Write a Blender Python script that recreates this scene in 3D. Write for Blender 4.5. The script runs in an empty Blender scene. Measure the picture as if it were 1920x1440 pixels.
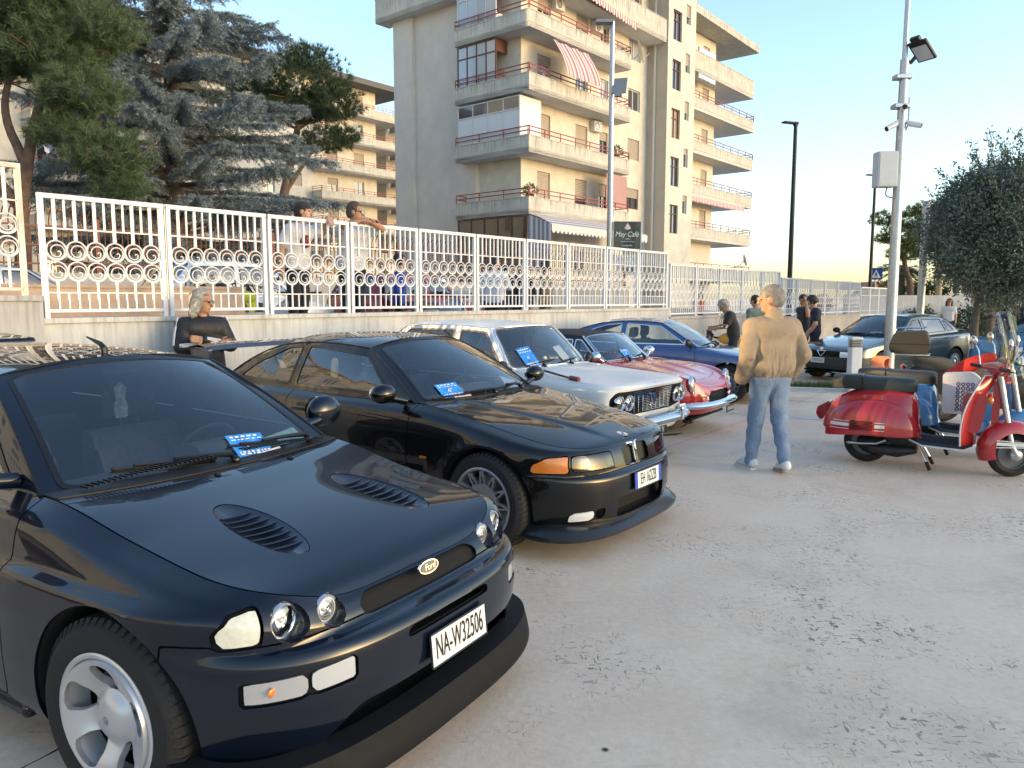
import bpy, bmesh, math, random
import numpy as np
from mathutils import Vector, Matrix, Euler
scene = bpy.context.scene
COL = scene.collection
RAD = math.radians
random.seed(7)
# ---------------------------------------------------------------- camera
cam_d = bpy.data.cameras.new('camera')
cam_d.sensor_width = 36.0
cam_d.lens = 36.0 * 1442.0 / 1920.0
cam_d.clip_start = 0.05
cam_d.clip_end = 3000
cam = bpy.data.objects.new('camera', cam_d)
COL.objects.link(cam)
cam.location = (0, 0, 1.64)
cam.rotation_euler = (RAD(90) - math.atan(159 / 1442.0), 0, 0)
scene.camera = cam
# ---------------------------------------------------------------- sky, sun, exposure
SUN_AZ = RAD(-110.0)      # clockwise from +Y: low sun from the left of the picture
SUN_EL = RAD(10.0)
world = bpy.data.worlds.new('World')
scene.world = world
world.use_nodes = True
wn = world.node_tree.nodes
wl = world.node_tree.links
wn.clear()
w_out = wn.new('ShaderNodeOutputWorld')
w_bg = wn.new('ShaderNodeBackground')
w_sky = wn.new('ShaderNodeTexSky')
w_sky.sky_type = 'NISHITA'
w_sky.sun_disc = False
w_sky.sun_elevation = SUN_EL
w_sky.sun_rotation = -SUN_AZ
w_sky.altitude = 50
w_sky.air_density = 1.0
w_sky.dust_density = 1.25
w_sky.ozone_density = 1.6
w_bg.inputs['Strength'].default_value = 0.15
wl.new(w_sky.outputs[0], w_bg.inputs['Color'])
wl.new(w_bg.outputs[0], w_out.inputs['Surface'])
sun_d = bpy.data.lights.new('sun', 'SUN')
sun_d.energy = 3.2
sun_d.angle = RAD(0.5)
sun_d.color = (1.0, 0.72, 0.36)
sun = bpy.data.objects.new('sun', sun_d)
COL.objects.link(sun)
_sd = Vector((math.sin(SUN_AZ) * math.cos(SUN_EL), math.cos(SUN_AZ) * math.cos(SUN_EL), math.sin(SUN_EL)))
sun.rotation_euler = _sd.to_track_quat('Z', 'Y').to_euler()
sun.location = _sd * 60
scene.view_settings.view_transform = 'Standard'
scene.view_settings.look = 'None'
scene.view_settings.exposure = 1.85
scene.view_settings.gamma = 1.0
scene.view_settings.use_curve_mapping = False
scene.cycles.max_bounces = 10
scene.cycles.transparent_max_bounces = 24
scene.cycles.use_denoising = True
# ================================================================ helpers
def link(o, parent=None):
 COL.objects.link(o)
 if parent is not None:
  o.parent = parent
 return o
def tag(o, label=None, cat=None, group=None, kind=None):
 if label: o['label'] = label
 if cat: o['category'] = cat
 if group: o['group'] = group
 if kind: o['kind'] = kind
 return o
def thing(name, loc=(0, 0, 0), rz=0.0, label=None, cat=None, group=None, kind=None, parent=None):
 o = bpy.data.objects.new(name, None)
 o.empty_display_size = 0.2
 link(o, parent)
 o.location = loc
 o.rotation_euler = (0, 0, rz)
 return tag(o, label, cat, group, kind)
def mk(name, V, F, mat, parent=None, smooth=35, fm=None, solid=0, solid_off=-1, bevel=0):
 me = bpy.data.meshes.new(name)
 me.from_pydata([tuple(map(float, v)) for v in V], [], [tuple(map(int, f)) for f in F])
 mats = mat if isinstance(mat, (list, tuple)) else [mat]
 for m in mats:
  me.materials.append(m)
 if fm is not None:
  me.polygons.foreach_set('material_index', np.asarray(fm, np.int32))
 if smooth:
  me.shade_smooth()
  if smooth < 180:
   me.set_sharp_from_angle(angle=RAD(smooth))
 me.update()
 if solid and smooth:
  ei = np.zeros(len(me.loops), np.int32); me.loops.foreach_get('edge_index', ei)
  rim = np.bincount(ei, minlength=len(me.edges)) == 1
  at = me.attributes.get('sharp_edge') or me.attributes.new('sharp_edge', 'BOOLEAN', 'EDGE')
  cur = np.zeros(len(me.edges), bool); at.data.foreach_get('value', cur)
  at.data.foreach_set('value', cur | rim)
 o = bpy.data.objects.new(name, me)
 link(o, parent)
 if solid:
  md = o.modifiers.new('solid', 'SOLIDIFY')
  md.thickness = solid
  md.offset = solid_off
  md.use_even_offset = False
 if bevel:
  md = o.modifiers.new('bevel', 'BEVEL')
  md.width = bevel
  md.segments = 2
  md.limit_method = 'ANGLE'
  md.angle_limit = RAD(40)
 return o
def copy_tree(o, parent=None, skip=()):
 c = o.copy()
 link(c, parent)
 for ch in list(o.children):
  copy_tree(ch, c)
 return c
def rot_to(d):
 d = Vector(d).normalized()
 return np.array(d.to_track_quat('Z', 'Y').to_matrix())
def pchip(xs, ys):
 xs = np.asarray(xs, float); ys = np.asarray(ys, float)
 if xs[0] > xs[-1]:
  xs = xs[::-1]; ys = ys[::-1]
 if len(xs) == 1:
  return lambda q: np.full(np.shape(q), ys[0])
 h = np.diff(xs); d = np.diff(ys) / h
 m = np.zeros(len(xs))
 for i in range(1, len(xs) - 1):
  if d[i - 1] * d[i] > 0:
   w1 = 2 * h[i] + h[i - 1]; w2 = h[i] + 2 * h[i - 1]
   m[i] = (w1 + w2) / (w1 / d[i - 1] + w2 / d[i])
 m[0] = d[0]; m[-1] = d[-1]
 def f(q):
  q = np.clip(np.asarray(q, float), xs[0], xs[-1])
  i = np.clip(np.searchsorted(xs, q, side='right') - 1, 0, len(xs) - 2)
  t = (q - xs[i]) / h[i]
  return ((2 * t**3 - 3 * t**2 + 1) * ys[i] + (t**3 - 2 * t**2 + t) * h[i] * m[i]
    + (-2 * t**3 + 3 * t**2) * ys[i + 1] + (t**3 - t**2) * h[i] * m[i + 1])
 return f
def sp(pts):
 return pchip([p[0] for p in pts], [p[1] for p in pts])
def catmull(P, n=6, closed=False):
 P = np.asarray(P, float)
 K = len(P)
 if closed:
  Q = np.vstack([P[-1], P, P[0], P[1]])
  segs = K
 else:
  Q = np.vstack([2 * P[0] - P[1], P, 2 * P[-1] - P[-2]])
  segs = K - 1
 out = []
 for i in range(segs):
  p0, p1, p2, p3 = Q[i:i + 4]
  for k in range(n):
   t = k / n
   out.append(0.5 * ((2 * p1) + (-p0 + p2) * t + (2 * p0 - 5 * p1 + 4 * p2 - p3) * t**2 + (-p0 + 3 * p1 - 3 * p2 + p3) * t**3))
 if not closed:
  out.append(P[-1])
 return np.array(out)
class MB:
 """collects shapes into one mesh"""
 def __init__(self):
  self.V = []; self.F = []; self.M = []
 def add(self, V, F, m=0):
  b = len(self.V)
  self.V.extend([tuple(v) for v in V])
  for f in F:
   self.F.append(tuple(b + i for i in f)); self.M.append(m)
  return self
 def box(self, c, s, rot=None, m=0, taper=None):
  c = np.asarray(c, float); s = np.asarray(s, float) / 2
  P = np.array([(-1, -1, -1), (1, -1, -1), (1, 1, -1), (-1, 1, -1), (-1, -1, 1), (1, -1, 1), (1, 1, 1), (-1, 1, 1)], float)
  if taper is not None:
   P[4:, 0] *= taper[0]; P[4:, 1] *= taper[1]
  P = P * s
  if rot is not None:
   P = P @ np.asarray(rot).T
  return self.add(P + c, [(0, 3, 2, 1), (4, 5, 6, 7), (0, 1, 5, 4), (1, 2, 6, 5), (2, 3, 7, 6), (3, 0, 4, 7)], m)
 def quad(self, a, b, c, d, m=0):
  return self.add([a, b, c, d], [(0, 1, 2, 3)], m)
 def tube(self, path, r, n=8, m=0, caps=True, closed=False):
  P = np.asarray(path, float)
  K = len(P)
  r = np.broadcast_to(np.asarray(r, float), (K,))
  T = np.zeros_like(P)
  for i in range(K):
   if closed:
    T[i] = P[(i + 1) % K] - P[i - 1]
   else:
    T[i] = P[min(i + 1, K - 1)] - P[max(i - 1, 0)]
  T /= (np.linalg.norm(T, axis=1)[:, None] + 1e-12)
  ref = np.array([0, 0, 1.0]) if abs(T[0][2]) < .9 else np.array([1.0, 0, 0])
  nrm = np.cross(T[0], ref); nrm /= np.linalg.norm(nrm)
  V = []
  ang = np.arange(n) * 2 * math.pi / n
  for i in range(K):
   nrm = nrm - T[i] * (nrm @ T[i]); nrm /= (np.linalg.norm(nrm) + 1e-12)
   b = np.cross(T[i], nrm)
   V.extend(P[i] + r[i] * (np.cos(ang)[:, None] * nrm + np.sin(ang)[:, None] * b))
  F = []
  for i in range(K if closed else K - 1):
   i2 = (i + 1) % K
   for j in range(n):
    j2 = (j + 1) % n
    F.append((i * n + j, i * n + j2, i2 * n + j2, i2 * n + j))
  if caps and not closed:
   F.append(tuple(range(n - 1, -1, -1)))
   F.append(tuple((K - 1) * n + j for j in range(n)))
  return self.add(V, F, m)
 def cyl(self, a, b, r, n=16, m=0, r2=None):
  return self.tube([a, b], [r, r if r2 is None else r2], n, m)
 def lathe(self, prof, n=32, c=(0, 0, 0), axis=(0, 0, 1), m=0, closed=False):
  """prof: list of (radius, height) along axis"""
  R = rot_to(axis); c = np.asarray(c, float)
  V = []; ang = np.arange(n) * 2 * math.pi / n
  for r, h in prof:
   V.extend(np.stack([r * np.cos(ang), r * np.sin(ang), np.full(n, h)], 1) @ R.T + c)
  F = []
  K = len(prof)
  for i in range(K if closed else K - 1):
   i2 = (i + 1) % K
   for j in range(n):
    j2 = (j + 1) % n
    F.append((i * n + j, i * n + j2, i2 * n + j2, i2 * n + j))
  return self.add(V, F, m)
 def prism(self, poly, h0, h1, frame=None, m=0):
  """poly 2d points extruded from h0 to h1 ; frame = (origin, ex, ey, ez)"""
  n = len(poly)
  P = [(p[0], p[1], h0) for p in poly] + [(p[0], p[1], h1) for p in poly]
  P = np.array(P, float)
  if frame is not None:
   o, ex, ey, ez = [np.asarray(q, float) for q in frame]
   P = o + P[:, :1] * ex + P[:, 1:2] * ey + P[:, 2:] * ez
  F = [tuple(range(n - 1, -1, -1)), tuple(range(n, 2 * n))]
  for i in range(n):
   j = (i + 1) % n
   F.append((i, j, n + j, n + i))
  return self.add(P, F, m)
 def ball(self, c, r, n=12, k=8, m=0, rot=None):
  r = np.broadcast_to(np.asarray(r, float), (3,))
  V = [(0, 0, -1)]
  for i in range(1, k):
   a = -math.pi / 2 + math.pi * i / k
   for j in range(n):
    b = 2 * math.pi * j / n
    V.append((math.cos(a) * math.cos(b), math.cos(a) * math.sin(b), math.sin(a)))
  V.append((0, 0, 1))
  V = np.array(V) * r
  if rot is not None:
   V = V @ np.asarray(rot).T
  V = V + np.asarray(c, float)
  F = [(0, 1 + (j + 1) % n, 1 + j) for j in range(n)]
  for i in range(k - 2):
   for j in range(n):
    F.append((1 + i * n + j, 1 + i * n + (j + 1) % n, 1 + (i + 1) * n + (j + 1) % n, 1 + (i + 1) * n + j))
  L = len(V) - 1
  F += [(L, 1 + (k - 2) * n + j, 1 + (k - 2) * n + (j + 1) % n) for j in range(n)]
  return self.add(V, F, m)
 def grid(self, G, m=0, flip=False):
  G = np.asarray(G, float)
  a, b = G.shape[:2]
  F = []
  for i in range(a - 1):
   for j in range(b - 1):
    q = (i * b + j, i * b + j + 1, (i + 1) * b + j + 1, (i + 1) * b + j)
    F.append(q[::-1] if flip else q)
  return self.add(G.reshape(-1, 3), F, m)
 def build(self, name, mat, parent=None, smooth=35, **k):
  mats = mat if isinstance(mat, (list, tuple)) else [mat]
  return mk(name, self.V, self.F, mats, parent, smooth, fm=self.M if len(mats) > 1 else None, **k)
def rounded(poly, r, n=4):
 """round the corners of a 2d polygon"""
 P = [np.asarray(p, float) for p in poly]
 out = []
 K = len(P)
 for i in range(K):
  a, b, c = P[i - 1], P[i], P[(i + 1) % K]
  u = a - b; v = c - b
  lu, lv = np.linalg.norm(u), np.linalg.norm(v)
  d = min(r, lu * .45, lv * .45)
  p = b + u / lu * d; q = b + v / lv * d
  for k in range(n + 1):
   t = k / n
   out.append((1 - t)**2 * p + 2 * t * (1 - t) * b + t * t * q)
 return np.array(out)
# ---- polygon soup with clipping along implicit curves
def split(V, F, fn):
 """cut polygons along fn=0; returns (V, F_neg, F_pos)"""
 V = np.asarray(V, float)
 val = np.asarray(fn(V), float)
 val = np.where(np.abs(val) < 1e-7, 1e-7, val)
 s = val > 0
 Vn = list(V); cache = {}
 def cutp(i, j):
  k = (i, j) if i < j else (j, i)
  if k not in cache:
   t = val[i] / (val[i] - val[j])
   cache[k] = len(Vn)
   Vn.append(V[i] + (V[j] - V[i]) * t)
  return cache[k]
 neg, pos = [], []
 for f in F:
  sf = [s[i] for i in f]
  if all(sf): pos.append(f); continue
  if not any(sf): neg.append(f); continue
  A, B = [], []
  n = len(f)
  for a in range(n):
   i = f[a]; j = f[(a + 1) % n]
   (B if s[i] else A).append(i)
   if s[i] != s[j]:
    c = cutp(i, j)
    A.append(c); B.append(c)
  if len(A) > 2: neg.append(tuple(A))
  if len(B) > 2: pos.append(tuple(B))
 return np.array(Vn), neg, pos
def compact(V, F):
 used = sorted({i for f in F for i in f})
 mp = {o: n for n, o in enumerate(used)}
 return np.asarray(V)[used], [tuple(mp[i] for i in f) for f in F]
def cut_panel(V, F, fn, gap):
 """returns inside part (fn<-gap/2) and remaining part (fn>gap/2)"""
 V1, ins, rest = split(V, F, lambda P: fn(P) + gap / 2)
 if gap > 0:
  V2, _, rest = split(V1, rest, lambda P: fn(P) - gap / 2)
 else:
  V2 = V1
 return compact(V1, ins) if ins else (np.zeros((0, 3)), []), compact(V2, rest) if rest else (np.zeros((0, 3)), [])
def sdpoly(P, poly):
 """signed distance of 2d points to polygon (negative inside)"""
 P = np.asarray(P, float); poly = np.asarray(poly, float)
 d = np.full(len(P), 1e9); c = np.zeros(len(P), bool)
 n = len(poly)
 for i in range(n):
  a = poly[i]; b = poly[(i + 1) % n]
  e = b - a; w = P - a
  t = np.clip((w @ e) / (e @ e), 0, 1)
  q = w - t[:, None] * e
  d = np.minimum(d, (q * q).sum(1))
  cond = (a[1] > P[:, 1]) != (b[1] > P[:, 1])
  with np.errstate(divide='ignore', invalid='ignore'):
   xx = (b[0] - a[0]) * (P[:, 1] - a[1]) / (b[1] - a[1] if b[1] != a[1] else 1e-12) + a[0]
  c ^= cond & (P[:, 0] < xx)
 return np.where(c, -1, 1) * np.sqrt(d)
def grid_faces(a, b, flip=False, closed=False):
 F = []
 for i in range(a - 1):
  for j in range(b if closed else b - 1):
   j2 = (j + 1) % b
   q = (i * b + j, i * b + j2, (i + 1) * b + j2, (i + 1) * b + j)
   F.append(q[::-1] if flip else q)
 return F
def grid_normals(G):
 du = np.gradient(G, axis=0); dv = np.gradient(G, axis=1)
 n = np.cross(du, dv)
 return n / (np.linalg.norm(n, axis=-1, keepdims=True) + 1e-9)
# ================================================================ materials
MATS = {}
def mat(name, color=(.5, .5, .5), rough=.6, metal=0.0, coat=0.0, coat_rough=.03, spec=.5, var=0.0, vscale=8.0, bump=0.0, bscale=40.0,
  transmission=0.0, alpha=1.0, ior=1.45, emis=None, sheen=0.0, dirt=None, rvar=0.0, color2=None, coords='Object'):
 if name in MATS:
  return MATS[name]
 m = bpy.data.materials.new(name)
 m.use_nodes = True
 nt = m.node_tree
 b = nt.nodes['Principled BSDF']
 b.inputs['Base Color'].default_value = (*color, 1)
 b.inputs['Roughness'].default_value = rough
 b.inputs['Metallic'].default_value = metal
 b.inputs['Coat Weight'].default_value = coat
 b.inputs['Coat Roughness'].default_value = coat_rough
 b.inputs['Specular IOR Level'].default_value = spec
 b.inputs['Transmission Weight'].default_value = transmission
 b.inputs['IOR'].default_value = ior
 b.inputs['Sheen Weight'].default_value = sheen
 if emis:
  b.inputs['Emission Color'].default_value = (*emis[:3], 1)
  b.inputs['Emission Strength'].default_value = emis[3]
 tc = None
 if var or bump or rvar or color2:
  tc = nt.nodes.new('ShaderNodeTexCoord')
 if var or color2:
  nz = nt.nodes.new('ShaderNodeTexNoise')
  nz.inputs['Scale'].default_value = vscale
  nz.inputs['Detail'].default_value = 6
  nz.inputs['Roughness'].default_value = .65
  nt.links.new(tc.outputs[coords], nz.inputs['Vector'])
  rp = nt.nodes.new('ShaderNodeValToRGB')
  rp.color_ramp.elements[0].position = .3
  rp.color_ramp.elements[1].position = .7
  if color2:
   c0, c1 = color, color2
  else:
   c0 = [c * (1 - var) for c in color]; c1 = [min(1, c * (1 + var)) for c in color]
  rp.color_ramp.elements[0].color = (*c0, 1)
  rp.color_ramp.elements[1].color = (*c1, 1)
  nt.links.new(nz.outputs['Fac'], rp.inputs['Fac'])
  nt.links.new(rp.outputs['Color'], b.inputs['Base Color'])
 if rvar:
  nr = nt.nodes.new('ShaderNodeTexNoise')
  nr.inputs['Scale'].default_value = vscale * 2.3
  nr.inputs['Detail'].default_value = 5
  nt.links.new(tc.outputs[coords], nr.inputs['Vector'])
  mr = nt.nodes.new('ShaderNodeMapRange')
  mr.inputs['To Min'].default_value = max(0, rough - rvar)
  mr.inputs['To Max'].default_value = min(1, rough + rvar)
  nt.links.new(nr.outputs['Fac'], mr.inputs['Value'])
  nt.links.new(mr.outputs['Result'], b.inputs['Roughness'])
 if bump:
  nb = nt.nodes.new('ShaderNodeTexNoise')
  nb.inputs['Scale'].default_value = bscale
  nb.inputs['Detail'].default_value = 5
  nt.links.new(tc.outputs[coords], nb.inputs['Vector'])
  bp = nt.nodes.new('ShaderNodeBump')
  bp.inputs['Strength'].default_value = bump
  bp.inputs['Distance'].default_value = .02
  nt.links.new(nb.outputs['Fac'], bp.inputs['Height'])
  nt.links.new(bp.outputs['Normal'], b.inputs['Normal'])
 MATS[name] = m
 return m
def glass_mat(name, tint=(.8, .85, .85), refl=.06, rough=.0, fm=1.5):
 """thin glazing: tinted see-through mixed with a mirror reflection by Fresnel"""
 if name in MATS:
  return MATS[name]
 m = bpy.data.materials.new(name)
 m.use_nodes = True
 nt = m.node_tree
 nt.nodes.clear()
 out = nt.nodes.new('ShaderNodeOutputMaterial')
 mix = nt.nodes.new('ShaderNodeMixShader')
 tr = nt.nodes.new('ShaderNodeBsdfTransparent')
 gl = nt.nodes.new('ShaderNodeBsdfGlossy')
 gl.inputs['Roughness'].default_value = rough
 gl.inputs['Color'].default_value = (1, 1, 1, 1)
 tr.inputs['Color'].default_value = (*tint, 1)
 fr = nt.nodes.new('ShaderNodeFresnel')
 fr.inputs['IOR'].default_value = 1.55
 ad = nt.nodes.new('ShaderNodeMath')
 ad.operation = 'MULTIPLY_ADD'
 ad.inputs[1].default_value = fm
 ad.inputs[2].default_value = refl * .5
 ad.use_clamp = True
 nt.links.new(fr.outputs[0], ad.inputs[0])
 nt.links.new(ad.outputs[0], mix.inputs[0])
 nt.links.new(tr.outputs[0], mix.inputs[1])
 nt.links.new(gl.outputs[0], mix.inputs[2])
 nt.links.new(mix.outputs[0], out.inputs['Surface'])
 MATS[name] = m
 return m
def text(name, body, size, mat_, parent=None, loc=(0, 0, 0), rot=(0, 0, 0), extrude=.001, align='CENTER', squeeze=1.0, shear=0.0):
 c = bpy.data.curves.new(name, 'FONT')
 c.body = body
 c.size = size
 c.extrude = extrude
 c.align_x = align
 c.align_y = 'CENTER'
 c.shear = shear
 c.materials.append(mat_)
 o = bpy.data.objects.new(name, c)
 link(o, parent)
 o.location = loc
 o.rotation_euler = rot
 o.scale = (squeeze, 1, 1)
 return o
M_rubber = mat('rubber', (.012, .012, .013), .75, bump=.15, bscale=90)
M_black = mat('black_plastic', (.014, .014, .015), .5, rvar=.12)
M_trim = mat('black_trim', (.008, .008, .009), .3)
M_dark = mat('dark_void', (.004, .004, .004), .9)  # near-black; as panel underlay it stands for the shade in the gaps
M_chrome = mat('chrome', (.82, .83, .85), .07, 1.0, rvar=.05, vscale=5)
M_steel = mat('galvanised_steel', (.42, .44, .46), .38, .9, var=.12, vscale=14, rvar=.12)
M_alu = mat('silver_wheel_paint', (.52, .53, .56), .32, .55, coat=.5, rvar=.06)
M_gunmetal = mat('grey_wheel_paint', (.10, .105, .115), .38, .5, rvar=.08)
M_cabin = mat('grey_cabin_cloth', (.09, .092, .10), .9, var=.2, vscale=30)
M_beige_cabin = mat('beige_cabin_cloth', (.22, .18, .12), .9, var=.2, vscale=30)
M_dash = mat('dashboard_plastic', (.085, .088, .095), .65)
M_glass = glass_mat('car_glass', (.86, .90, .89))
M_glass_dark = glass_mat('car_glass_tinted', (.34, .42, .40))
M_lens = mat('clear_lens', (.75, .78, .8), .12, .25, spec=.8, coat=.8)
M_reflector = mat('lamp_reflector', (.85, .87, .9), .06, 1.0)
M_amber = mat('amber_lens', (.55, .16, .02), .2, coat=1.0)
M_red_lens = mat('red_lens', (.30, .01, .01), .2, coat=1.0)
M_white_plate = mat('plate_white', (.62, .64, .64), .4)
M_plate_blue = mat('plate_blue', (.02, .07, .42), .4)
M_ink = mat('plate_ink', (.01, .01, .012), .5)
M_paper = mat('paper_white', (.72, .73, .74), .8, var=.06, vscale=50)
# ================================================================ car kit
def row_curve(r, xs, xr, nf, ns, nr):
 """one longitudinal line of the body, right half, front centre -> side -> rear centre"""
 W = sp(r['W']); Z = sp(r['Z'])
 xs = r.get('xs', xs); xr = r.get('xr', xr)
 n = r.get('n', 3.2); n2 = r.get('nr', 3.5)
 t = np.linspace(0, 1, nf); ph = (t - np.sin(2 * math.pi * t) / (2 * math.pi) * .75) * math.pi / 2
 xf = xs + (r['Xf'] - xs) * np.clip(np.cos(ph), 0, 1) ** (2 / n)
 yf = W(xs) * np.sin(ph) ** (2 / n)
 xm = np.linspace(xs, xr, ns + 2)[1:-1]
 ym = W(xm)
 t = np.linspace(0, 1, nr); ph = (t - np.sin(2 * math.pi * t) / (2 * math.pi) * .75) * math.pi / 2
 xb = xr + (r['Xr'] - xr) * np.sin(ph) ** (2 / n2)
 yb = W(xr) * np.clip(np.cos(ph), 0, 1) ** (2 / n2)
 x = np.concatenate([xf, xm, xb]); y = np.concatenate([yf, ym, yb])
 return np.stack([x, -y, Z(x)], 1)
def tub_grid(rows, xs, xr, nf=36, ns=110, nr=22, step=.022, sharp=()):
 C = np.stack([row_curve(r, xs, xr, nf, ns, nr) for r in rows])
 d = np.linalg.norm(np.diff(C, axis=0), axis=2).mean(1)
 s = np.concatenate([[0], np.cumsum(d)])
 cuts = [0] + sorted(sharp) + [len(rows) - 1]
 out = []
 for a, b in zip(cuts[:-1], cuts[1:]):
  q = np.linspace(s[a], s[b], max(2, int(round((s[b] - s[a]) / step))) + 1)
  if a != cuts[0]: q = q[1:]
  seg = np.zeros((len(q),) + C.shape[1:])
  if b - a == 1:
   tt = ((q - s[a]) / (s[b] - s[a]))[:, None, None]
   seg = C[a] * (1 - tt) + C[b] * tt
  else:
   xs_ = s[a:b + 1]; h = np.diff(xs_)[:, None, None]
   Y = C[a:b + 1]; dd = np.diff(Y, axis=0) / h
   m = np.zeros_like(Y)
   m[0] = dd[0]; m[-1] = dd[-1]
   for i in range(1, len(xs_) - 1):
    w1 = 2 * h[i] + h[i - 1]; w2 = h[i] + 2 * h[i - 1]
    with np.errstate(divide='ignore', invalid='ignore'):
     mm = (w1 + w2) / (w1 / dd[i - 1] + w2 / dd[i])
    m[i] = np.where(dd[i - 1] * dd[i] > 0, mm, 0)
   m = np.nan_to_num(m)
   for k, qq in enumerate(q):
    i = int(np.clip(np.searchsorted(xs_, qq, side='right') - 1, 0, len(xs_) - 2))
    t = (qq - xs_[i]) / h[i, 0, 0]; hh = h[i, 0, 0]
    seg[k] = ((2*t**3 - 3*t**2 + 1) * Y[i] + (t**3 - 2*t**2 + t) * hh * m[i] + (-2*t**3 + 3*t**2) * Y[i+1] + (t**3 - t**2) * hh * m[i+1])
  out.append(seg)
 G = np.concatenate(out)
 L = G[:, :0:-1].copy(); L[..., 1] *= -1          # left half, rear -> front
 return np.concatenate([L, G], 1), C[-1]
class Car:
 def __init__(self, spec, loc, heading, label, cat='car', group=None):
  self.s = spec
  self.root = thing(spec['name'], (loc[0], loc[1], 0), heading, label, cat, group)
  self.paint = spec['paint']
  rows = spec['rows']
  self.G, top = tub_grid(rows, spec['xs'], spec['xr'], step=spec.get('step', .022), sharp=spec.get('sharp', ()), ns=spec.get('ns', 110), nf=spec.get('nf', 36))
  if 'disp' in spec:
   self.G = spec['disp'](self.G)
  a, b = self.G.shape[:2]
  N = grid_normals(self.G)
  c = self.G.reshape(-1, 3).mean(0)
  out = ((self.G - c) * N).sum(-1).mean()
  self.flip = out < 0
  if self.flip: N = -N
  self.V = self.G.reshape(-1, 3); self.F = grid_faces(a, b, flip=not self.flip)
  inner = (self.G - N * .018).reshape(-1, 3)
  self.inner = (inner, grid_faces(a, b, flip=not self.flip))
  o = np.argsort(top[:, 0])
  tx, ix = np.unique(top[o, 0], return_index=True)
  # the top line of the tub as functions of x
  self.We = lambda x: np.interp(x, tx, -top[o, 1][ix])
  self.Ze = lambda x: np.interp(x, tx, top[o, 2][ix])
  self.topx = tx
 def arches(self):
  s = self.s
  for xc, zc, r in s['arch']:
   fn = lambda P, xc=xc, zc=zc, r=r: np.where(np.abs(P[:, 1]) > .45, np.maximum(np.hypot(P[:, 0] - xc, np.minimum(P[:, 2] - zc, 0) * .62 + np.maximum(P[:, 2] - zc, 0)) - r, -1), 1.0)
   self.V, _, self.F = split(self.V, self.F, fn)
   self.V, self.F = compact(self.V, self.F)
   V, _, F = split(*self.inner, fn)
   self.inner = compact(V, F)
  # arch lips
  for xc, zc, r in s['arch']:
   for sy in (-1, 1):
    mb = MB()
    ang = np.linspace(RAD(-28), RAD(208), 40)
    lip = []
    for a in ang:
     px, pz = xc + r * math.cos(a), zc + r * math.sin(a) / (1 if math.sin(a) > 0 else .62)
     lip.append((px, self.side_y(px, pz) * -sy, pz))
    lip = np.array(lip)
    inn = lip.copy()
    inn[:, 1] = lip[:, 1] - np.sign(lip[:, 1]) * .19
    G = np.stack([lip, inn])
    mb.grid(G)
    mb.build('wheel_arch_liner', M_dark, self.root, solid=.004)
 def side_y(self, x, z):
  G = self.G.reshape(-1, 3)
  d = (G[:, 0] - x)**2 + (G[:, 2] - z)**2 + np.where(G[:, 1] > -.4, 9, 0)
  i = np.argpartition(d, 9)[:9]
  A = np.c_[np.ones(9), G[i, 0] - x, G[i, 2] - z]
  return float(np.linalg.lstsq(A, G[i, 1], rcond=None)[0][0]) + .012
 def front_x(self, y, z):
  G = self.G.reshape(-1, 3)
  G = G[G[:, 0] > .25]
  y = np.atleast_1d(y); z = np.atleast_1d(z)
  out = []
  for a, b in zip(y, z):
   d = (np.abs(G[:, 1]) - abs(a))**2 + (G[:, 2] - b)**2
   i = np.argsort(d)[:4]; w = 1 / (d[i] + 1e-6)
   out.append((G[i, 0] * w).sum() / w.sum())
  return np.array(out)
 def panel(self, name, fn, gap=.006, material=None, both=False, inset=0.0, solid=.008, keep=True, smooth=40, label=None):
  """cut a panel out of the remaining body skin"""
  (V, F), (self.V, self.F) = cut_panel(self.V, self.F, fn, gap)
  if not keep or not F:
   return []
  objs = []
  parts = [(V, F)]
  if both:
   Vr, R, L = split(V, F, lambda P: P[:, 1])
   parts = [compact(Vr, R), compact(Vr, L)]
  for v, f in parts:
   if not f: continue
   if inset:
    v = v + self._inward(v, f) * inset
   o = mk(name, v, f, material or self.paint, self.root, smooth, solid=solid)
   if label: o['label'] = label
   objs.append(o)
  return objs
 def _inward(self, v, f):
  n = np.zeros_like(v)
  for p in f:
   a, b, c = v[p[0]], v[p[1]], v[p[2]]
   q = np.cross(b - a, c - a)
   for i in p: n[i] += q
  return -n / (np.linalg.norm(n, axis=1)[:, None] + 1e-12)
 def body(self, name='body'):
  o = mk(name, self.V, self.F, self.paint, self.root, 40, solid=.01)
  V, F = self.inner
  b = mk('gap_underlay', V, F, M_dark, self.root, 40)  # black shell added behind the panels, its colour gives the gaps their shade
  s = self.s
  mb = MB()
  fx = np.linspace(s['rows'][0]['Xf'] - .05, s['rows'][0]['Xr'] + .05, 2)
  w = s.get('floor_w', .55)
  mb.box(((fx[0] + fx[1]) / 2, 0, .21), (fx[0] - fx[1], 2 * w, .03))
  mb.build('floor_pan', M_dark, self.root, smooth=0)
  return o
 def deck(self, name, Zc, xa, xb, p=2.3, gap=.005, n=80, m=40, cuts=(), front=True, fnz=None, solid=.008, paint=None):
  """bonnet or boot lid as a crowned sheet between the two top lines"""
  Zc = sp(Zc)
  tx = self.topx
  xs = tx[(tx > min(xa, xb)) & (tx < max(xa, xb))]
  xs = np.unique(np.concatenate([xs, np.linspace(xa, xb, n)]))
  xs = xs[np.concatenate([[True], np.diff(xs) > 1e-5])]
  v = np.linspace(-1, 1, 2 * m + 1)
  W = np.maximum(self.We(xs) - gap, .001); E = self.Ze(xs)
  G = np.zeros((len(xs), len(v), 3))
  G[..., 0] = xs[:, None]
  G[..., 1] = W[:, None] * v[None]
  crown = Zc(xs)[:, None] - E[:, None]
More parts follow.
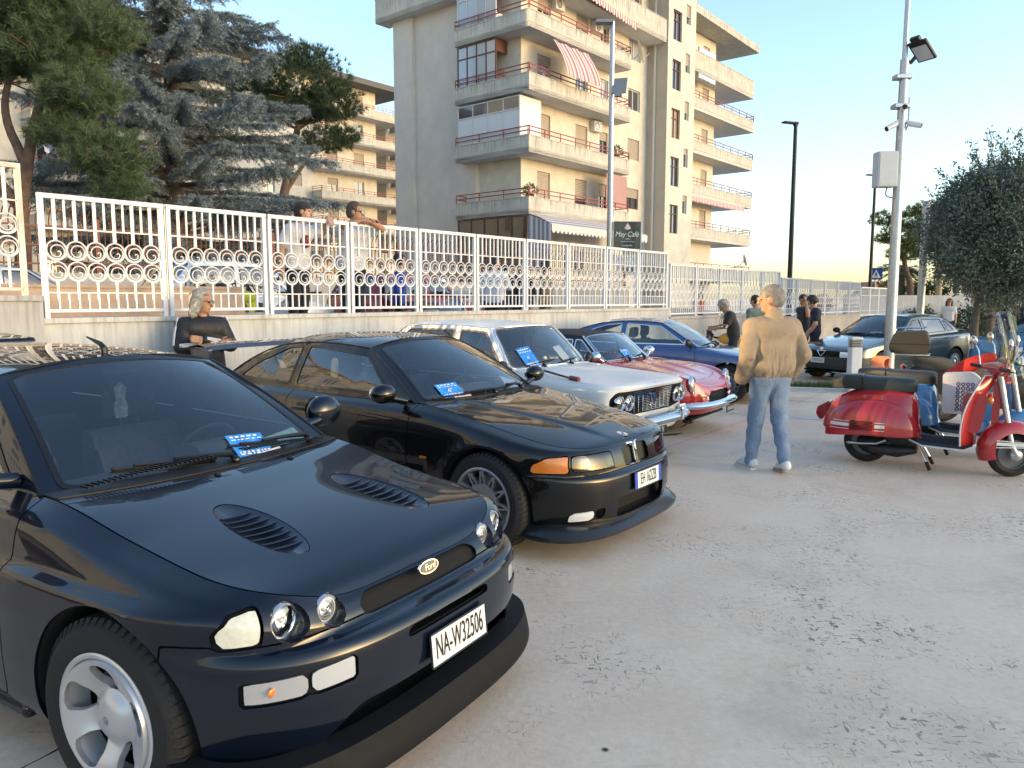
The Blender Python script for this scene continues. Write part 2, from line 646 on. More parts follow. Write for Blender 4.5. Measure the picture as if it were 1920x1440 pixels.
  G[..., 2] = E[:, None] + crown * (1 - np.abs(v[None])**p) + .0015
  if fnz is not None:
   G[..., 2] += fnz(G[..., 0], G[..., 1])
  V = G.reshape(-1, 3); F = grid_faces(len(xs), len(v))
  out = []
  self.deck_fn = lambda x, y: float(self.Ze(x) + (Zc(x) - self.Ze(x)) * (1 - min(1, abs(y) / max(self.We(x), .01))**p) + (fnz(np.array(x), np.array(y)) if fnz is not None else 0))
  for cname, fn, cm, g in cuts:
   (v1, f1), (V, F) = cut_panel(V, F, fn, g)
   if cm is not None and f1:
    out.append(mk(cname, v1, f1, cm, self.root, 40, solid=.006))
  o = mk(name, V, F, paint or self.paint, self.root, 40, solid=solid)
  # make sure it faces up
  if len(o.data.polygons) and np.mean([q.normal.z for q in o.data.polygons]) < 0:
   o.data.flip_normals()
  return o, out
 # ---------------------------------------------------------- greenhouse
 def greenhouse(self, windows, seal=None, pillar=.07, roof_mat=None, seal_w=.02, ws_bulge=.02, cant_up=.03, rear_pillar=.10, drip=None,
    roof_name='roof', glass=None, frame_mat=None, roof_p=3.0, header=.05, side_bulge=.012):
  g = self.s['gh']
  seal = seal or M_trim
  glass = glass or M_glass
  fm = frame_mat or self.paint
  wbx, rbx = g['wbx'], g['rbx']
  wb = np.array([wbx, -self.We(wbx), self.Ze(wbx)]); rb = np.array([rbx, -self.We(rbx), self.Ze(rbx)])
  wt = np.array(g['wt'], float); rt = np.array(g['rt'], float)
  wt[1] = -abs(wt[1]); rt[1] = -abs(rt[1])
  wbc = np.array([g['wbc'][0], 0, g['wbc'][1]]); wtc = np.array([g['wtc'][0], 0, g['wtc'][1]])
  rbc = np.array([g['rbc'][0], 0, g['rbc'][1]]); rtc = np.array([g['rtc'][0], 0, g['rtc'][1]])
  t = np.linspace(0, 1, 24)[:, None]
  bow = g.get('a_bow', .012)
  A = wb + (wt - wb) * t + np.array([0, 0, bow]) * 4 * t * (1 - t)
  Cc = wt + (rt - wt) * t + np.array([0, -.012, cant_up]) * 4 * t * (1 - t)
  R = rt + (rb - rt) * t + np.array([0, 0, g.get('c_bow', .03)]) * 4 * t * (1 - t)
  top = np.concatenate([A, Cc[1:], R[1:]])
  o = np.argsort(top[:, 0]); X = top[o, 0]
  yt = lambda x: np.interp(x, X, top[o, 1]); zt = lambda x: np.interp(x, X, top[o, 2])
  self.top_line = top
  # ---- sides
  xs = np.unique(np.concatenate([np.linspace(rbx + 1e-4, wbx - 1e-4, 150)]))[::-1]
  v = np.linspace(0, 1, 26)
  B = np.stack([xs, -self.We(xs), self.Ze(xs)], 1); T = np.stack([xs, yt(xs), zt(xs)], 1)
  G = B[:, None] * (1 - v[None, :, None]) + T[:, None] * v[None, :, None]
  hgt = (T[:, 2] - B[:, 2])[:, None]
  G[..., 1] -= side_bulge * 4 * (v * (1 - v))[None] * np.minimum(1, hgt / .25)
  for sy in (1, -1):
   Gs = G.copy(); Gs[..., 1] *= sy
   V = Gs.reshape(-1, 3); F = grid_faces(len(xs), len(v), flip=(sy == -1))
   for poly, r in windows:
    pl = rounded(poly, r)
    fn = lambda P: sdpoly(P[:, [0, 2]], pl)
    (vi, fi), (V, F) = cut_panel(V, F, fn, 0)
    if not fi: continue
    fn2 = lambda P: sdpoly(P[:, [0, 2]], pl) + seal_w
    (vg, fg), (vs, fs) = cut_panel(vi, fi, fn2, 0)
    if fs:
     ob = mk('window_seal', vs + np.array([0, -sy * .004, 0]), fs, seal, self.root, 40, solid=.012)
    if fg:
     mk('side_window', vg - np.array([0, -sy * .004, 0]), fg, glass, self.root, 40)
   mk('window_frame', V, F, fm, self.root, 40, solid=.02)
  # ---- windscreen, roof, back window: patches in parameter space
  def patch(edge, cen, pw):
   """edge, cen: curves over v (n,3); returns map (u,v)->xyz"""
   n = len(edge); vv = np.linspace(0, 1, n)
   def f(UV):
    u, w = UV[:, 0], UV[:, 1]
    e = np.stack([np.interp(w, vv, edge[:, k]) for k in range(3)], 1)
    c = np.stack([np.interp(w, vv, cen[:, k]) for k in range(3)], 1)
    k = (1 - np.abs(u)**pw)[:, None]
    P = e + (c - e) * k
    P[:, 1] = u * np.abs(e[:, 1])
    return P
   return f
  def pane(name_glass, edge, cen, pw, pillar_w, hb, ht, r):
   f = patch(edge, cen, pw)
   h = np.linalg.norm(cen[-1] - cen[0]); w = (abs(edge[0, 1]) + abs(edge[-1, 1]))/2
   uu = np.linspace(-1, 1, 61); vv = np.linspace(0, 1, 31)
   UV = np.stack(np.meshgrid(uu, vv, indexing='ij'), -1).reshape(-1, 2)
   V = np.c_[UV, np.zeros(len(UV))]; F = grid_faces(61, 31)
   box = rounded([(-w + pillar_w, hb), (w - pillar_w, hb), (w - pillar_w, h - ht), (-w + pillar_w, h - ht)], r)
   sd = lambda P: sdpoly(P[:, :2] * np.array([w, h]), box)
   (vi, fi), (vo, fo) = cut_panel(V, F, sd, 0)
   (vg, fg), (vs, fs) = cut_panel(vi, fi, lambda P: sd(P) + seal_w, 0)
   # orientation
   def orient(v3, fc, outward):
    a = v3[list(fc[0])[:3]]
    nn = np.cross(a[1] - a[0], a[2] - a[0])
    return [q[::-1] for q in fc] if nn @ outward < 0 else fc
   up = np.array([1.0 if cen[0, 0] > cen[-1, 0] else -1.0, 0, 1.0])
   q = f(vo); mk('screen_pillar', q, orient(q, fo, up), fm, self.root, 50, solid=.02)
   q = f(vs); q[:, 2] += .003; mk(name_glass + '_seal', q, orient(q, fs, up), seal, self.root, 50, solid=.012)
   q = f(vg); return mk(name_glass, q, orient(q, fg, up), glass, self.root, 60)
  bul = lambda a, b, k: a + (b - a) * t + k * 4 * t * (1 - t)
  self.ws = patch(A, bul(wbc, wtc, np.array([ws_bulge, 0, ws_bulge])), g.get('ws_p', 2.2))
  pane('windscreen', A, bul(wbc, wtc, np.array([ws_bulge, 0, ws_bulge])), g.get('ws_p', 2.2), pillar, .012, header, g.get('ws_r', .05))
  pane('rear_window', R[::-1], bul(rbc, rtc, np.array([-ws_bulge, 0, ws_bulge])), 2.4, rear_pillar, .03, .05, .06)
  f = patch(Cc, bul(wtc, rtc, np.array([0, 0, g.get('roof_up', .02)])), roof_p)
  uu = np.linspace(-1, 1, 71); uu = np.sign(uu) * np.abs(uu)**.8; vv = np.linspace(0, 1, 41)
  UV = np.stack(np.meshgrid(uu, vv, indexing='ij'), -1).reshape(-1, 2)
  q = f(UV)
  mk(roof_name, q, grid_faces(71, 41, flip=True), roof_mat or self.paint, self.root, 50, solid=.015)
  self.roof_fn = f
  if drip is not None:
   for sy in (1, -1):
    mb = MB(); P = top.copy(); P[:, 1] *= sy; P[:, 1] -= sy * .003
    mb.tube(P, .007, 6)
    mb.build('drip_rail', drip, self.root)
 # ---------------------------------------------------------- furniture
 def wheels(self, style, R, rim, width, fx, rx, y, steer=0, rim_mat=None, which='all', tyre_r=None):
  for x in (fx, rx):
   for sy in (-1, 1):
    st = steer if x == fx else 0
    wheel(self.root, (x, sy * y, R), sy, R, rim, width, style, st, rim_mat or M_alu)
 def interior(self, seats, dash_x, dash_z, wheel_y=.36, seat_mat=None, rear_x=None, wheel_r=.19, wheel_dx=.33, headrest=True, w=.62):
  sm = seat_mat or M_cabin
  mb = MB()
  P = [(-.02, 0), (.30, .02), (.34, -.10), (.30, -.32), (.05, -.34)]
  mb.prism(rounded([(dash_x - .34, dash_z - .32), (dash_x - .36, dash_z - .05), (dash_x - .25, dash_z), (dash_x + .02, dash_z - .02), (dash_x + .05, dash_z - .32)], .06), -w, w,
    ((0, 0, 0), (1, 0, 0), (0, 0, 1), (0, 1, 0)))
  mb.prism(rounded([(dash_x - .38, dash_z - .12), (dash_x - .38, dash_z + .035), (dash_x - .2, dash_z + .05), (dash_x - .12, dash_z - .1)], .05), wheel_y - .2, wheel_y + .2,
    ((0, 0, 0), (1, 0, 0), (0, 0, 1), (0, 1, 0)))
  mb.build('dashboard', M_dash, self.root, 40)
  # steering wheel
  mb = MB()
  c = np.array([dash_x - wheel_dx - .1, wheel_y, dash_z - .06]); ax = np.array([.86, 0, -.5])
  Rm = rot_to(ax)
  ring = [c + Rm @ np.array([wheel_r * math.cos(a), wheel_r * math.sin(a), 0]) for a in np.linspace(0, 2 * math.pi, 40, endpoint=False)]
  mb.tube(ring, .014, 8, closed=True)
  for a in (0, 120, 240):
   q = RAD(a + 90)
   mb.tube([c + ax * .03, c + Rm @ np.array([wheel_r * math.cos(q), wheel_r * math.sin(q), 0])], .016, 6)
  mb.ball(c + ax * .03, (.06, .06, .05)); mb.cyl(c + ax * .03, c + ax * .25, .03, 8)
  mb.build('steering_wheel', M_black, self.root)
  for x, y in seats:
   seat(self.root, x, y, sm, headrest)
  if rear_x is not None:
   mb = MB()
   mb.prism(rounded([(rear_x + .45, .30), (rear_x + .47, .46), (rear_x, .44), (rear_x - .18, .92), (rear_x - .30, .92), (rear_x - .12, .30)], .05), -w + .04, w - .04,
     ((0, 0, 0), (1, 0, 0), (0, 0, 1), (0, 1, 0)))
   mb.build('rear_bench', sm, self.root, 40)
 def wiper(self, pivot, tip_uv0, tip_uv1, lift=.02):
  """pivot (u,v) on the windscreen, blade from uv0 to uv1"""
  f = lambda uv: self.ws(np.array([uv], float))[0] + np.array([.5, 0, .85]) * lift
  mb = MB()
  blade = np.array([f((tip_uv0[0] + (tip_uv1[0] - tip_uv0[0]) * k, tip_uv0[1] + (tip_uv1[1] - tip_uv0[1]) * k)) for k in np.linspace(0, 1, 12)])
  mb.tube(blade - np.array([.5, 0, .85]) * lift * .55, .008, 6)
  mb.tube(blade[2:-2], .007, 6)
  p = f(pivot); mid = blade[6] + np.array([.5, 0, .85]) * .012
  mb.tube([p + np.array([.03, 0, -.01]), p + np.array([.0, 0, .02]), (p + mid) / 2 + np.array([.008, 0, .015]), mid], [.014, .014, .01, .008], 6)
  mb.ball(p + np.array([.03, 0, 0]), .02, 8, 6)
  return mb.build('wiper', M_trim, self.root)
 def sheet(self, name, u, v, w, h, m, tilt=0, lift=-.015, label=None):
  """a flat card leaning against the inside of the windscreen"""
  f = lambda a, b: self.ws(np.array([[a, b]], float))[0]
  p = f(u, v); du = f(u + .02, v) - p; dv = f(u, v + .04) - p
  du /= np.linalg.norm(du); dv -= du * (du @ dv); dv /= np.linalg.norm(dv)
  n = np.cross(du, dv)
  if n[2] < 0: n = -n
  ca, sa = math.cos(tilt), math.sin(tilt)
  ex = du * ca + dv * sa; ey = -du * sa + dv * ca
  c = p + n * lift
  Q = [c - ex * w / 2 - ey * h / 2, c + ex * w / 2 - ey * h / 2, c + ex * w / 2 + ey * h / 2, c - ex * w / 2 + ey * h / 2]
  o = mk(name, Q, [(0, 1, 2, 3)], m, self.root, 0)
  return o, (c + n * .002, ex, ey, n)
def seat(parent, x, y, m, headrest=True):
 mb = MB()
 mb.prism(rounded([(.27, .0), (.28, .15), (.1, .16), (-.24, .10), (-.24, .0)], .05), -.25, .25, ((x, y, .30), (1, 0, 0), (0, 0, 1), (0, 1, 0)))
 prof = [(-.16, .08), (-.22, .34), (-.30, .64), (-.38, .66), (-.40, .5), (-.32, .1)]
 for w0, w1, k in ((-.25, .25, 1.0),):
  mb.prism(rounded(prof, .06), w0, w1, ((x, y, .30), (1, 0, 0), (0, 0, 1), (0, 1, 0)))
 for sy in (-1, 1):
  mb.prism(rounded([(-.10, .10), (-.17, .36), (-.26, .58), (-.36, .5), (-.30, .1)], .05), sy * .2 - .05, sy * .2 + .05, ((x, y, .30), (1, 0, 0), (0, 0, 1), (0, 1, 0)))
 o = mb.build('seat', m, parent, 50)
 if headrest:
  mb = MB()
  mb.prism(rounded([(-.31, .70), (-.30, .86), (-.38, .87), (-.41, .70)], .04), -.13, .13, ((x, y, .30), (1, 0, 0), (0, 0, 1), (0, 1, 0)))
  for sy in (-1, 1):
   mb.cyl((x - .35, y + sy * .05, .92), (x - .36, y + sy * .05, 1.02), .006, 6)
  mb.build('headrest', m, o, 50)
 return o
def wheel(parent, loc, sy, R, rim, width, style, steer=0, rm=None):
 """sy -1: right side of the car, +1 left side"""
 w = thing('wheel', loc, steer, parent=parent)
 ax = np.array([0, sy, 0.0])
 hw = width / 2
 # tyre
 mb = MB()
 n = 72
 prof = [(rim, -hw * .86), (rim + .01, -hw * .98), ((R + rim) / 2, -hw), (R - .03, -hw * .97), (R - .008, -hw * .80), (R, -hw * .55), (R, hw * .55),
   (R - .008, hw * .80), (R - .03, hw * .97), ((R + rim) / 2 + .01, hw), (rim + .012, hw * .97), (rim, hw * .86)]
 mb.lathe(prof, n, axis=ax)
 # tread blocks on both shoulders
 for sgn in (-1, 1):
  for k in range(0, 60):
   a0 = 2 * math.pi * k / 60
   a1 = a0 + 2 * math.pi / 60 * .62
   V = []
   for a in (a0, a1):
    for r, h in ((R - .018, hw * .90 * sgn), (R + .004, hw * .76 * sgn), (R + .005, hw * .30 * sgn), (R - .01, hw * .30 * sgn)):
     V.append((r * math.cos(a), h, r * math.sin(a)))
   mb.add(V, [(0, 1, 5, 4), (1, 2, 6, 5), (2, 3, 7, 6), (0, 3, 2, 1), (4, 5, 6, 7)])
 mb.build('tyre', M_rubber, w, 40)
 # rim barrel and lip
 mb = MB()
 mb.lathe([(rim + .006, hw * .86), (rim + .008, hw * .97), (rim + .001, hw * 1.0), (rim - .010, hw * .97), (rim - .016, hw * .80), (rim - .022, hw * .3), (rim - .03, -hw * .8)], 64, axis=ax)
 mb.build('rim', rm, w, 40)
 # brake and dark barrel
 mb = MB()
 mb.lathe([(.02, -hw * .2), (rim - .05, -hw * .2), (rim - .05, -hw * .32), (.02, -hw * .32)], 40, axis=ax)
 mb.build('brake_disc', M_steel if style in ('five', 'vee') else M_dark, w, 40)
 mb = MB()
 mb.lathe([(rim - .024, hw * .2), (rim - .028, -hw * .85), (.02, -hw * .85)], 40, axis=ax)
 mb.build('barrel', M_dark, w, 40)
 # face: polar sheet with windows cut out
 rr = np.concatenate([np.linspace(.012, .07, 6), np.linspace(.08, rim - .012, 22)])
 na = 160
 th = np.arange(na) * 2 * math.pi / na
 q = rr / rim
 if style == 'five':
  dep = hw * (.62 + .30 * np.clip(q, 0, 1)**2 - .25 * np.exp(-((q - .45) / .22)**2) + .12 * np.exp(-(q / .33)**6))
 elif style == 'vee':
  dep = hw * (.70 + .18 * q**3)
 else:
  dep = hw * (.55 + .28 * np.exp(-((q - .55) / .2)**2) - .15 * np.exp(-(q / .3)**4) + .1 * q**6)
 G = np.stack([np.outer(rr, np.cos(th)), np.repeat(dep[:, None], na, 1) * sy, np.outer(rr, np.sin(th))], -1)
 V = G.reshape(-1, 3)
 F = grid_faces(len(rr), na, flip=(sy > 0), closed=True)
 def polar(P): return np.hypot(P[:, 0], P[:, 2]) / rim, np.arctan2(P[:, 2], P[:, 0])
 if style == 'five':
  def fn(P):
   r, a = polar(P)
   k = (a - .3) * 5 / (2 * math.pi); da = np.abs(k - np.round(k)) * 2 * math.pi / 5
   half = .345 * np.clip((r - .34) / .30, 0, 1)**.7 * np.where(r > .8, np.sqrt(np.clip(1 - ((r - .8) / .11)**2, 0, 1)), 1)
   return np.where((r > .36) & (r < .91), (da - half) * r, .2)
 elif style == 'vee':
  def fn(P):
   r, a = polar(P)
   N_ = 12
   k = a * N_ / (2 * math.pi); f = np.abs(k - np.round(k))      # 0 centre of a V, .5 between
   arm = .13 + .26 * np.clip((r - .56) / .40, 0, 1)              # V arms spread outward
   d = np.abs(f - (.02 + .30 * np.clip((.95 - r) / .40, 0, 1) * 0 + .17 * np.clip((.97 - r) / .38, 0, 1) )) if False else np.abs(f - .26 * (1 - np.clip((r - .55) / .38, 0, 1)) - .03)
   return np.where((r > .56) & (r < .95), (.060 - d) * r * 2 * math.pi / N_ * 1.0, .2) * 1.0
 elif style == 'slot':
  def fn(P):
   r, a = polar(P)
   k = a * 14 / (2 * math.pi); da = np.abs(k - np.round(k)) * 2 * math.pi / 14
   return np.maximum(np.abs(r - .80) * rim - .022, da * r * rim - .016)
 elif style == 'cross':
  def fn(P):
   r, a = polar(P)
   k = a * 10 / (2 * math.pi); da = np.abs(k - np.round(k)) * 2 * math.pi / 10
   return np.maximum(np.abs(r - .66) * rim - .05, da * r * rim - .022)
 else:
  def fn(P):
   r, a = polar(P)
   k = a * 8 / (2 * math.pi); da = np.abs(k - np.round(k)) * 2 * math.pi / 8
   return np.maximum(np.abs(r - .80) * rim - .012, da * r * rim - .03)
 V, _, F = split(V, F, fn)
 V, F = compact(V, F)
 mk('wheel_face', V, F, rm, w, 45, solid=.022)
 mb = MB()
 if style == 'five':
  mb.lathe([(.001, hw * .80), (.050, hw * .80), (.060, hw * .77), (.064, hw * .60)], 40, axis=ax)
  mb.build('centre_cap', rm, w, 40)
 elif style == 'vee':
  mb.lathe([(.001, hw * .84), (.028, hw * .83), (.033, hw * .72)], 28, axis=ax)
  mb.build('centre_cap', M_black, w, 40)
  for k in range(5):
   a = 2 * math.pi * k / 5 + .3
   b = MB(); b.cyl((.062 * math.cos(a), sy * hw * .66, .062 * math.sin(a)), (.062 * math.cos(a), sy * hw * .77, .062 * math.sin(a)), .012, 10)
   b.build('wheel_bolt', M_dark, w, 40)
 else:
  mb.lathe([(.001, hw * .95), (.05, hw * .92), (.085, hw * .78), (.09, hw * .6)], 32, axis=ax)
  mb.build('hub_cap', M_chrome, w, 40)
 return w
def plate(parent, loc, w, h, txt, yaw=0, pitch=0, dark=False, blue=False, size=None, squeeze=.62):
 """number plate facing +x of its parent"""
 p = thing('number_plate', loc, yaw, parent=parent)
 p.rotation_euler = (0, pitch, yaw)
 mb = MB()
 mb.box((0, 0, 0), (.006, w, h))
 q = mb.build('plate', M_ink if dark else M_white_plate, p, 0, bevel=.002)
 mb = MB()
 for a, b, c, d in ((-w/2, w/2, -h/2, -h/2), (-w/2, w/2, h/2, h/2), (-w/2, -w/2, -h/2, h/2), (w/2, w/2, -h/2, h/2)):
  mb.cyl((.002, a, c), (.002, b, d), .004, 6)
 mb.build('plate_frame', M_trim, p)
 if blue:
  for s in (-1, 1):
   mb = MB(); mb.box((.0035, s * (w / 2 - .022), 0), (.002, .038, h - .008)); mb.build('blue_band', M_plate_blue, p, 0)
 if txt[:1] == '#':
  mb = MB(); x = -w * .40
  rg = random.Random(len(txt))
  while x < w * .38:
   d = w * rg.choice((.05, .07, .085)); mb.quad((.0045, x, -h * .28), (.0045, x + d, -h * .28), (.0045, x + d, h * .28), (.0045, x, h * .28)); x += d + w * .03
  mb.build('plate_marks', mat('faded_plate_ink', (.30, .31, .32), .6), p, 0)
  return p
 text('plate_lettering', txt, size or h * .95, M_paper if dark else M_ink, p, (.0045, 0, 0), (RAD(90), 0, RAD(90)), .0006, squeeze=squeeze)
 return p
def oval(n=32, a=1, b=1):
 return [(a * math.cos(2 * math.pi * k / n), b * math.sin(2 * math.pi * k / n)) for k in range(n)]
def mirror_part(parent, name, P, r, m, glass_dir=None):
 mb = MB(); mb.ball(P, r, 16, 10)
 return mb.build(name, m, parent, 60)
# number plates, windscreen cards
def blue_card(c, u, v, w=.20, h=.14, tilt=0.0, lift=.008):
 o, (p, ex, ey, n) = c.sheet('event_card', u, v, w, h, mat('card_blue', (.03, .24, .66), .5, var=.5, vscale=22), tilt, lift)
 Rm = Matrix((tuple(ex), tuple(ey), tuple(n))).transposed()
 mb = MB()
 rng = random.Random(5)
 for oy in (.050, .034, -.046, -.058):
  x = -.42
  while x < .38:
   d = rng.uniform(.05, .16)
   a = p + ex * x * w + ey * oy * h / .14
   e = ex * d * w * .8; hgt = ey * (.009 if abs(oy) > .04 else .006) * h / .14
   mb.quad(a, a + e, a + e + hgt, a + hgt)
   x += d + .03
 mb.build('card_print', M_paper, o, 0)
 t_ = text('card_lettering', '4°', .06 * w / .2, M_paper, o, tuple(p - ey * .008), (0, 0, 0), .0003)
 t_.rotation_euler = Rm.to_euler()
 return o
# ================================================================ ground
E1 = np.array([.6402, .7682, 0.0]); N1 = np.array([.7682, -.6402, 0.0])
W0 = np.array([-3.5, 8.4, 0.0])
def wallp(t, b=0.0, z=0.0):
 """t along the retaining wall, b towards the car park"""
 return W0 + E1 * t + N1 * b + np.array([0, 0, z])
def ground_material():
 m = bpy.data.materials.new('worn_concrete')
 m.use_nodes = True
 nt = m.node_tree; N = nt.nodes; L = nt.links
 b = N['Principled BSDF']
 tc = N.new('ShaderNodeTexCoord')
 def noise(scale, detail=6, rough=.6, vec=None, dist=0):
  n = N.new('ShaderNodeTexNoise')
  n.inputs['Scale'].default_value = scale; n.inputs['Detail'].default_value = detail
  n.inputs['Roughness'].default_value = rough; n.inputs['Distortion'].default_value = dist
  L.new(vec or tc.outputs['Object'], n.inputs['Vector'])
  return n
 def ramp(src, p0, p1, c0=(0, 0, 0, 1), c1=(1, 1, 1, 1)):
  r = N.new('ShaderNodeValToRGB')
  r.color_ramp.elements[0].position = p0; r.color_ramp.elements[1].position = p1
  r.color_ramp.elements[0].color = c0; r.color_ramp.elements[1].color = c1
  L.new(src, r.inputs['Fac'])
  return r
 def mix(fac, a, bb, mode='MIX'):
  x = N.new('ShaderNodeMix'); x.data_type = 'RGBA'; x.blend_type = mode
  if isinstance(fac, float): x.inputs['Factor'].default_value = fac
  else: L.new(fac, x.inputs['Factor'])
  for s, i in ((a, 6), (bb, 7)):
   if isinstance(s, tuple): x.inputs[i].default_value = s
   else: L.new(s, x.inputs[i])
  return x.outputs[2]
 big = noise(.55, 5, .55)
 c = ramp(big.outputs['Fac'], .34, .66, (.62, .475, .345, 1), (.69, .55, .415, 1)).outputs['Color']
 mid = noise(2.6, 8, .62, dist=.4)
 c = mix(ramp(mid.outputs['Fac'], .40, .72).outputs['Color'], c, (.72, .60, .485, 1))
 mid2 = noise(1.1, 8, .7, dist=.8)
 c = mix(ramp(mid2.outputs['Fac'], .52, .74).outputs['Color'], c, (.40, .31, .235, 1))
 pk = noise(.32, 6, .65, dist=.6)
 c = mix(ramp(pk.outputs['Fac'], .50, .66).outputs['Color'], c, (.52, .40, .31, 1))
 fine = noise(26, 6, .7)
 c = mix(.35, c, ramp(fine.outputs['Fac'], .25, .75, (.48, .365, .265, 1), (.80, .665, .53, 1)).outputs['Color'])
 # worn pits: short dark dashes that come in drifts
 mp = N.new('ShaderNodeMapping'); mp.inputs['Rotation'].default_value = (0, 0, .5); mp.inputs['Scale'].default_value = (1, 2.4, 1)
 L.new(tc.outputs['Object'], mp.inputs['Vector'])
 d1 = noise(19, 2, .5, mp.outputs[0], .9)
 mp2 = N.new('ShaderNodeMapping'); mp2.inputs['Rotation'].default_value = (0, 0, -.55); mp2.inputs['Scale'].default_value = (2.6, 1, 1)
 L.new(tc.outputs['Object'], mp2.inputs['Vector'])
 d2 = noise(17, 2, .5, mp2.outputs[0], .9)
 pits = N.new('ShaderNodeMath'); pits.operation = 'MAXIMUM'
 L.new(ramp(d1.outputs['Fac'], .615, .665).outputs['Color'], pits.inputs[0])
 L.new(ramp(d2.outputs['Fac'], .62, .67).outputs['Color'], pits.inputs[1])
 drift = ramp(noise(.85, 4, .6).outputs['Fac'], .49, .62)
 pm = N.new('ShaderNodeMath'); pm.operation = 'MULTIPLY'
 L.new(pits.outputs[0], pm.inputs[0]); L.new(drift.outputs['Color'], pm.inputs[1])
 c = mix(pm.outputs[0], c, (.17, .15, .13, 1))
 # round dark spots (gum, oil)
 vo = N.new('ShaderNodeTexVoronoi'); vo.inputs['Scale'].default_value = 2.2
 L.new(tc.outputs['Object'], vo.inputs['Vector'])
 sp_ = ramp(vo.outputs['Distance'], .035, .05, (1, 1, 1, 1), (0, 0, 0, 1))
 sel = N.new('ShaderNodeSeparateColor'); L.new(vo.outputs['Color'], sel.inputs[0])
 ss = ramp(sel.outputs[0], .70, .72)
 sm = N.new('ShaderNodeMath'); sm.operation = 'MULTIPLY'
 L.new(sp_.outputs['Color'], sm.inputs[0]); L.new(ss.outputs['Color'], sm.inputs[1])
 c = mix(sm.outputs[0], c, (.03, .028, .027, 1))
 L.new(c, b.inputs['Base Color'])
 rr = ramp(mid.outputs['Fac'], .3, .7, (.50, .50, .50, 1), (.82, .82, .82, 1))
 L.new(rr.outputs['Color'], b.inputs['Roughness'])
 bp = N.new('ShaderNodeBump'); bp.inputs['Strength'].default_value = .35; bp.inputs['Distance'].default_value = .008
 inv = N.new('ShaderNodeMath'); inv.operation = 'SUBTRACT'; L.new(fine.outputs['Fac'], inv.inputs[0]); L.new(pm.outputs[0], inv.inputs[1])
 L.new(inv.outputs[0], bp.inputs['Height']); L.new(bp.outputs['Normal'], b.inputs['Normal'])
 return m
M_ground = ground_material()
mb = MB()
mb.quad((-400, -200, 0), (900, -200, 0), (900, 1200, 0), (-400, 1200, 0))
tag(mb.build('ground', M_ground, smooth=0), 'worn beige concrete car park floor with dark pits', kind='structure')
M_line = mat('worn_road_paint', (.62, .61, .58), .7, color2=(.44, .40, .36), vscale=9)
for a, b_, w in (((3.0, 11.2), (5.3, 9.75), .11), ((2.2, 14.6), (7.2, 13.05), .16), ((4.3, 12.6), (6.6, 11.2), .10)):
 a = np.array([*a, 0]); b_ = np.array([*b_, 0]); d = b_ - a; d /= np.linalg.norm(d); n = np.array([-d[1], d[0], 0]) * w / 2
 m_ = MB(); z = np.array([0, 0, .004]); m_.quad(a - n + z, b_ - n + z, b_ + n + z, a + n + z)
 tag(m_.build('floor_marking', M_line, smooth=0), kind='structure')
# ================================================================ retaining wall and terrace
M_conc = None
def concrete_wall_mat(name, base, streak=.5, top_z=1.43):
 m = bpy.data.materials.new(name); m.use_nodes = True
 nt = m.node_tree; N = nt.nodes; L = nt.links; b = N['Principled BSDF']
 tc = N.new('ShaderNodeTexCoord')
 n1 = N.new('ShaderNodeTexNoise'); n1.inputs['Scale'].default_value = 1.6; n1.inputs['Detail'].default_value = 8; L.new(tc.outputs['Object'], n1.inputs['Vector'])
 r1 = N.new('ShaderNodeValToRGB'); r1.color_ramp.elements[0].position = .3; r1.color_ramp.elements[1].position = .7
 r1.color_ramp.elements[0].color = (*[c * .82 for c in base], 1); r1.color_ramp.elements[1].color = (*[min(1, c * 1.1) for c in base], 1)
 L.new(n1.outputs['Fac'], r1.inputs['Fac'])
 mp = N.new('ShaderNodeMapping'); mp.inputs['Scale'].default_value = (9, 9, .55); L.new(tc.outputs['Object'], mp.inputs['Vector'])
 n2 = N.new('ShaderNodeTexNoise'); n2.inputs['Scale'].default_value = 2.0; n2.inputs['Detail'].default_value = 6; n2.inputs['Roughness'].default_value = .7; L.new(mp.outputs[0], n2.inputs['Vector'])
 r2 = N.new('ShaderNodeValToRGB'); r2.color_ramp.elements[0].position = .46; r2.color_ramp.elements[1].position = .68
 L.new(n2.outputs['Fac'], r2.inputs['Fac'])
 # run-off streaks start at the coping and fade downwards
 sx = N.new('ShaderNodeSeparateXYZ'); L.new(tc.outputs['Object'], sx.inputs[0])
 mr = N.new('ShaderNodeMapRange'); mr.inputs['From Min'].default_value = top_z - .9; mr.inputs['From Max'].default_value = top_z
 mr.inputs['To Min'].default_value = .1; mr.inputs['To Max'].default_value = 1.0; L.new(sx.outputs['Z'], mr.inputs['Value'])
 mu = N.new('ShaderNodeMath'); mu.operation = 'MULTIPLY'; L.new(r2.outputs['Color'], mu.inputs[0]); L.new(mr.outputs['Result'], mu.inputs[1])
 mu2 = N.new('ShaderNodeMath'); mu2.operation = 'MULTIPLY'; mu2.inputs[1].default_value = streak; L.new(mu.outputs[0], mu2.inputs[0])
 mx = N.new('ShaderNodeMix'); mx.data_type = 'RGBA'; L.new(mu2.outputs[0], mx.inputs['Factor']); L.new(r1.outputs['Color'], mx.inputs[6]); mx.inputs[7].default_value = (*[c * .30 for c in base], 1)
 L.new(mx.outputs[2], b.inputs['Base Color'])
 b.inputs['Roughness'].default_value = .85
 bp = N.new('ShaderNodeBump'); bp.inputs['Strength'].default_value = .25; bp.inputs['Distance'].default_value = .01
 n3 = N.new('ShaderNodeTexNoise'); n3.inputs['Scale'].default_value = 30; n3.inputs['Detail'].default_value = 6; L.new(tc.outputs['Object'], n3.inputs['Vector'])
 L.new(n3.outputs['Fac'], bp.inputs['Height']); L.new(bp.outputs['Normal'], b.inputs['Normal'])
 return m
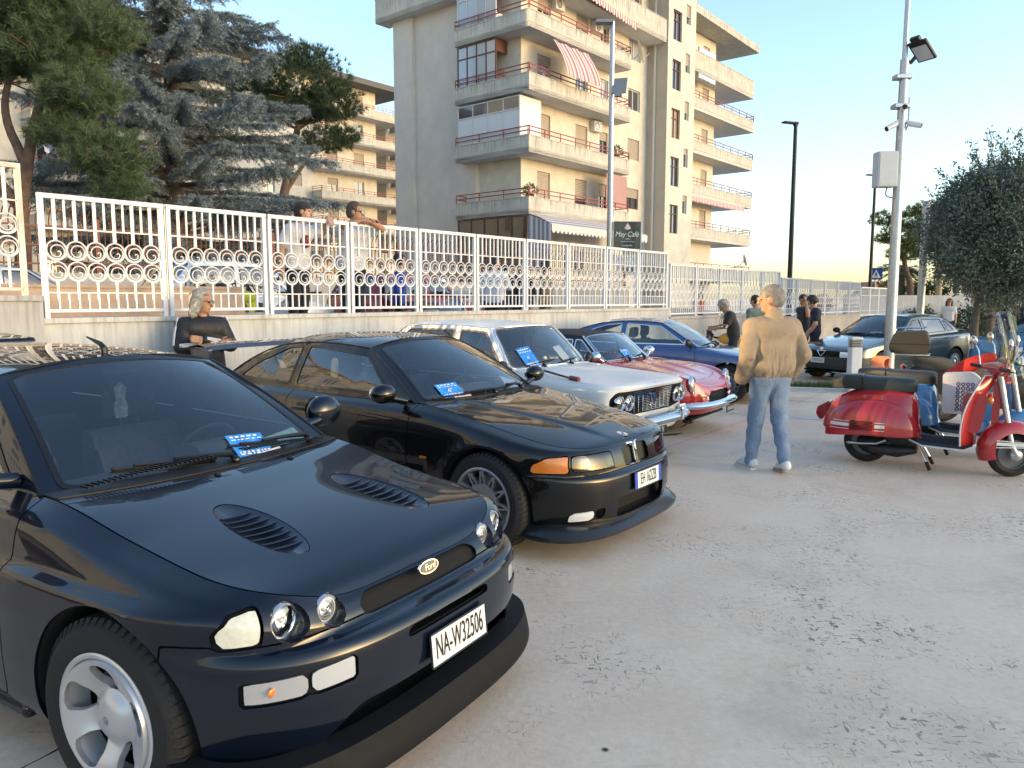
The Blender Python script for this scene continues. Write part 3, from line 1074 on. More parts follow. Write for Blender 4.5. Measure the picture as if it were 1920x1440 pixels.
SECTIONS = [  # t0, t1, panels, wall top, rail bottom, rail top
 (-7.62, -1.50, 5, 1.645, 1.72, 2.885),
 (-1.40, 10.84, 10, 1.43, 1.513, 2.64),
 (10.93, 17.36, 5, 1.23, 1.305, 2.41),
 (17.44, 25.00, 6, 1.10, 1.20, 2.25),
 (25.10, 28.60, 3, .98, 1.05, 2.08),
]
WALL_LABELS = ['tall grey concrete wall block at the far left under the raised fence', 'long pale streaked concrete retaining wall behind the parked cars',
   'grey concrete wall stretch behind the man bending over the motorcycle', 'low grey concrete wall behind the two men in black shirts', 'last short concrete wall step beside the slim camera pole']
for i, (t0, t1, n, zt, zb, zr) in enumerate(SECTIONS):
 m_ = MB()
 L_ = t1 - t0 + .09
 m_.box((L_ / 2, .15, zt / 2 - .1), (L_, .30, zt + .2))
 m_.box((L_ / 2, .14, zt + .005), (L_, .345, .05))
 ext = .05 if i else .0
 o = m_.build('retaining_wall', concrete_wall_mat('wall_concrete_%d' % i, (.50, .50, .485) if i == 1 else (.42, .405, .39), .55, zt), smooth=0)
 o.location = wallp(t0 - .045, -.06 if i else .04); o.rotation_euler = (0, 0, math.atan2(E1[1], E1[0]))
 tag(o, WALL_LABELS[i], 'wall')
# terrace behind the wall: a sloping asphalt sheet
m_ = MB()
ts = [-60, -8, 0, 11, 17.4, 25, 30]
zs = [1.5, 1.35, 1.17, 1.02, .92, .82, .75]
zl = [.9, .80, .72, .70, .66, .62, .6]
S0 = [wallp(t, -.2, z) for t, z in zip(ts, zs)]; S1 = [wallp(t, -1.22, z) for t, z in zip(ts, zs)]; S2 = [wallp(t, -1.24, z) for t, z in zip(ts, zl)]; S3 = [wallp(t, -8.9, z) for t, z in zip(ts, zl)]; S4 = [wallp(t, -9.1, 1.2) for t in ts]; S5 = [wallp(t, -70, 1.3) for t in ts]
m_.grid(np.array([S0, S1, S2, S3, S4, S5]))
m_.grid(np.array([[wallp(30, -.2, .75), wallp(30, -1.22, .75), wallp(30, -1.24, .6), wallp(30, -8.9, .6), wallp(30, -9.1, 1.2), wallp(30, -70, 1.3)], [wallp(50, b, -.02) for b in (-.2, -1.22, -1.24, -8.9, -9.1, -70)]]))
tag(m_.build('terrace_road', mat('pale_asphalt', (.17, .165, .16), .9, var=.2, vscale=2, bump=.2, bscale=60), smooth=0), 'raised asphalt road behind the white fence', kind='structure')
# low pink parapet just behind the white fence
m_ = MB()
m_.box((3.6, .12, .9), (8.6, .22, 1.75)); m_.box((3.6, .12, 1.775), (8.62, .26, .03))
o = m_.build('parapet_wall', mat('pink_travertine', (.46, .35, .28), .8, var=.18, vscale=5, bump=.2, bscale=30), smooth=0)
o.location = wallp(-6.9, -.55); o.rotation_euler = (0, 0, math.atan2(E1[1], E1[0]))
tag(o, 'low pinkish stone parapet seen through the white fence', 'wall')
# ================================================================ white scroll fence
M_white = mat('white_fence_paint', (.66, .67, .675), .45, var=.05, vscale=6, rvar=.1)
M_white_old = mat('white_fence_paint_rusty', (.62, .62, .60), .5, color2=(.46, .36, .25), vscale=3)
_fm = {}
def fmesh(key, builder):
 if key not in _fm:
  b = MB(); builder(b)
  me = bpy.data.meshes.new(key[0]); me.from_pydata([tuple(map(float, v)) for v in b.V], [], b.F)
  me.materials.append(M_white); me.shade_smooth(); me.set_sharp_from_angle(angle=RAD(40))
  _fm[key] = me
 return _fm[key]
def inst(name, me, parent, loc, scale=(1, 1, 1)):
 o = bpy.data.objects.new(name, me); link(o, parent); o.location = loc; o.scale = scale
 return o
def spiral_path(r):
 P = []
 for k in range(30):
  a = k / 29
  rad = r * (.94 * (1 - a)**.55 * .93 + .10)
  th = RAD(150) + a * RAD(640)
  off = a * .0
  P.append((rad * math.cos(th) + .010 * a, 0, rad * math.sin(th) - .018 * a * 1.2))
 return P
FENCE_LABELS = ['highest white scroll fence stretch at the far left edge', 'long white fence with two rows of scrolled rings behind the parked cars',
    'lower white ring fence stretch right of the step, behind the jacketed man', 'white ring fence receding behind the two men in black shirts', 'farthest small white fence stretch beside the slim camera pole']
for i, (t0, t1, npan, zt, zb, zr) in enumerate(SECTIONS):
 fence = thing('scroll_fence', tuple(wallp(t0, -.10)), math.atan2(E1[1], E1[0]), FENCE_LABELS[i], 'fence', 'white scroll fence stretches')
 pw = (t1 - t0) / npan
 far = i == 4
 rr = .100; nr_ = 6
 h = zr - zb
 z_thin = zr - .325 * h / 1.127; zc1 = zb + .594 * h / 1.127; zc2 = zb + .394 * h / 1.127; z_low = zb + .19 * h / 1.127
 rr = min(.100, pw / 12.4)
 for k in range(npan):
  x0 = k * pw; w = pw - .03
  b = MB()
  b.box((w / 2, 0, zr - .022), (w, .05, .044)); b.box((w / 2, 0, zb + .015), (w, .035, .03))
  b.box((w / 2, 0, z_thin), (w - .06, .012, .014)); b.box((w / 2, 0, z_low), (w - .06, .012, .012))
  for xx in (.022, w - .022):
   b.box((xx, 0, (zr + zt) / 2 - .02), (.044, .044, zr - zt))
  p = b.build('fence_panel', M_white if i else M_white_old, fence, 0)
  p.location = (x0, 0, 0)
  sp_ = (w - .09) / nr_
  if far:
   b = MB()
   for q in range(13):
    b.box((.07 + q * (w - .14) / 12, 0, (zr + zb) / 2), (.014, .014, zr - zb))
   b.build('bars', M_white, p, 0)
   continue
  for q in range(nr_):
   cx = .045 + sp_ * (q + .5)
   inst('bar', fmesh(('bar', i, 'a'), lambda b_: (b_.box((0, 0, (zr - .04 + zc1 + rr) / 2), (.024, .024, zr - .04 - zc1 - rr)), b_.ball((0, 0, zc1 + rr + .02), (.02, .02, .014), 8, 6), b_.ball((0, 0, zc1 + rr + .045), (.015, .015, .012), 8, 6))), p, (cx, 0, 0))
   inst('bar', fmesh(('bar', i, 'b'), lambda b_: (b_.box((0, 0, (zb + .03 + zc2 - rr) / 2), (.018, .018, zc2 - rr - zb - .03)), b_.ball((0, 0, zc2 - rr - .015), (.016, .016, .014), 8, 6))), p, (cx, 0, 0))
   if q < nr_ - 1 or True:
    xb = .045 + sp_ * (q + 1) if q < nr_ - 1 else None
    if xb:
     inst('bar', fmesh(('bar', i, 'c'), lambda b_: b_.box((0, 0, (zr - .04 + z_thin) / 2), (.016, .016, zr - .04 - z_thin))), p, (xb, 0, 0))
     inst('bar', fmesh(('bar', i, 'd'), lambda b_: b_.box((0, 0, (zb + .03 + z_low) / 2), (.014, .014, z_low - zb - .03))), p, (xb, 0, 0))
   for zc in (zc1, zc2):
    inst('ring', fmesh(('ring', round(rr, 3)), lambda b_: b_.tube([((rr - .006) * math.cos(a), 0, (rr - .006) * math.sin(a)) for a in np.linspace(0, 2 * math.pi, 28, endpoint=False)], .0075, 6, closed=True)), p, (cx, 0, zc))
    inst('scroll', fmesh(('scroll', round(rr, 3)), lambda b_: b_.tube(spiral_path(rr - .01), .006, 5)), p, (cx, 0, zc))
# ================================================================ rust fence across the terrace road
M_rust = mat('rust_red_bars', (.16, .055, .035), .6, var=.25, vscale=10)
rf = thing('railing_fence', tuple(wallp(-10, -9.0)), math.atan2(E1[1], E1[0]), 'rust brown spiked railing on a grey base wall across the terrace road', 'fence')
b = MB(); b.box((17, .15, 1.35), (34, .3, 1.65)); b.build('base_wall', mat('grey_render', (.36, .34, .31), .9, var=.15, vscale=3), rf, 0)
b = MB()
for z in (2.35, 3.1, 2.72): b.box((17, .15, z), (34, .03, .035))
b.build('rail', M_rust, rf, 0)
for k in range(9):
 b = MB(); b.box((.2 + k * 4.2, .15, 2.7), (.10, .10, 1.2)); b.build('post', M_rust, rf, 0)
b = MB(); b.tube([(0, .15, 2.16), (0, .15, 3.2), (.01, .11, 3.34), (.02, .05, 3.42), (.02, .0, 3.44)], .013, 5)
me_bar = b.build('bar', M_rust, rf)
for k in range(1, 285):
 o = bpy.data.objects.new('bar', me_bar.data); link(o, rf); o.location = (k * .119, 0, 0)
# ================================================================ apartment buildings
M_wall_cream = mat('cream_render', (.61, .565, .475), .9, var=.14, vscale=1.2, bump=.15, bscale=60)
M_wall_grey = mat('grey_beige_clinker', (.60, .56, .50), .88, var=.08, vscale=1.0, bump=.3, bscale=50)
M_wall_shade = mat('shaded_render', (.46, .42, .36), .9, var=.08, vscale=1.0)  # darker copy of the render, puts the tower side's shade into the colour
M_soffit = mat('balcony_soffit', (.62, .60, .57), .9, var=.08, vscale=2)
M_rail_red = mat('maroon_railing', (.27, .04, .045), .5, var=.2, vscale=4)
M_shutter = mat('roller_shutter', (.42, .36, .29), .7, var=.08, vscale=20)
M_wframe = mat('white_window_frame', (.60, .60, .58), .5)
M_wframe_b = mat('brown_window_frame', (.12, .045, .03), .5)
M_pane = mat('window_pane', (.06, .07, .08), .06, 0, coat=1.0, spec=.9)
M_pane_light = mat('curtained_pane', (.38, .42, .46), .12, 0, coat=1.0)
M_stripe_red = None
def parapet_mat():
 m = concrete_wall_mat('balcony_concrete', (.57, .54, .465), 1.0, .80)
 return m
M_parapet = parapet_mat()
def striped(name, c0, c1, scale, axis='X'):
 if name in MATS: return MATS[name]
 m = bpy.data.materials.new(name); m.use_nodes = True
 nt = m.node_tree; N = nt.nodes; L = nt.links; b = N['Principled BSDF']
 tc = N.new('ShaderNodeTexCoord'); sx = N.new('ShaderNodeSeparateXYZ'); L.new(tc.outputs['Object'], sx.inputs[0])
 mu = N.new('ShaderNodeMath'); mu.operation = 'MULTIPLY'; mu.inputs[1].default_value = scale; L.new(sx.outputs[axis], mu.inputs[0])
 fr = N.new('ShaderNodeMath'); fr.operation = 'FRACT'; L.new(mu.outputs[0], fr.inputs[0])
 r = N.new('ShaderNodeValToRGB'); r.color_ramp.interpolation = 'CONSTANT'
 r.color_ramp.elements[0].color = (*c0, 1); r.color_ramp.elements[1].color = (*c1, 1); r.color_ramp.elements[1].position = .5
 L.new(fr.outputs[0], r.inputs['Fac']); L.new(r.outputs['Color'], b.inputs['Base Color']); b.inputs['Roughness'].default_value = .9
 MATS[name] = m
 return m
M_awn_red = striped('red_striped_cloth', (.64, .58, .56), (.42, .17, .18), 4.2)
M_awn_grey = striped('grey_striped_cloth', (.62, .60, .60), (.30, .25, .28), 3.4, 'Y')
M_awn_blue = striped('blue_striped_cloth', (.60, .61, .66), (.20, .20, .34), 1.6)
def wall_holes(mb, o, ux, n, x0, x1, z0, z1, holes, depth=.18, m=0, mr=0):
 """upright wall from o along ux (outward normal n) with rectangular openings and reveals"""
 o = np.asarray(o, float); ux = np.asarray(ux, float); n = np.asarray(n, float); uz = np.array([0, 0, 1.0])
 P = lambda x, z, d=0: o + ux * x + uz * z - n * d
 xs = sorted({x0, x1} | {h[k] for h in holes for k in (0, 1) if x0 < h[k] < x1})
 zs = sorted({z0, z1} | {h[k] for h in holes for k in (2, 3) if z0 < h[k] < z1})
 for a, b in zip(xs[:-1], xs[1:]):
  for c, d in zip(zs[:-1], zs[1:]):
   mx, mz = (a + b) / 2, (c + d) / 2
   if any(h[0] < mx < h[1] and h[2] < mz < h[3] for h in holes): continue
   mb.quad(P(a, c), P(b, c), P(b, d), P(a, d), m)
 for a, b, c, d in holes:
  mb.quad(P(a, c), P(a, d), P(a, d, depth), P(a, c, depth), mr)
  mb.quad(P(b, d), P(b, c), P(b, c, depth), P(b, d, depth), mr)
  mb.quad(P(a, c), P(b, c), P(b, c, depth), P(a, c, depth), mr)
  mb.quad(P(b, d), P(a, d), P(a, d, depth), P(b, d, depth), mr)
def window(parent, o, ux, n, x0, x1, z0, z1, frame=None, leaves=2, shutter=0.0, pane=None, depth=.14, name='window', transom=None):
 """window with frame, panes and a partly lowered shutter; shutter 0..1"""
 o = np.asarray(o, float); ux = np.asarray(ux, float); n = np.asarray(n, float); uz = np.array([0, 0, 1.0])
 P = lambda x, z, d=0: o + ux * x + uz * z - n * d
 Rm = np.stack([ux, n, uz], 1)
 t = .06
 mb = MB()
 zc, xc = (z0 + z1) / 2, (x0 + x1) / 2
 for xx in np.linspace(x0 + t / 2, x1 - t / 2, leaves + 1): mb.box(P(xx, zc, depth), (t, .06, z1 - z0), Rm)
 for zz in (z0 + t / 2, z1 - t / 2) + ((transom,) if transom else ()): mb.box(P(xc, zz, depth - .003), (x1 - x0, .06, t), Rm)
 w = mb.build(name, frame or M_wframe, parent, 0)
 mb = MB(); mb.quad(P(x0, z0, depth + .02), P(x1, z0, depth + .02), P(x1, z1, depth + .02), P(x0, z1, depth + .02)); mb.build('pane', pane or M_pane, w, 0)
 if shutter > 0:
  zs = z1 - (z1 - z0) * shutter
  mb = MB()
  k = max(3, int((z1 - zs) / .09))
  for i in range(k):
   a, b = zs + (z1 - zs) * i / k, zs + (z1 - zs) * (i + .9) / k
   mb.add([P(x0, a, depth - .05), P(x1, a, depth - .05), P(x1, (a + b) / 2, depth - .065), P(x0, (a + b) / 2, depth - .065), P(x1, b, depth - .05), P(x0, b, depth - .05)], [(0, 1, 2, 3), (3, 2, 4, 5)])
  mb.build('shutter', M_shutter, w, 0)
 return w
def balcony(parent, pts, zb, hp=.78, rails=2, rail_h=.40, th=.10, wall_pts=None, rail_mat=None, drop=0.0):
 """pts: outer edge in plan, parapet on it; slab fills to wall_pts"""
 rail_mat = rail_mat or M_rail_red
 pts = [np.array([*p, 0.0]) for p in pts]
 mb = MB()
 for a, b in zip(pts[:-1], pts[1:]):
  d = b - a; L_ = np.linalg.norm(d); d /= L_; nn = np.array([d[1], -d[0], 0])
  Rm = np.stack([d, nn, np.array([0, 0, 1.0])], 1)
  mb.box((a + b) / 2 - nn * th / 2 + (0, 0, hp / 2), (L_ - .004, th, hp), Rm)
  mb.box((a + b) / 2 - nn * th / 2 + (0, 0, hp + .02), (L_ + .02, th + .05, .04), Rm)
  mb.box((a + b) / 2 + nn * .012 + (0, 0, .24), (L_, .03, .035), Rm)
 o = mb.build('balcony', M_parapet, parent, 0)
 o.location = (0, 0, zb)
 poly = [(p[0], p[1]) for p in pts] + (wall_pts or [])
 mb = MB(); mb.prism(poly, .01, .17); mb.build('slab', M_soffit, o, 0)
 mb = MB()
 for a, b in zip(pts[:-1], pts[1:]):
  d = b - a; L_ = np.linalg.norm(d); d /= L_; nn = np.array([d[1], -d[0], 0])
  Rm = np.stack([d, nn, np.array([0, 0, 1.0])], 1)
  for k in range(rails):
   mb.box((a + b) / 2 - nn * .05 + (0, 0, hp + .04 + rail_h * (k + 1) / rails), (L_ - .02, .035, .045), Rm)
  k = max(1, int(L_ / 1.3))
  for i in range(k + 1):
   mb.box(a + d * L_ * i / k - nn * .05 + (0, 0, hp + rail_h / 2 + .02), (.035, .034, rail_h), Rm)
 if rails: mb.build('railing', rail_mat, o, 0)
 return o
def ac_unit(parent, P, n, ux):
 Rm = np.stack([ux, n, np.array([0, 0, 1.0])], 1)
 mb = MB(); mb.box(P, (.78, .3, .55), Rm); o = mb.build('air_conditioner', M_wframe, parent, 0, bevel=.02)
 mb = MB(); mb.lathe([(.20, 0), (.20, .01), (.17, .012), (.17, .002)], 20, np.asarray(P) + np.asarray(n) * .15 - np.asarray(ux) * .1, n); mb.build('fan_grille', M_black, o)
 mb = MB(); mb.lathe([(.001, .001), (.17, .004)], 20, np.asarray(P) + np.asarray(n) * .15 - np.asarray(ux) * .1, n); mb.build('fan', M_steel, o)
 return o
def valance(parent, a, b, drop, m, name='awning', slope=None):
 """scalloped strip hanging between a and b"""
 a = np.asarray(a, float); b = np.asarray(b, float)
 L_ = np.linalg.norm(b - a); k = int(L_ / .32); mb = MB()
 top, bot = [], []
 for i in range(k * 4 + 1):
  p = a + (b - a) * i / (k * 4)
  top.append(p); bot.append(p - np.array([0, 0, drop * (.65 + .35 * abs(math.sin(math.pi * i / 4)))]))
 rows = [top, bot]
 if slope is not None:
  rows = [[p + np.asarray(slope) for p in top]] + rows
 mb.grid(np.array(rows))
 return mb.build(name, m, parent, 0, solid=.01)
def build_main():
 ang = math.atan2(E1[1], E1[0])
 B = thing('apartment_building', (.4415, 39.2, 0), ang, 'five storey beige apartment block with wraparound concrete balconies and cafe at street level', 'building')
 X = np.array([1.0, 0, 0]); NF = np.array([0, -1.0, 0]); NL = np.array([-1.0, 0, 0]); YB = np.array([0, 1.0, 0])
 FL = [5.74, 8.63, 11.50, 14.36, 17.25]
 G0 = 1.1
 # facade behind the balconies with openings
 holes = []
 fl = [1.3] + [z + .17 for z in FL]
 for i, z in enumerate(fl):
  if i == 0:
   holes += [(1.3, 2.3, z + 1.7, z + 3.1), (4.6, 5.6, z + 1.7, z + 3.1)]
  else:
   holes += [(1.31, 2.41, z, z + 2.25), (4.66, 5.80, z, z + 2.25), (7.0, 7.85, z, z + 2.25), (10.0, 11.35, z + 1.15, z + 2.35)]
 mb = MB()
 wall_holes(mb, (0, 0, 0), X, NF, 0, 12.2, G0, 20.3, holes, .2)
 wall_holes(mb, (0, 8.7, 0), -YB, NL, 0, 8.7, G0, 17.3, [], .2)
 mb.quad((0, 8.7, G0), (24, 8.7, G0), (24, 8.7, 20), (0, 8.7, 20))
 mb.build('facade_wall', M_wall_cream, B, 0)
 # blind end wall stands proud of the corner bay
 mb = MB(); mb.box((-.13, 5.75, 9.2), (.26, 5.95, 16.2)); mb.build('end_wall', M_wall_grey, B, 0)
 mb = MB(); mb.box((-.02, 8.0, 9.2), (.9, 1.5, 16.2)); mb.build('end_wall', M_wall_grey, B, 0)
 for i, z in enumerate(fl):
  if i == 0:
   for x0 in (1.3, 4.6):
    w = window(B, (0, 0, 0), X, NF, x0, x0 + 1.0, z + 1.7, z + 3.1, M_wframe, 2)
    g = MB()
    for q in range(9): g.cyl((x0 + .06 + q * .11, .02, z + 1.72), (x0 + .06 + q * .11, .02, z + 3.08), .012, 5)
    for q in range(4): g.cyl((x0, .02, z + 1.8 + q * .4), (x0 + 1, .02, z + 1.8 + q * .4), .012, 5)
    g.build('window_grille', M_wframe, w, 0)
   continue
  sh = {1: (.62, .45, .3, .45), 2: (1, .75, .2, 1.0), 3: (.2, .0, .0, .0), 4: (.3, .3, .0, .0), 5: (.5, .5, .5, .3)}[i]
  for (x0, x1, a, b_), s_ in zip(((1.31, 2.41, 0, 2.25), (4.66, 5.80, 0, 2.25), (7.0, 7.85, 0, 2.25), (10.0, 11.35, 1.15, 2.35)), sh):
   window(B, (0, 0, 0), X, NF, x0, x1, z + a, z + b_, M_wframe_b if i < 3 else M_wframe, 2, s_, M_pane if (i + int(x0)) % 2 else M_pane_light)
 # L shaped balconies
 for i, z in enumerate(FL):
  if i < 4:
   balcony(B, [(-.26, 3.55), (-1.0, 3.55), (-1.0, -1.3), (8.12, -1.3), (8.12, 0)], z, .78, wall_pts=[(0, 0), (0, 3.55)])
  else:
   balcony(B, [(-1.0, 9.6), (-1.0, -1.3), (12.1, -1.3), (12.1, 0)], z - .45, 1.25, rails=0, wall_pts=[(0, 0), (0, 9.6)])
 # glazed and boarded verandas on the left bays
 for i, (fm_, pm, hh) in {1: (M_wframe, M_pane_light, 2.2), 2: (M_wframe, None, 2.6), 3: (M_wframe_b, M_pane_light, 2.65), 4: (M_wframe, M_pane_light, 2.6)}.items():
  if i == 1: continue
  z = FL[i - 1] + .17
  mb = MB(); n_ = 4; y0, y1 = -.6 if i == 2 else .9, 3.45
  for k in range(n_ + 1):
   mb.box((-.84, y0 + (y1 - y0) * k / n_, z + hh / 2), (.06, .06, hh))
  for zz in (z + .03, z + hh - .62, z + hh - .03): mb.box((-.843, (y0 + y1) / 2, zz), (.055, y1 - y0, .06))
  o = mb.build('veranda', fm_, B, 0)
  for k in range(n_):
   a, b_ = y0 + (y1 - y0) * k / n_ + .03, y0 + (y1 - y0) * (k + 1) / n_ - .03
   for zz0, zz1, mm in ((z + .06, z + hh - .65, pm or mat('white_board', (.66, .67, .68), .5, var=.04)), (z + hh - .59, z + hh - .06, M_pane if i == 2 else M_pane_light)):
    q = MB(); q.quad((-.84, b_, zz0), (-.84, a, zz0), (-.84, a, zz1), (-.84, b_, zz1)); q.build('veranda_panel', mm, o, 0)
  if i == 2:
   q = MB(); q.box((.0, y0, z + hh / 2), (1.62, .05, hh)); q.build('veranda_panel', mat('white_board'), o, 0)
  else:
   q = MB(); q.box((-.40, y0, z + hh - .3), (.85, .05, .6)); q.box((-.40, y0, z + .5), (.85, .05, 1.0)); q.build('veranda_panel', M_wframe_b if i == 3 else M_wframe, o, 0)
 # window bay wall to the right of the balconies + stair tower
 tz = 20.2
 mb = MB()
 th = []
 for k in range(5):
  z = FL[k] + .17
  th += [(12.76, 13.85, z + .05 - .1, z + 1.75)]
 th += [(12.76, 13.85, 17.25 + .2 - .1, 19.2)]
 th = [(a, b_, 5.7 + 2.87 * k, 7.45 + 2.87 * k) for k in range(5) for a, b_ in ((12.76, 13.85),)]
 sm = [(14.42, 15.0, 7.0 + 2.87 * k, 8.15 + 2.87 * k) for k in range(5)]
 wall_holes(mb, (0, -1.37, 0), X, NF, 12.18, 15.7, G0, tz, th + sm, .2)
 wall_holes(mb, (12.18, 0, 0), -YB, NL, 0, 1.37, G0, tz, [], m=1)  # side face's shade is painted with the darker render
 mb.quad((15.7, -1.37, G0), (15.7, 1.3, G0), (15.7, 1.3, tz), (15.7, -1.37, tz))
 mb.quad((12.18, -1.37, tz), (15.7, -1.37, tz), (15.7, 3, tz), (12.18, 3, tz))
 mb.build('stair_tower', [M_wall_cream, M_wall_shade], B, 0)
 mb = MB(); mb.box((12.1, -.55, 10.6), (.10, .10, 19)); mb.build('drainpipe', M_wframe, B, 0)
 for k, h_ in enumerate(th):
  window(B, (0, -1.37, 0), X, NF, *h_, M_wframe_b, 2, 0, M_pane if k != 2 else mat('sunset_tinted_pane', (.30, .20, .10), .08, coat=1.0), transom=h_[2] + 1.2)  # one pane has a warm sunset reflection put into its colour
 for h_ in sm:
  window(B, (0, -1.37, 0), X, NF, *h_, M_wframe, 1, .3 if h_[2] < 12 else .6, M_pane)
 # right wing set back, balconies on its front
 mb = MB(); hs = []
 for k in range(6):
  z = fl[k]
  hs += [(19.2, 20.0, z, z + 2.2), (22.2, 23.2, z, z + 2.2)]
 wall_holes(mb, (0, 1.3, 0), X, NF, 15.7, 24.2, G0, 20.2, hs, .2)
 mb.quad((24.2, 1.3, G0), (24.2, 8.7, G0), (24.2, 8.7, 20.2), (24.2, 1.3, 20.2))
 mb.build('right_wing_wall', M_wall_cream, B, 0)
 for k, h_ in enumerate(hs):
  window(B, (0, 1.3, 0), X, NF, *h_, M_wframe, 1, .5 if k % 3 else 1.0, M_pane)
 for i, z in enumerate([2.9] + FL):
  if i < 5:
   balcony(B, [(17.9, 1.3), (17.9, 0), (28.4, 0), (28.4, 5.5)], z, .80, wall_pts=[(24.2, 5.5), (24.2, 1.3)])
  else:
   balcony(B, [(15.72, 0.1), (28.4, 0.1), (28.4, 5.5)], z - .35, 1.30, rails=0, wall_pts=[(24.2, 5.5), (24.2, 1.3), (15.72, 1.3)])
 mb = MB(); mb.prism([(15.4, -.5), (28.5, -.2), (28.5, 9), (15.4, 9)], 20.25, 20.55); mb.prism([(15.4, -.5), (28.5, -.2), (28.5, -.05), (15.4, -.35)], 20.56, 20.75)
 mb.prism([(-1.2, -1.5), (15.39, -1.5), (15.39, 9.6), (-1.2, 9.6)], 20.3, 20.7)
 mb.build('roof', M_parapet, B, 0)
 mb = MB(); mb.box((20.5, .18, 17.6), (2.6, .1, 2.0)); mb.box((17.5, .18, 18.2), (2.4, .1, 1.4)); mb.build('veranda_glazing', M_pane_light, B, 0)
 # awnings
 valance(B, (2.0, -1.65, 17.2), (8.1, -1.65, 16.75), .38, M_awn_red, slope=(0, .5, .35))
 valance(B, (18.3, -.05, 8.62), (27.0, -.05, 8.62), .40, M_awn_red)
 mb = MB()
 G = []
 for k in range(9):
  t = k / 8
  G.append([(x, -1.2 - .9 * math.sin(t * 1.35) - .06 * math.sin(x * 7), 14.25 - 1.80 * t) for x in np.linspace(1.0, 4.1, 24)])
 mb.grid(np.array(G)); mb.build('awning', M_awn_red, B, 40, solid=.01)
 mb = MB(); mb.grid(np.array([[(x, -1.22, z) for x in np.linspace(5.9, 8.0, 14)] for z in (8.5, 6.7)])); mb.build('awning', striped('red_white_blind', (.5, .36, .33), (.34, .14, .13), 9.0), B, 0, solid=.01)
 # cafe awning at street level
 mb = MB(); mb.grid(np.array([[(x, -1.3 - 1.3 * t, 5.72 - .55 * t**1.3) for x in np.linspace(-.9, 8.0, 20)] for t in np.linspace(0, 1, 5)])); mb.build('cafe_awning', M_awn_grey, B, 0, solid=.01)
 valance(B, (-.9, -2.61, 5.17), (8.0, -2.61, 5.17), .42, mat('awning_cream', (.60, .57, .56), .9), 'cafe_awning_valance')
 for x in (-.92, 7.7):
  mb = MB(); mb.grid(np.array([[(x + .06 * math.sin(5 * y), -1.2 - y * 1.35, z - .5 * y * (z > 4)) for y in np.linspace(0, 1.05, 10)] for z in (5.7, 4.4, 3.0)])); mb.build('cafe_side_curtain', M_awn_grey, B, 0, solid=.01)
 # dark glazed cafe front under the first balcony
 mb = MB()
 for k in range(6): mb.box((-.95, 3.4 - k * .9, 3.9), (.06, .06, 3.6))
 for zz in (2.2, 4.2, 5.65): mb.box((-.953, 1.1, zz), (.05, 4.7, .06))
 o = mb.build('cafe_front', M_wframe_b, B, 0)
 for k in range(5):
  q = MB(); q.quad((-.95, 3.37 - k * .9, 2.2), (-.95, 2.53 - k * .9, 2.2), (-.95, 2.53 - k * .9, 5.62), (-.95, 3.37 - k * .9, 5.62)); q.build('cafe_pane', mat('cafe_dark_pane', (.03, .03, .033), .1, coat=1), o, 0)
 for P in ((-.2 + .35, -.18, 11.05), (6.4, -.18, 11.15), (2.8, -.18, 16.6), (6.4, -.18, 16.4)):
  ac_unit(B, np.array(P), NF, X)
 ac_unit(B, np.array([17.7, 1.12, 15.9]), NF, X)
 for P, r_ in (((9.6, -1.0, 15.75), .62), ((26.8, -.3, 4.6), .45)):
  mb = MB(); mb.lathe([(.001, -.10), (r_ * .5, -.06), (r_, .02), (r_, .03), (r_ * .5, -.05)], 24, P, (.55, -.8, .25))
  mb.tube([np.array(P), np.array(P) + (0, .3, -.3), np.array(P) + (-.6, .5, -.5)], .03, 6); mb.tube([np.array(P) + (0, 0, -r_ * .8), np.array(P) + np.array([.3, -.42, -.1]) * r_ / .6], .015, 5)
  mb.build('satellite_dish', M_wframe, B, 40)
 # balcony pot plants
 for P in ((7.3, -.95, 9.7), (-.4, -.9, 6.75)):
  mb = MB(); mb.lathe([(.10, 0), (.15, .28), (.16, .3)], 12, np.array(P) - (0, 0, .3)); o = mb.build('plant_pot', mat('terracotta', (.35, .13, .06), .8), B)
  V, F = leaf_cloud(np.array(P) + (0, 0, .15), (.45, .35, .30), 260, .16, 3); mk('pot_plant', V, F, leaf_mat('pot_leaf', (.05, .10, .03), (.10, .16, .05)), o, 0)
 return B
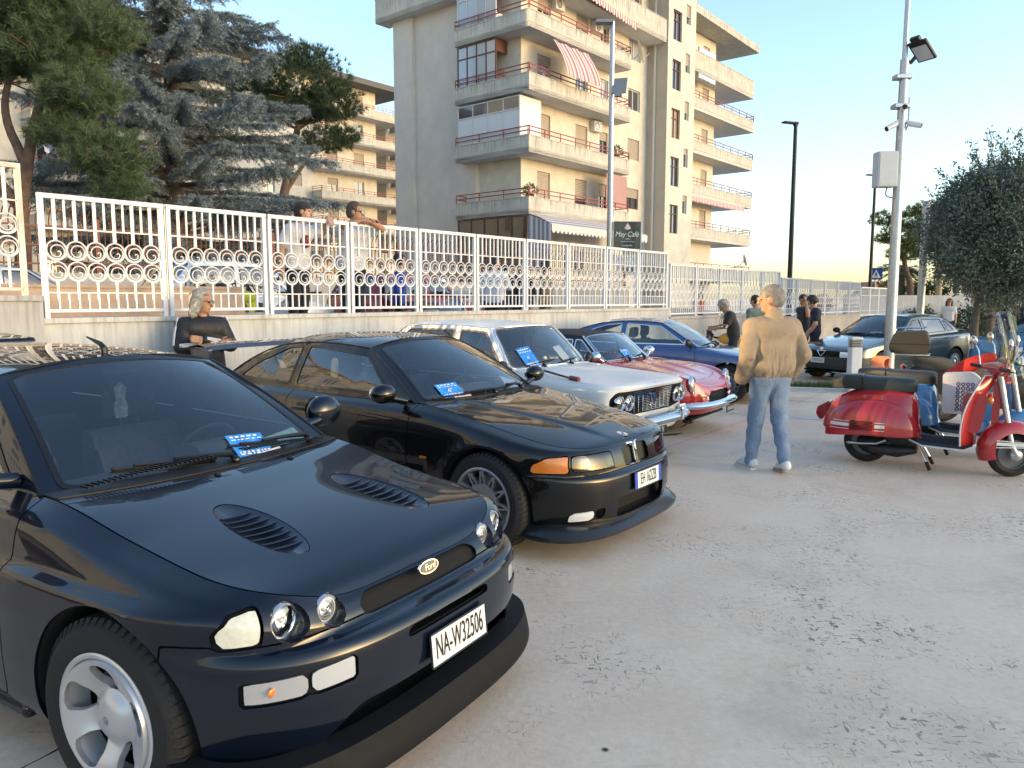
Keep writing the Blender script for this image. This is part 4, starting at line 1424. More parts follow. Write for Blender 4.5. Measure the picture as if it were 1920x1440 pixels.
def build_back():
 """long block behind the trees"""
 ang = math.atan2(E1[1], E1[0])
 B = thing('apartment_building', (-13.7, 85, 0), ang, 'long seven storey apartment block far behind the cedar and pines', 'building')
 X = np.array([1.0, 0, 0]); NF = np.array([0, -1.0, 0])
 fl = [2.9 + 2.9 * k for k in range(7)]
 mb = MB(); hs = []
 for z in fl:
  for x in (-11.6, -7.6, -4.2): hs.append((x, x + .95 if x < -11 else x + 1.3, z + (1.0 if x < -11 else .1), z + 2.25))
  for x in np.arange(-58, -13, 4.3): hs.append((x, x + 1.3, z + .1, z + 2.3))
 wall_holes(mb, (0, 0, 0), X, NF, -62, -1.2, 1, 23.2, hs, .2)
 mb.quad((-1.2, 0, 1), (-1.2, 11, 1), (-1.2, 11, 23.2), (-1.2, 0, 23.2)); mb.quad((-62, 11, 1), (-62, 0, 1), (-62, 0, 23.2), (-62, 11, 23.2))
 mb.quad((-62, 11, 1), (-1.2, 11, 1), (-1.2, 11, 23.2), (-62, 11, 23.2))
 mb.build('facade_wall', M_wall_cream, B, 0)
 for k, h_ in enumerate(hs):
  window(B, (0, 0, 0), X, NF, *h_, M_wframe, 2, (.0, .5, 1.0, .3)[k % 4], M_pane)
 for z in fl[1:]:
  balcony(B, [(-9.5, 0), (-9.5, -1.6), (1.2, -1.6), (1.2, 2.5)], z - .2, .85, wall_pts=[(-1.2, 2.5), (-1.2, 0)])
  balcony(B, [(-56, 0), (-56, -1.5), (-46, -1.5), (-46, 0)], z - .2, .85, wall_pts=[])
  balcony(B, [(-34, 0), (-34, -1.5), (-24, -1.5), (-24, 0)], z - .2, .85, wall_pts=[])
 mb = MB(); mb.prism([(-62.5, -2.0), (2.0, -2.0), (2.0, 11.5), (-62.5, 11.5)], 23.2, 23.75); mb.build('roof', mat('dark_roof_edge', (.12, .115, .11), .8, var=.2), B, 0)
 # far bay seen between the two blocks
 for z in fl[2:]:
  balcony(B, [(1.6, 1.0), (1.6, -3.2), (6.5, -3.2), (6.5, 1.0)], z - .6, .95, wall_pts=[])
 mb = MB(); mb.box((4.0, 4.0, 10.5), (5.5, 5.5, 20)); mb.build('far_bay', M_wall_cream, B, 0)
 # nearer left wing with the striped awning
 B2 = thing('apartment_building', (-29.0, 46.0, 0), ang, 'cream building wing with grey striped awning at the far left edge', 'building')
 fl = [3.0 + 2.95 * k for k in range(5)]
 mb = MB(); hs = [(x, x + 1.2, z + .1, z + 2.3) for z in fl for x in (-3.2, 1.2, 4.0, 7.4)]
 wall_holes(mb, (0, 0, 0), X, NF, -16, 9, 1, 18.5, hs, .2)
 mb.quad((9, 0, 1), (9, 10, 1), (9, 10, 18.5), (9, 0, 18.5)); mb.quad((-16, 10, 1), (-16, 0, 1), (-16, 0, 18.5), (-16, 10, 18.5)); mb.quad((-16, 10, 1), (9, 10, 1), (9, 10, 18.5), (-16, 10, 18.5))
 mb.build('facade_wall', M_wall_cream, B2, 0)
 for k, h_ in enumerate(hs): window(B2, (0, 0, 0), X, NF, *h_, M_wframe, 2, (.0, .6, 1.0)[k % 3], M_pane)
 for z in fl[1:]: balcony(B2, [(.5, 0), (.5, -1.5), (9, -1.5), (9, 0)], z - .2, .8, wall_pts=[])
 mb = MB(); mb.prism([(-16.5, -1.8), (9.5, -1.8), (9.5, 10.5), (-16.5, 10.5)], 18.5, 19.0); mb.build('roof', MATS['dark_roof_edge'], B2, 0)
 for zz in (11.3, 14.25):
  mb = MB(); mb.grid(np.array([[(x, -1.5 - 1.1 * t, zz - 1.1 * t) for x in np.linspace(.7, 8.5, 16)] for t in (0, .5, 1)])); mb.build('awning', M_awn_blue, B2, 0, solid=.01)
  valance(B2, (.7, -2.61, zz - 1.1), (8.5, -2.61, zz - 1.1), .3, M_awn_blue)
# ================================================================ trees
def leaf_mat(name, c0, c1, trans=.25):
 if name in MATS: return MATS[name]
 m = bpy.data.materials.new(name); m.use_nodes = True
 nt = m.node_tree; N = nt.nodes; L = nt.links; b = N['Principled BSDF']
 g = N.new('ShaderNodeNewGeometry'); r = N.new('ShaderNodeValToRGB')
 r.color_ramp.elements[0].color = (*c0, 1); r.color_ramp.elements[1].color = (*c1, 1)
 L.new(g.outputs['Random Per Island'], r.inputs['Fac']); L.new(r.outputs['Color'], b.inputs['Base Color'])
 b.inputs['Roughness'].default_value = .6
 t = N.new('ShaderNodeBsdfTranslucent'); L.new(r.outputs['Color'], t.inputs['Color'])
 mx = N.new('ShaderNodeMixShader'); mx.inputs[0].default_value = trans
 out = N['Material Output']; L.new(b.outputs[0], mx.inputs[1]); L.new(t.outputs[0], mx.inputs[2]); L.new(mx.outputs[0], out.inputs['Surface'])
 MATS[name] = m
 return m
M_bark = mat('pine_bark', (.13, .085, .06), .9, var=.4, vscale=7, bump=.6, bscale=12)
M_bark_grey = mat('grey_bark', (.10, .085, .07), .9, var=.3, vscale=8, bump=.5, bscale=14)
def blades(C, D, length, width, rng):
 """thin triangles at C pointing along D"""
 n = len(C)
 D = D / (np.linalg.norm(D, axis=1)[:, None] + 1e-9)
 S = np.cross(D, rng.normal(size=(n, 3))); S /= (np.linalg.norm(S, axis=1)[:, None] + 1e-9)
 ln = length * rng.uniform(.7, 1.25, (n, 1)); w = width * rng.uniform(.7, 1.2, (n, 1))
 V = np.stack([C - S * w / 2, C + S * w / 2, C + D * ln], 1).reshape(-1, 3)
 F = np.arange(3 * n).reshape(-1, 3)
 return V, F
def leaves(C, D, length, width, rng):
 n = len(C)
 D = D / (np.linalg.norm(D, axis=1)[:, None] + 1e-9)
 S = np.cross(D, rng.normal(size=(n, 3))); S /= (np.linalg.norm(S, axis=1)[:, None] + 1e-9)
 ln = length * rng.uniform(.7, 1.3, (n, 1)); w = width * rng.uniform(.7, 1.2, (n, 1))
 V = np.stack([C, C + D * ln * .5 - S * w / 2, C + D * ln, C + D * ln * .5 + S * w / 2], 1).reshape(-1, 3)
 F = np.arange(4 * n).reshape(-1, 4)
 return V, F
def leaf_cloud(c, r, n, size, seed):
 rng = np.random.default_rng(seed)
 P = rng.normal(size=(n, 3)); P /= np.linalg.norm(P, axis=1)[:, None]
 P *= rng.uniform(.2, 1, (n, 1))**.5
 return leaves(np.asarray(c) + P * np.asarray(r), P + rng.normal(size=(n, 3)) * .6 + (0, 0, .2), size, size * .35, rng)
def fast_mesh(name, V, F, m, parent, smooth=False):
 V = np.ascontiguousarray(V, np.float32); F = np.ascontiguousarray(F, np.int32)
 me = bpy.data.meshes.new(name)
 k = F.shape[1]
 me.vertices.add(len(V)); me.vertices.foreach_set('co', V.ravel())
 me.loops.add(F.size); me.loops.foreach_set('vertex_index', F.ravel())
 me.polygons.add(len(F)); me.polygons.foreach_set('loop_start', np.arange(0, F.size, k, dtype=np.int32))
 me.update(calc_edges=True); me.validate()
 me.materials.append(m)
 o = bpy.data.objects.new(name, me); link(o, parent)
 return o
def branch(mb, a, b, r0, r1, bend, rng, n=7):
 a = np.asarray(a, float); b = np.asarray(b, float)
 P = []
 off = rng.normal(size=3) * bend * np.linalg.norm(b - a)
 for k in range(n + 1):
  t = k / n
  P.append(a + (b - a) * t + off * math.sin(math.pi * t) + rng.normal(size=3) * r0 * .15)
 mb.tube(P, np.linspace(r0, r1, n + 1), 9)
 return np.array(P)
def pine(base, trunk_pts, pads, label, seed, tuft=.16, dens=1.0, r0=.22, c0=(.065, .10, .048), c1=(.15, .21, .095), mname='pine_needles', group=None, per=26):
 """umbrella pine: bent trunk, limbs to pads of needle tufts. pads: (centre, radii)"""
 rng = np.random.default_rng(seed)
 T = thing('pine_tree', base, 0, label, 'tree', group)
 mb = MB()
 for path, ra, rb in trunk_pts:
  P = catmull(np.array(path, float), 5)
  P = P + rng.normal(size=P.shape) * ra * .05
  mb.tube(P, np.linspace(ra, rb, len(P)), 12)
 top = np.array(trunk_pts[0][0][-1], float)
 ends = [np.array(p[0][-1], float) for p in trunk_pts]
 for c, r in pads:
  c = np.array(c, float)
  e = min(ends, key=lambda q: np.linalg.norm(q - c))
  branch(mb, e, c - (0, 0, r[2] * .4), .07, .02, .08, rng)
  for k in range(5):
   d = rng.normal(size=3) * np.array(r) * .55; branch(mb, c - (0, 0, r[2] * .4), c + d, .025, .008, .1, rng, 4)
 mb.build('trunk', M_bark, T, 60)
 Vs = []; n0 = 0
 allC, allD = [], []
 for c, r in pads:
  r = np.array(r, float); c = np.array(c, float)
  nt = int(dens * 620 * (r[0] * r[1] + r[0] * r[2] + r[1] * r[2]) / 3 * .9)
  Q = rng.normal(size=(nt, 3)); Q /= np.linalg.norm(Q, axis=1)[:, None]
  rad = rng.uniform(.55, 1.05, (nt, 1)) * (1 + .18 * np.sin(Q[:, :1] * 7 + seed) * np.cos(Q[:, 1:2] * 6 + Q[:, 2:] * 5))
  Q[:, 2] = np.where(Q[:, 2] < 0, Q[:, 2] * .55, Q[:, 2])
  P = c + Q * r * rad
  for j in range(per):
   d = Q * .9 + rng.normal(size=Q.shape) * .75 + np.array([0, 0, .45])
   allC.append(P + rng.normal(size=P.shape) * .02); allD.append(d)
 V, F = blades(np.concatenate(allC), np.concatenate(allD), tuft, tuft * .085, rng)
 fast_mesh('crown', V, F, leaf_mat(mname, c0, c1), T)
 return T
def cedar(base, height, rad, label, seed, n_br=210):
 rng = np.random.default_rng(seed)
 T = thing('cedar_tree', base, 0, label, 'tree')
 mb = MB()
 mb.tube([(0, 0, 0), (.1, 0, height * .4), (0, .1, height)], [.38, .26, .04], 12)
 C, D = [], []
 for k in range(n_br):
  t = (k + rng.uniform(0, 1)) / n_br
  z = height * (.02 + .96 * t)
  R = rad * (1.0 - .75 * max(0, (t - .35)) / .65) * rng.uniform(.72, 1.12)
  if t < .1: R *= .9
  a = k * 2.399 + rng.normal() * .3
  dirn = np.array([math.cos(a), math.sin(a), 0])
  tip = np.array([0, 0, z]) + dirn * R + np.array([0, 0, R * rng.uniform(-.10, .16)])
  P = branch(mb, (0, 0, z), tip, .05 + .05 * (1 - t), .008, .04, rng, 6)
  m_ = int(R * 50)
  for j in range(m_):
   s = rng.uniform(.15, 1.0)**.75
   p = P[0] + (P[-1] - P[0]) * s
   i = min(int(s * 6), 5); p = P[i] + (P[i + 1] - P[i]) * (s * 6 - i)
   side = np.array([-dirn[1], dirn[0], 0]) * rng.choice([-1, 1])
   tw = side * rng.uniform(.4, 1) + dirn * rng.uniform(.2, .9) + np.array([0, 0, rng.uniform(-.55, .12)])
   tw /= np.linalg.norm(tw)
   ln = rng.uniform(.25, .75) * (1.25 - .5 * s)
   nn = int(ln * 68)
   q = rng.uniform(0, 1, (nn, 1))
   pts = p + tw * q * ln + np.array([0, 0, -.16]) * q**2 * ln
   C.append(pts); D.append(tw * .55 + rng.normal(size=(nn, 3)) * .8 + np.array([0, 0, .25]))
 mb.build('trunk', M_bark_grey, T, 60)
 V, F = blades(np.concatenate(C), np.concatenate(D), np.array(.10), .021, rng)
 fast_mesh('crown', V, F, leaf_mat('cedar_needles', (.14, .185, .195), (.29, .34, .355), .2), T)
 return T
def round_tree(base, trunk, c, r, n, label, seed, size=.10, shoots=26, mname='oak_leaf', c0=(.085, .115, .092), c1=(.20, .245, .19)):
 rng = np.random.default_rng(seed)
 T = thing('leafy_tree', base, 0, label, 'tree')
 mb = MB(); c = np.array(c, float); r = np.array(r, float)
 mb.tube(catmull(np.array(trunk, float), 5), np.linspace(.13, .08, (len(trunk) - 1) * 5 + 1), 12)
 top = np.array(trunk[-1], float)
 for k in range(14):
  d = rng.normal(size=3); d /= np.linalg.norm(d); branch(mb, top, c + d * r * .8, .05, .01, .1, rng)
 C, D = [], []
 # clumps over the crown surface and inside
 nc = 520
 Q = rng.normal(size=(nc, 3)); Q /= np.linalg.norm(Q, axis=1)[:, None]
 bump = 1 + .10 * np.sin(3 * Q[:, :1] + seed) * np.cos(4 * Q[:, 2:]) + .06 * np.sin(9 * Q[:, 1:2] + 3 * Q[:, 2:])
 cc = c + Q * r * rng.uniform(.55, 1.0, (nc, 1)) * bump
 per = n // nc
 for p, q in zip(cc, Q):
  o = rng.normal(size=(per, 3)) * .17
  C.append(p + o); D.append(q * .7 + rng.normal(size=(per, 3)) * .8 + np.array([0, 0, .2]))
 # loose shoots breaking the outline
 for k in range(shoots):
  a = rng.uniform(0, 2 * math.pi); el = rng.uniform(.35, 1.4)
  d = np.array([math.cos(a) * math.cos(el), math.sin(a) * math.cos(el), math.sin(el)])
  s0 = c + d * r * .85; ln = rng.uniform(.5, 1.15); e = s0 + (d * .6 + rng.normal(size=3) * .35 + (0, 0, .45)) * ln
  P = branch(mb, s0, e, .014, .004, .08, rng, 5)
  q = rng.uniform(0, 1, 70); i = np.minimum((q * 5).astype(int), 4)
  pts = P[i] + (P[i + 1] - P[i]) * (q * 5 - i)[:, None] + rng.normal(size=(70, 3)) * .05
  C.append(pts); D.append(rng.normal(size=(70, 3)) + (e - s0))
 mb.build('trunk', M_bark_grey, T, 60)
 V, F = leaves(np.concatenate(C), np.concatenate(D), size, size * .42, rng)
 fast_mesh('crown', V, F, leaf_mat(mname, c0, c1, .2), T)
 return T
def palm(base, h, label, seed):
 rng = np.random.default_rng(seed)
 T = thing('palm_tree', base, 0, label, 'tree', 'palms on the skyline')
 mb = MB(); mb.tube([(0, 0, 0), (.1, 0, h / 2), (0, 0, h)], [.28, .22, .2], 8); mb.build('trunk', M_bark_grey, T, 60)
 C, D = [], []
 for k in range(26):
  a = rng.uniform(0, 6.28); el = rng.uniform(-.3, 1.2)
  d = np.array([math.cos(a), math.sin(a), 0])
  for s in np.linspace(.1, 1, 18):
   p = np.array([0, 0, h]) + d * 2.0 * s * math.cos(el * .6) + np.array([0, 0, 1.6 * s * math.sin(el) - 1.2 * s * s])
   for sg in (-1, 1):
    C.append(p); D.append(np.array([-d[1], d[0], -.35]) * sg + d * .5)
 C, D = np.array(C), np.array(D)
 V, F = blades(C, D, .55, .07, rng)
 fast_mesh('crown', V, F, leaf_mat('palm_leaf', (.03, .05, .03), (.06, .09, .04)), T)
def hedge(base, size, label, seed, n=2600, cat='bush', leaf=.09, name='hedge_bush', c0=(.02, .045, .015), c1=(.06, .10, .03), mname='hedge_leaf'):
 rng = np.random.default_rng(seed)
 T = thing(name, base, 0, label, cat)
 mb = MB()
 for k in range(6): branch(mb, (rng.normal() * .1, rng.normal() * .1, 0), rng.normal(size=3) * np.array(size) * .3 + (0, 0, size[2]), .03, .008, .1, rng)
 mb.build('stem', M_bark_grey, T, 60)
 Q = rng.normal(size=(n, 3)); Q /= np.linalg.norm(Q, axis=1)[:, None]
 P = Q * np.array(size) * rng.uniform(.5, 1, (n, 1)) * (1 + .2 * np.sin(5 * Q[:, :1] + seed) * np.cos(4 * Q[:, 1:2])) + (0, 0, size[2])
 V, F = leaves(P, Q + rng.normal(size=(n, 3)) * .7, leaf, leaf * .45, rng)
 fast_mesh('foliage', V, F, leaf_mat(mname, c0, c1), T)
def plant_all():
 # big umbrella pine at the far left, in front of the cedar
 pine((-10.9, 17.3, 1.3), [([(0, 0, 0), (.05, 0, 1.6), (.12, 0, 2.6), (.42, 0, 3.9), (.75, .1, 5.2)], .19, .08), ([(.08, 0, 2.3), (-.5, .1, 3.0), (-1.3, .2, 4.3), (-1.5, .2, 5.6)], .13, .06), ([(.25, 0, 3.2), (-.2, .1, 4.4), (.0, .2, 5.6)], .11, .05)],
  [((.9, 0, 5.6), (1.1, 1.0, .8)), ((-.6, .2, 5.5), (1.1, .9, .7)), ((1.6, -.2, 4.7), (.9, .8, .6)), ((2.1, -.2, 3.4), (.85, .8, .65)), ((1.2, -.1, 3.9), (.7, .6, .5)), ((.2, 0, 6.6), (1.3, 1.2, .8)), ((-1.6, .2, 6.0), (1.1, 1, .8)), ((1.7, .2, 6.1), (1.0, .9, .7)), ((-1.9, .3, 4.6), (.6, .6, .5)), ((.9, .1, 7.2), (1.2, 1, .7)), ((2.3, -.1, 2.75), (.6, .5, .4))],
  'crooked forked pine with green tufts at the far left, in front of the cedar', 11, tuft=.17, dens=1.5)
 cedar((-10.6, 24.6, 1.2), 13.5, 4.75, 'large blue grey cedar with drooping sprays behind the rust railing', 21)
 pine((-10.6, 35.5, 1.2), [([(0, 0, 0), (.0, 0, 3.4), (.5, 0, 6.0), (1.0, 0, 8.0)], .30, .14), ([(.3, 0, 5.2), (1.6, 0, 7.0)], .13, .06)],
  [((1.0, 0, 9.9), (2.4, 2.2, 1.3)), ((-.7, 0, 9.5), (1.4, 1.3, 1.0)), ((2.4, 0, 9.0), (1.5, 1.4, 1.0)), ((.8, 0, 8.7), (1.9, 1.6, .7)), ((2.2, 0, 7.4), (1.2, 1.0, .7)), ((3.1, .1, 7.7), (.7, .7, .5)), ((-1.6, 0, 10.2), (1.0, 1, .7)), ((1.5, 0, 11.0), (1.3, 1.2, .6))],
  'dark umbrella pine with a rounded crown between cedar and apartment block', 31, tuft=.24, dens=.55, c0=(.035, .060, .032), c1=(.085, .13, .060), mname='dark_pine_needles', per=22)
 # dense clipped tree on the right
 round_tree((12.4, 20.6, 0), [(0, 0, 0), (-.05, 0, .9), (.05, 0, 1.8)], (.62, 0, 3.40), (1.95, 1.8, 1.85), 80000, 'dense dark round tree with loose top shoots at the right edge', 41, shoots=44)
 round_tree((15.2, 24.6, 0), [(0, 0, 0), (.05, 0, 1.0), (0, 0, 2.0)], (.5, .3, 3.6), (1.7, 1.5, 1.7), 22000, 'second dark tree partly hidden behind the dense round tree', 43, shoots=12)
 # sunlit pine far right
 pine((23.4, 45.5, 0), [([(0, 0, 0), (.0, 0, 2.2), (-.4, 0, 3.6), (-.6, 0, 4.6)], .22, .1)],
  [((-.8, 0, 5.2), (1.3, 1.2, .7)), ((-.2, 0, 6.1), (1.3, 1.2, .7)), ((.9, 0, 5.4), (1.1, 1, .8)), ((-1.9, 0, 6.2), (.7, .6, .5)), ((-.5, 0, 4.2), (1.0, 1, .5)), ((.6, 0, 6.7), (.9, .9, .5)), ((1.4, 0, 6.4), (1.0, .9, .7)), ((.5, 0, 4.6), (1.0, .9, .5))],
  'yellow green sunlit pine left of the dense round tree', 51, tuft=.26, dens=.6, c0=(.06, .085, .022), c1=(.15, .18, .05), mname='sun_tinted_needles', per=18)  # sunlit yellow is put into the needle colours
 for k, (x, y, s) in enumerate(((30.5, 62, 2.2), (27.8, 60, 1.6), (24.8, 63, 1.2), (33.5, 64, 1.0))):
  hedge((x, y, .6), (s, s, s * .55), ['rounded green bush tuft highest on the skyline above the fence', 'middle sized bush on the skyline left of the highest one', 'small bush on the skyline beside the tall lamp post', 'small bush on the skyline left of the crossing sign'][k], 60 + k, 1800, leaf=.28, c0=(.03, .05, .015), c1=(.09, .12, .03), mname='far_bush_leaf')
 palm((36.6, 64, 0), 3.6, 'small palm tuft on the skyline left of the crossing sign', 71)
 palm((27.6, 55, 0), 3.6, 'palm silhouette low on the skyline between pole and sunlit pine', 72)
 for k, (x, y, s, lab) in enumerate(((29.0, 54, 1.7, 'dark bushy mass below the sunlit pine'), (16.6, 31.5, .75, 'dark green shrub beside the white gate railing'), (18.2, 30.5, .8, 'dark green shrub behind the woman in sunglasses'), (20.0, 31.8, .9, 'dark shrub under the dense round tree'))):
  hedge((x, y, 0), (s, s, s * (.9 if k else .9)), lab, 80 + k, 2200, leaf=.12 if k else .25)
 # no tree row is built; added unseen blocks keep the car park in shade
 rng = np.random.default_rng(5)
# ================================================================ poles, signs, far boundary
def flood(parent, P, rz, tilt, s=.42, m=None):
 o = thing('floodlight', P, rz, parent=parent)
 o.rotation_euler = (tilt, 0, rz)
 mb = MB(); mb.box((0, 0, 0), (s, s * 1.25, .05)); mb.box((0, -s * .75, .0), (s * .5, s * .3, .07)); mb.build('lamp_housing', m or M_black, o, 0, bevel=.01)
 mb = MB(); mb.box((0, .03, -.028), (s * .8, s * .9, .006)); mb.build('lamp_pane', mat('led_pane', (.55, .57, .6), .2, coat=1), o, 0)
 return o
def build_street():
 # slim pole with cameras on the right
 P = thing('camera_pole', (6.95, 14.15, 0), 0, 'slim galvanised pole with floodlight, cameras and grey box beside the bollard', 'pole')
 mb = MB(); mb.tube([(0, 0, 0), (0, 0, 3.2), (0, 0, 5.85)], [.098, .086, .075], 16); mb.build('shaft', M_steel, P, 60)
 mb = MB(); mb.tube([(.0, .02, 4.95), (.02, .02, 9.5)], .045, 12); mb.build('mast', M_steel, P, 60)
 for z in (5.05, 5.55):
  b = MB(); b.box((-.03, 0, z), (.28, .20, .08)); b.build('clamp', M_steel, P, 0, bevel=.01)
 mb = MB(); mb.tube([(0, 0, 5.80), (.10, -.02, 5.80), (.16, -.04, 5.88)], .035, 8); mb.build('lamp_arm', M_black, P, 60)
 f_ = flood(P, (.26, -.08, 5.98), RAD(-75), RAD(0), .34); f_.rotation_euler = (RAD(-38), RAD(0), RAD(-62))
 mb = MB(); mb.box((-.25, .0, 3.95), (.36, .24, .62)); o = mb.build('control_box', mat('grey_box', (.50, .52, .53), .5, var=.05), P, 0, bevel=.015)
 mb = MB(); mb.box((-.25, -.125, 3.95), (.31, .012, .56)); mb.build('box_door', MATS['grey_box'], o, 0)
 for d, z in (((.45, -.35, -.18), 4.78), ((-.18, -.5, -.05), 5.0), ((-.42, -.1, -.22), 4.80), ((.3, .45, -.2), 4.86)):
  d = np.array(d); d /= np.linalg.norm(d)
  c0 = np.array([0, 0, z]) + d * .12; c1 = c0 + d * .22
  mb = MB(); mb.tube([np.array([0, 0, z + .08]), c0], .03, 8); mb.cyl(c0, c1, .050, 14); mb.ball(np.array([0, 0, z + .08]), .075, 10, 8); o = mb.build('cctv_camera', mat('camera_white', (.66, .67, .68), .4), P, 60)
  mb = MB(); mb.cyl(c1, c1 + d * .006, .042, 14); mb.build('camera_lens', M_black, o, 60)
 mb = MB(); mb.tube(catmull(np.array([(-.2, 0, 3.64), (-.22, -.02, 3.5), (-.1, -.05, 3.47), (-.05, -.08, 3.7), (-.07, -.05, 4.4), (.08, -.06, 4.7), (.1, -.03, 5.2)]), 6), .012, 6); mb.build('cable', mat('grey_cable', (.3, .31, .32), .6), P, 60)
 # dark lamp posts
 for k, (x, y, h, lab) in enumerate(((9.95, 27.8, 7.75, 'taller looking dark street lamp post right of the apartment block'), (18.1, 39.2, 7.75, 'farther dark street lamp post beside the blue crossing sign'))):
  L_ = thing('street_lamp', (x, y, 0), RAD(20), lab, 'street lamp', 'dark street lamps')
  mb = MB(); mb.tube([(0, 0, 0), (0, 0, h)], [.10, .065], 12); mb.build('post', M_black, L_, 60)
  mb = MB(); mb.box((-.24, 0, h + .02), (.60, .22, .06)); mb.box((0, 0, h), (.14, .14, .14)); mb.build('lamp_head', M_black, L_, 0, bevel=.02)
 # mid pole with floodlights and the cafe sign
 L_ = thing('floodlight_pole', (3.08, 24.6, 1.1), 0, 'galvanised pole with floodlights in front of the apartment block', 'pole')
 mb = MB(); mb.tube([(0, 0, 0), (0, 0, 4), (0, 0, 8.98)], [.105, .09, .07], 14); mb.build('shaft', M_steel, L_, 60)
 f_ = flood(L_, (.22, -.12, 7.05), 0, 0, .46, mat('grey_lamp', (.22, .23, .25), .5)); f_.rotation_euler = (RAD(62), 0, RAD(-18))
 mb = MB(); mb.tube([(0, 0, 7.0), (.18, -.05, 7.0)], .03, 8); mb.build('lamp_arm', M_steel, L_, 60)
 mb = MB(); mb.box((-.26, -.05, 8.95), (.55, .30, .10)); mb.build('lamp_head', MATS['grey_lamp'], L_, 0, bevel=.02)
 S = thing('cafe_sign', (3.62, 24.55, 3.22), RAD(4), 'black sign reading May Cafe on the floodlight pole', 'sign')
 mb = MB(); mb.box((0, 0, .42), (.86, .10, .84)); mb.build('sign_box', mat('sign_black', (.012, .014, .015), .35, coat=.5), S, 0)
 mb = MB(); mb.box((.435, 0, .42), (.03, .12, .86)); mb.build('sign_edge', M_steel, S, 0)
 text('sign_lettering', 'May Cafè', .225, M_paper, S, (-.02, -.056, .44), (RAD(90), 0, 0), .002, squeeze=.88, shear=.25)
 for body, sz, z in (('Lounge Bar', .075, .10),):
  text('sign_lettering', body, sz, M_paper, S, (-.0, -.056, z), (RAD(90), 0, 0), .002)
 mb = MB()
 for x0, x1, z in ((-.07, .09, .30), (-.22, .22, .215)):
  P_ = [(x, -.056, z + .010 * math.sin(x * 60)) for x in np.linspace(x0, x1, 24)]; mb.tube(P_, .006, 4)
 mb.build('sign_script', M_paper, S)
 mb = MB(); mb.ball((0, -.05, .64), (.10, .012, .055), 16, 8); mb.prism([(-.085, .66), (-.05, .72), (0, .79), (.05, .72), (.085, .66)], -.062, -.052, ((0, 0, 0), (1, 0, 0), (0, 0, 1), (0, 1, 0))); mb.build('sign_emblem', mat('emblem_pink', (.75, .55, .55), .6), S)
 S2 = thing('shop_sign', (4.0, 27.0, 2.75), RAD(10), 'white board reading ARTICOLI FUMATORI below the black cafe sign', 'sign')
 mb = MB(); mb.box((0, 0, .2), (1.0, .06, .42)); mb.box((-.3, .06, -.6), (.05, .05, 1.4)); mb.box((.3, .06, -.6), (.05, .05, 1.4)); mb.build('sign_board', mat('sign_white', (.55, .56, .55), .5), S2, 0)
 text('sign_lettering', 'ARTICOLI', .19, M_ink, S2, (.05, -.034, .27), (RAD(90), 0, 0), .002); text('sign_lettering', 'FUMATORI', .15, M_ink, S2, (.08, -.034, .09), (RAD(90), 0, 0), .002)
 # crossing sign
 S = thing('crossing_sign', (18.85, 40.2, 1.0), RAD(-20), 'blue square pedestrian crossing sign beside the farther lamp post', 'sign')
 mb = MB(); mb.cyl((0, 0.03, 0), (0, .03, 1.6), .03, 8); mb.build('post', M_steel, S)
 mb = MB(); mb.box((0, 0, 1.95), (.60, .02, .60)); mb.build('sign_face', mat('sign_blue', (.012, .045, .20), .4), S, 0, bevel=.005)
 mb = MB(); mb.prism([(-.22, 1.74), (.22, 1.74), (0, 2.16)], -.014, -.011, ((0, 0, 0), (1, 0, 0), (0, 0, 1), (0, 1, 0))); mb.build('white_triangle', M_paper, S, 0)
 mb = MB()
 for a, b in (((0, 2.0), (0, 1.9)), ((0, 1.92), (-.06, 1.78)), ((0, 1.92), (.07, 1.78)), ((0, 1.98), (.06, 1.9)), ((0, 1.98), (-.06, 1.9))): mb.cyl((a[0], -.017, a[1]), (b[0], -.017, b[1]), .016, 5)
 mb.ball((0, -.017, 2.03), .024, 6, 5); mb.build('walker_symbol', M_ink, S)
 # bollard with ring of slots, kerb and weeds
 Bo = thing('bollard', (6.39, 14.41 - .9, 0), 0, 'square white bollard with grey grille head beside the camera pole', 'bollard')
 Bo.location = (6.05, 13.55, 0)
 mb = MB(); mb.box((0, 0, .40), (.19, .19, .80)); mb.box((0, 0, .955), (.19, .19, .05)); mb.build('post', mat('bollard_white', (.60, .61, .60), .5, var=.08, vscale=4), Bo, 0, bevel=.015)
 for k in range(4):
  mb = MB(); mb.box((0, 0, .825 + k * .030), (.185, .185, .018)); mb.build('grille_slat', mat('grille_grey', (.30, .27, .24), .6), Bo, 0)
 mb = MB(); mb.box((0, 0, .86), (.14, .14, .16)); mb.build('lamp_core', M_dark, Bo, 0)
 K = MB(); a, b = np.array([2.2, 14.85, 0]), np.array([8.6, 12.85, 0]); d = (b - a) / np.linalg.norm(b - a); nn = np.array([-d[1], d[0], 0])
 K.box((a + b) / 2 + (0, 0, .02), (np.linalg.norm(b - a), .16, .05), np.stack([d, nn, (0, 0, 1)], 1))
 tag(K.build('kerb', mat('kerb_stone', (.50, .48, .45), .85, var=.12, vscale=6), smooth=0), kind='structure')
 rng = np.random.default_rng(9)
 n = 5200
 C = np.stack([rng.normal(6.5, .75, n), np.zeros(n), np.zeros(n)], 1); C[:, 1] = 14.0 - (C[:, 0] - 6.3) * .31 + rng.normal(.05, .16, n)
 V, F = blades(C, np.stack([rng.normal(0, .5, n), rng.normal(0, .5, n), np.ones(n)], 1), .13, .014, rng)
 o = fast_mesh('grass', V, F, leaf_mat('weed_blade', (.05, .08, .02), (.13, .15, .05)), None)
 tag(o, 'strip of weeds and grass round the bollard foot', 'grass', kind='stuff')
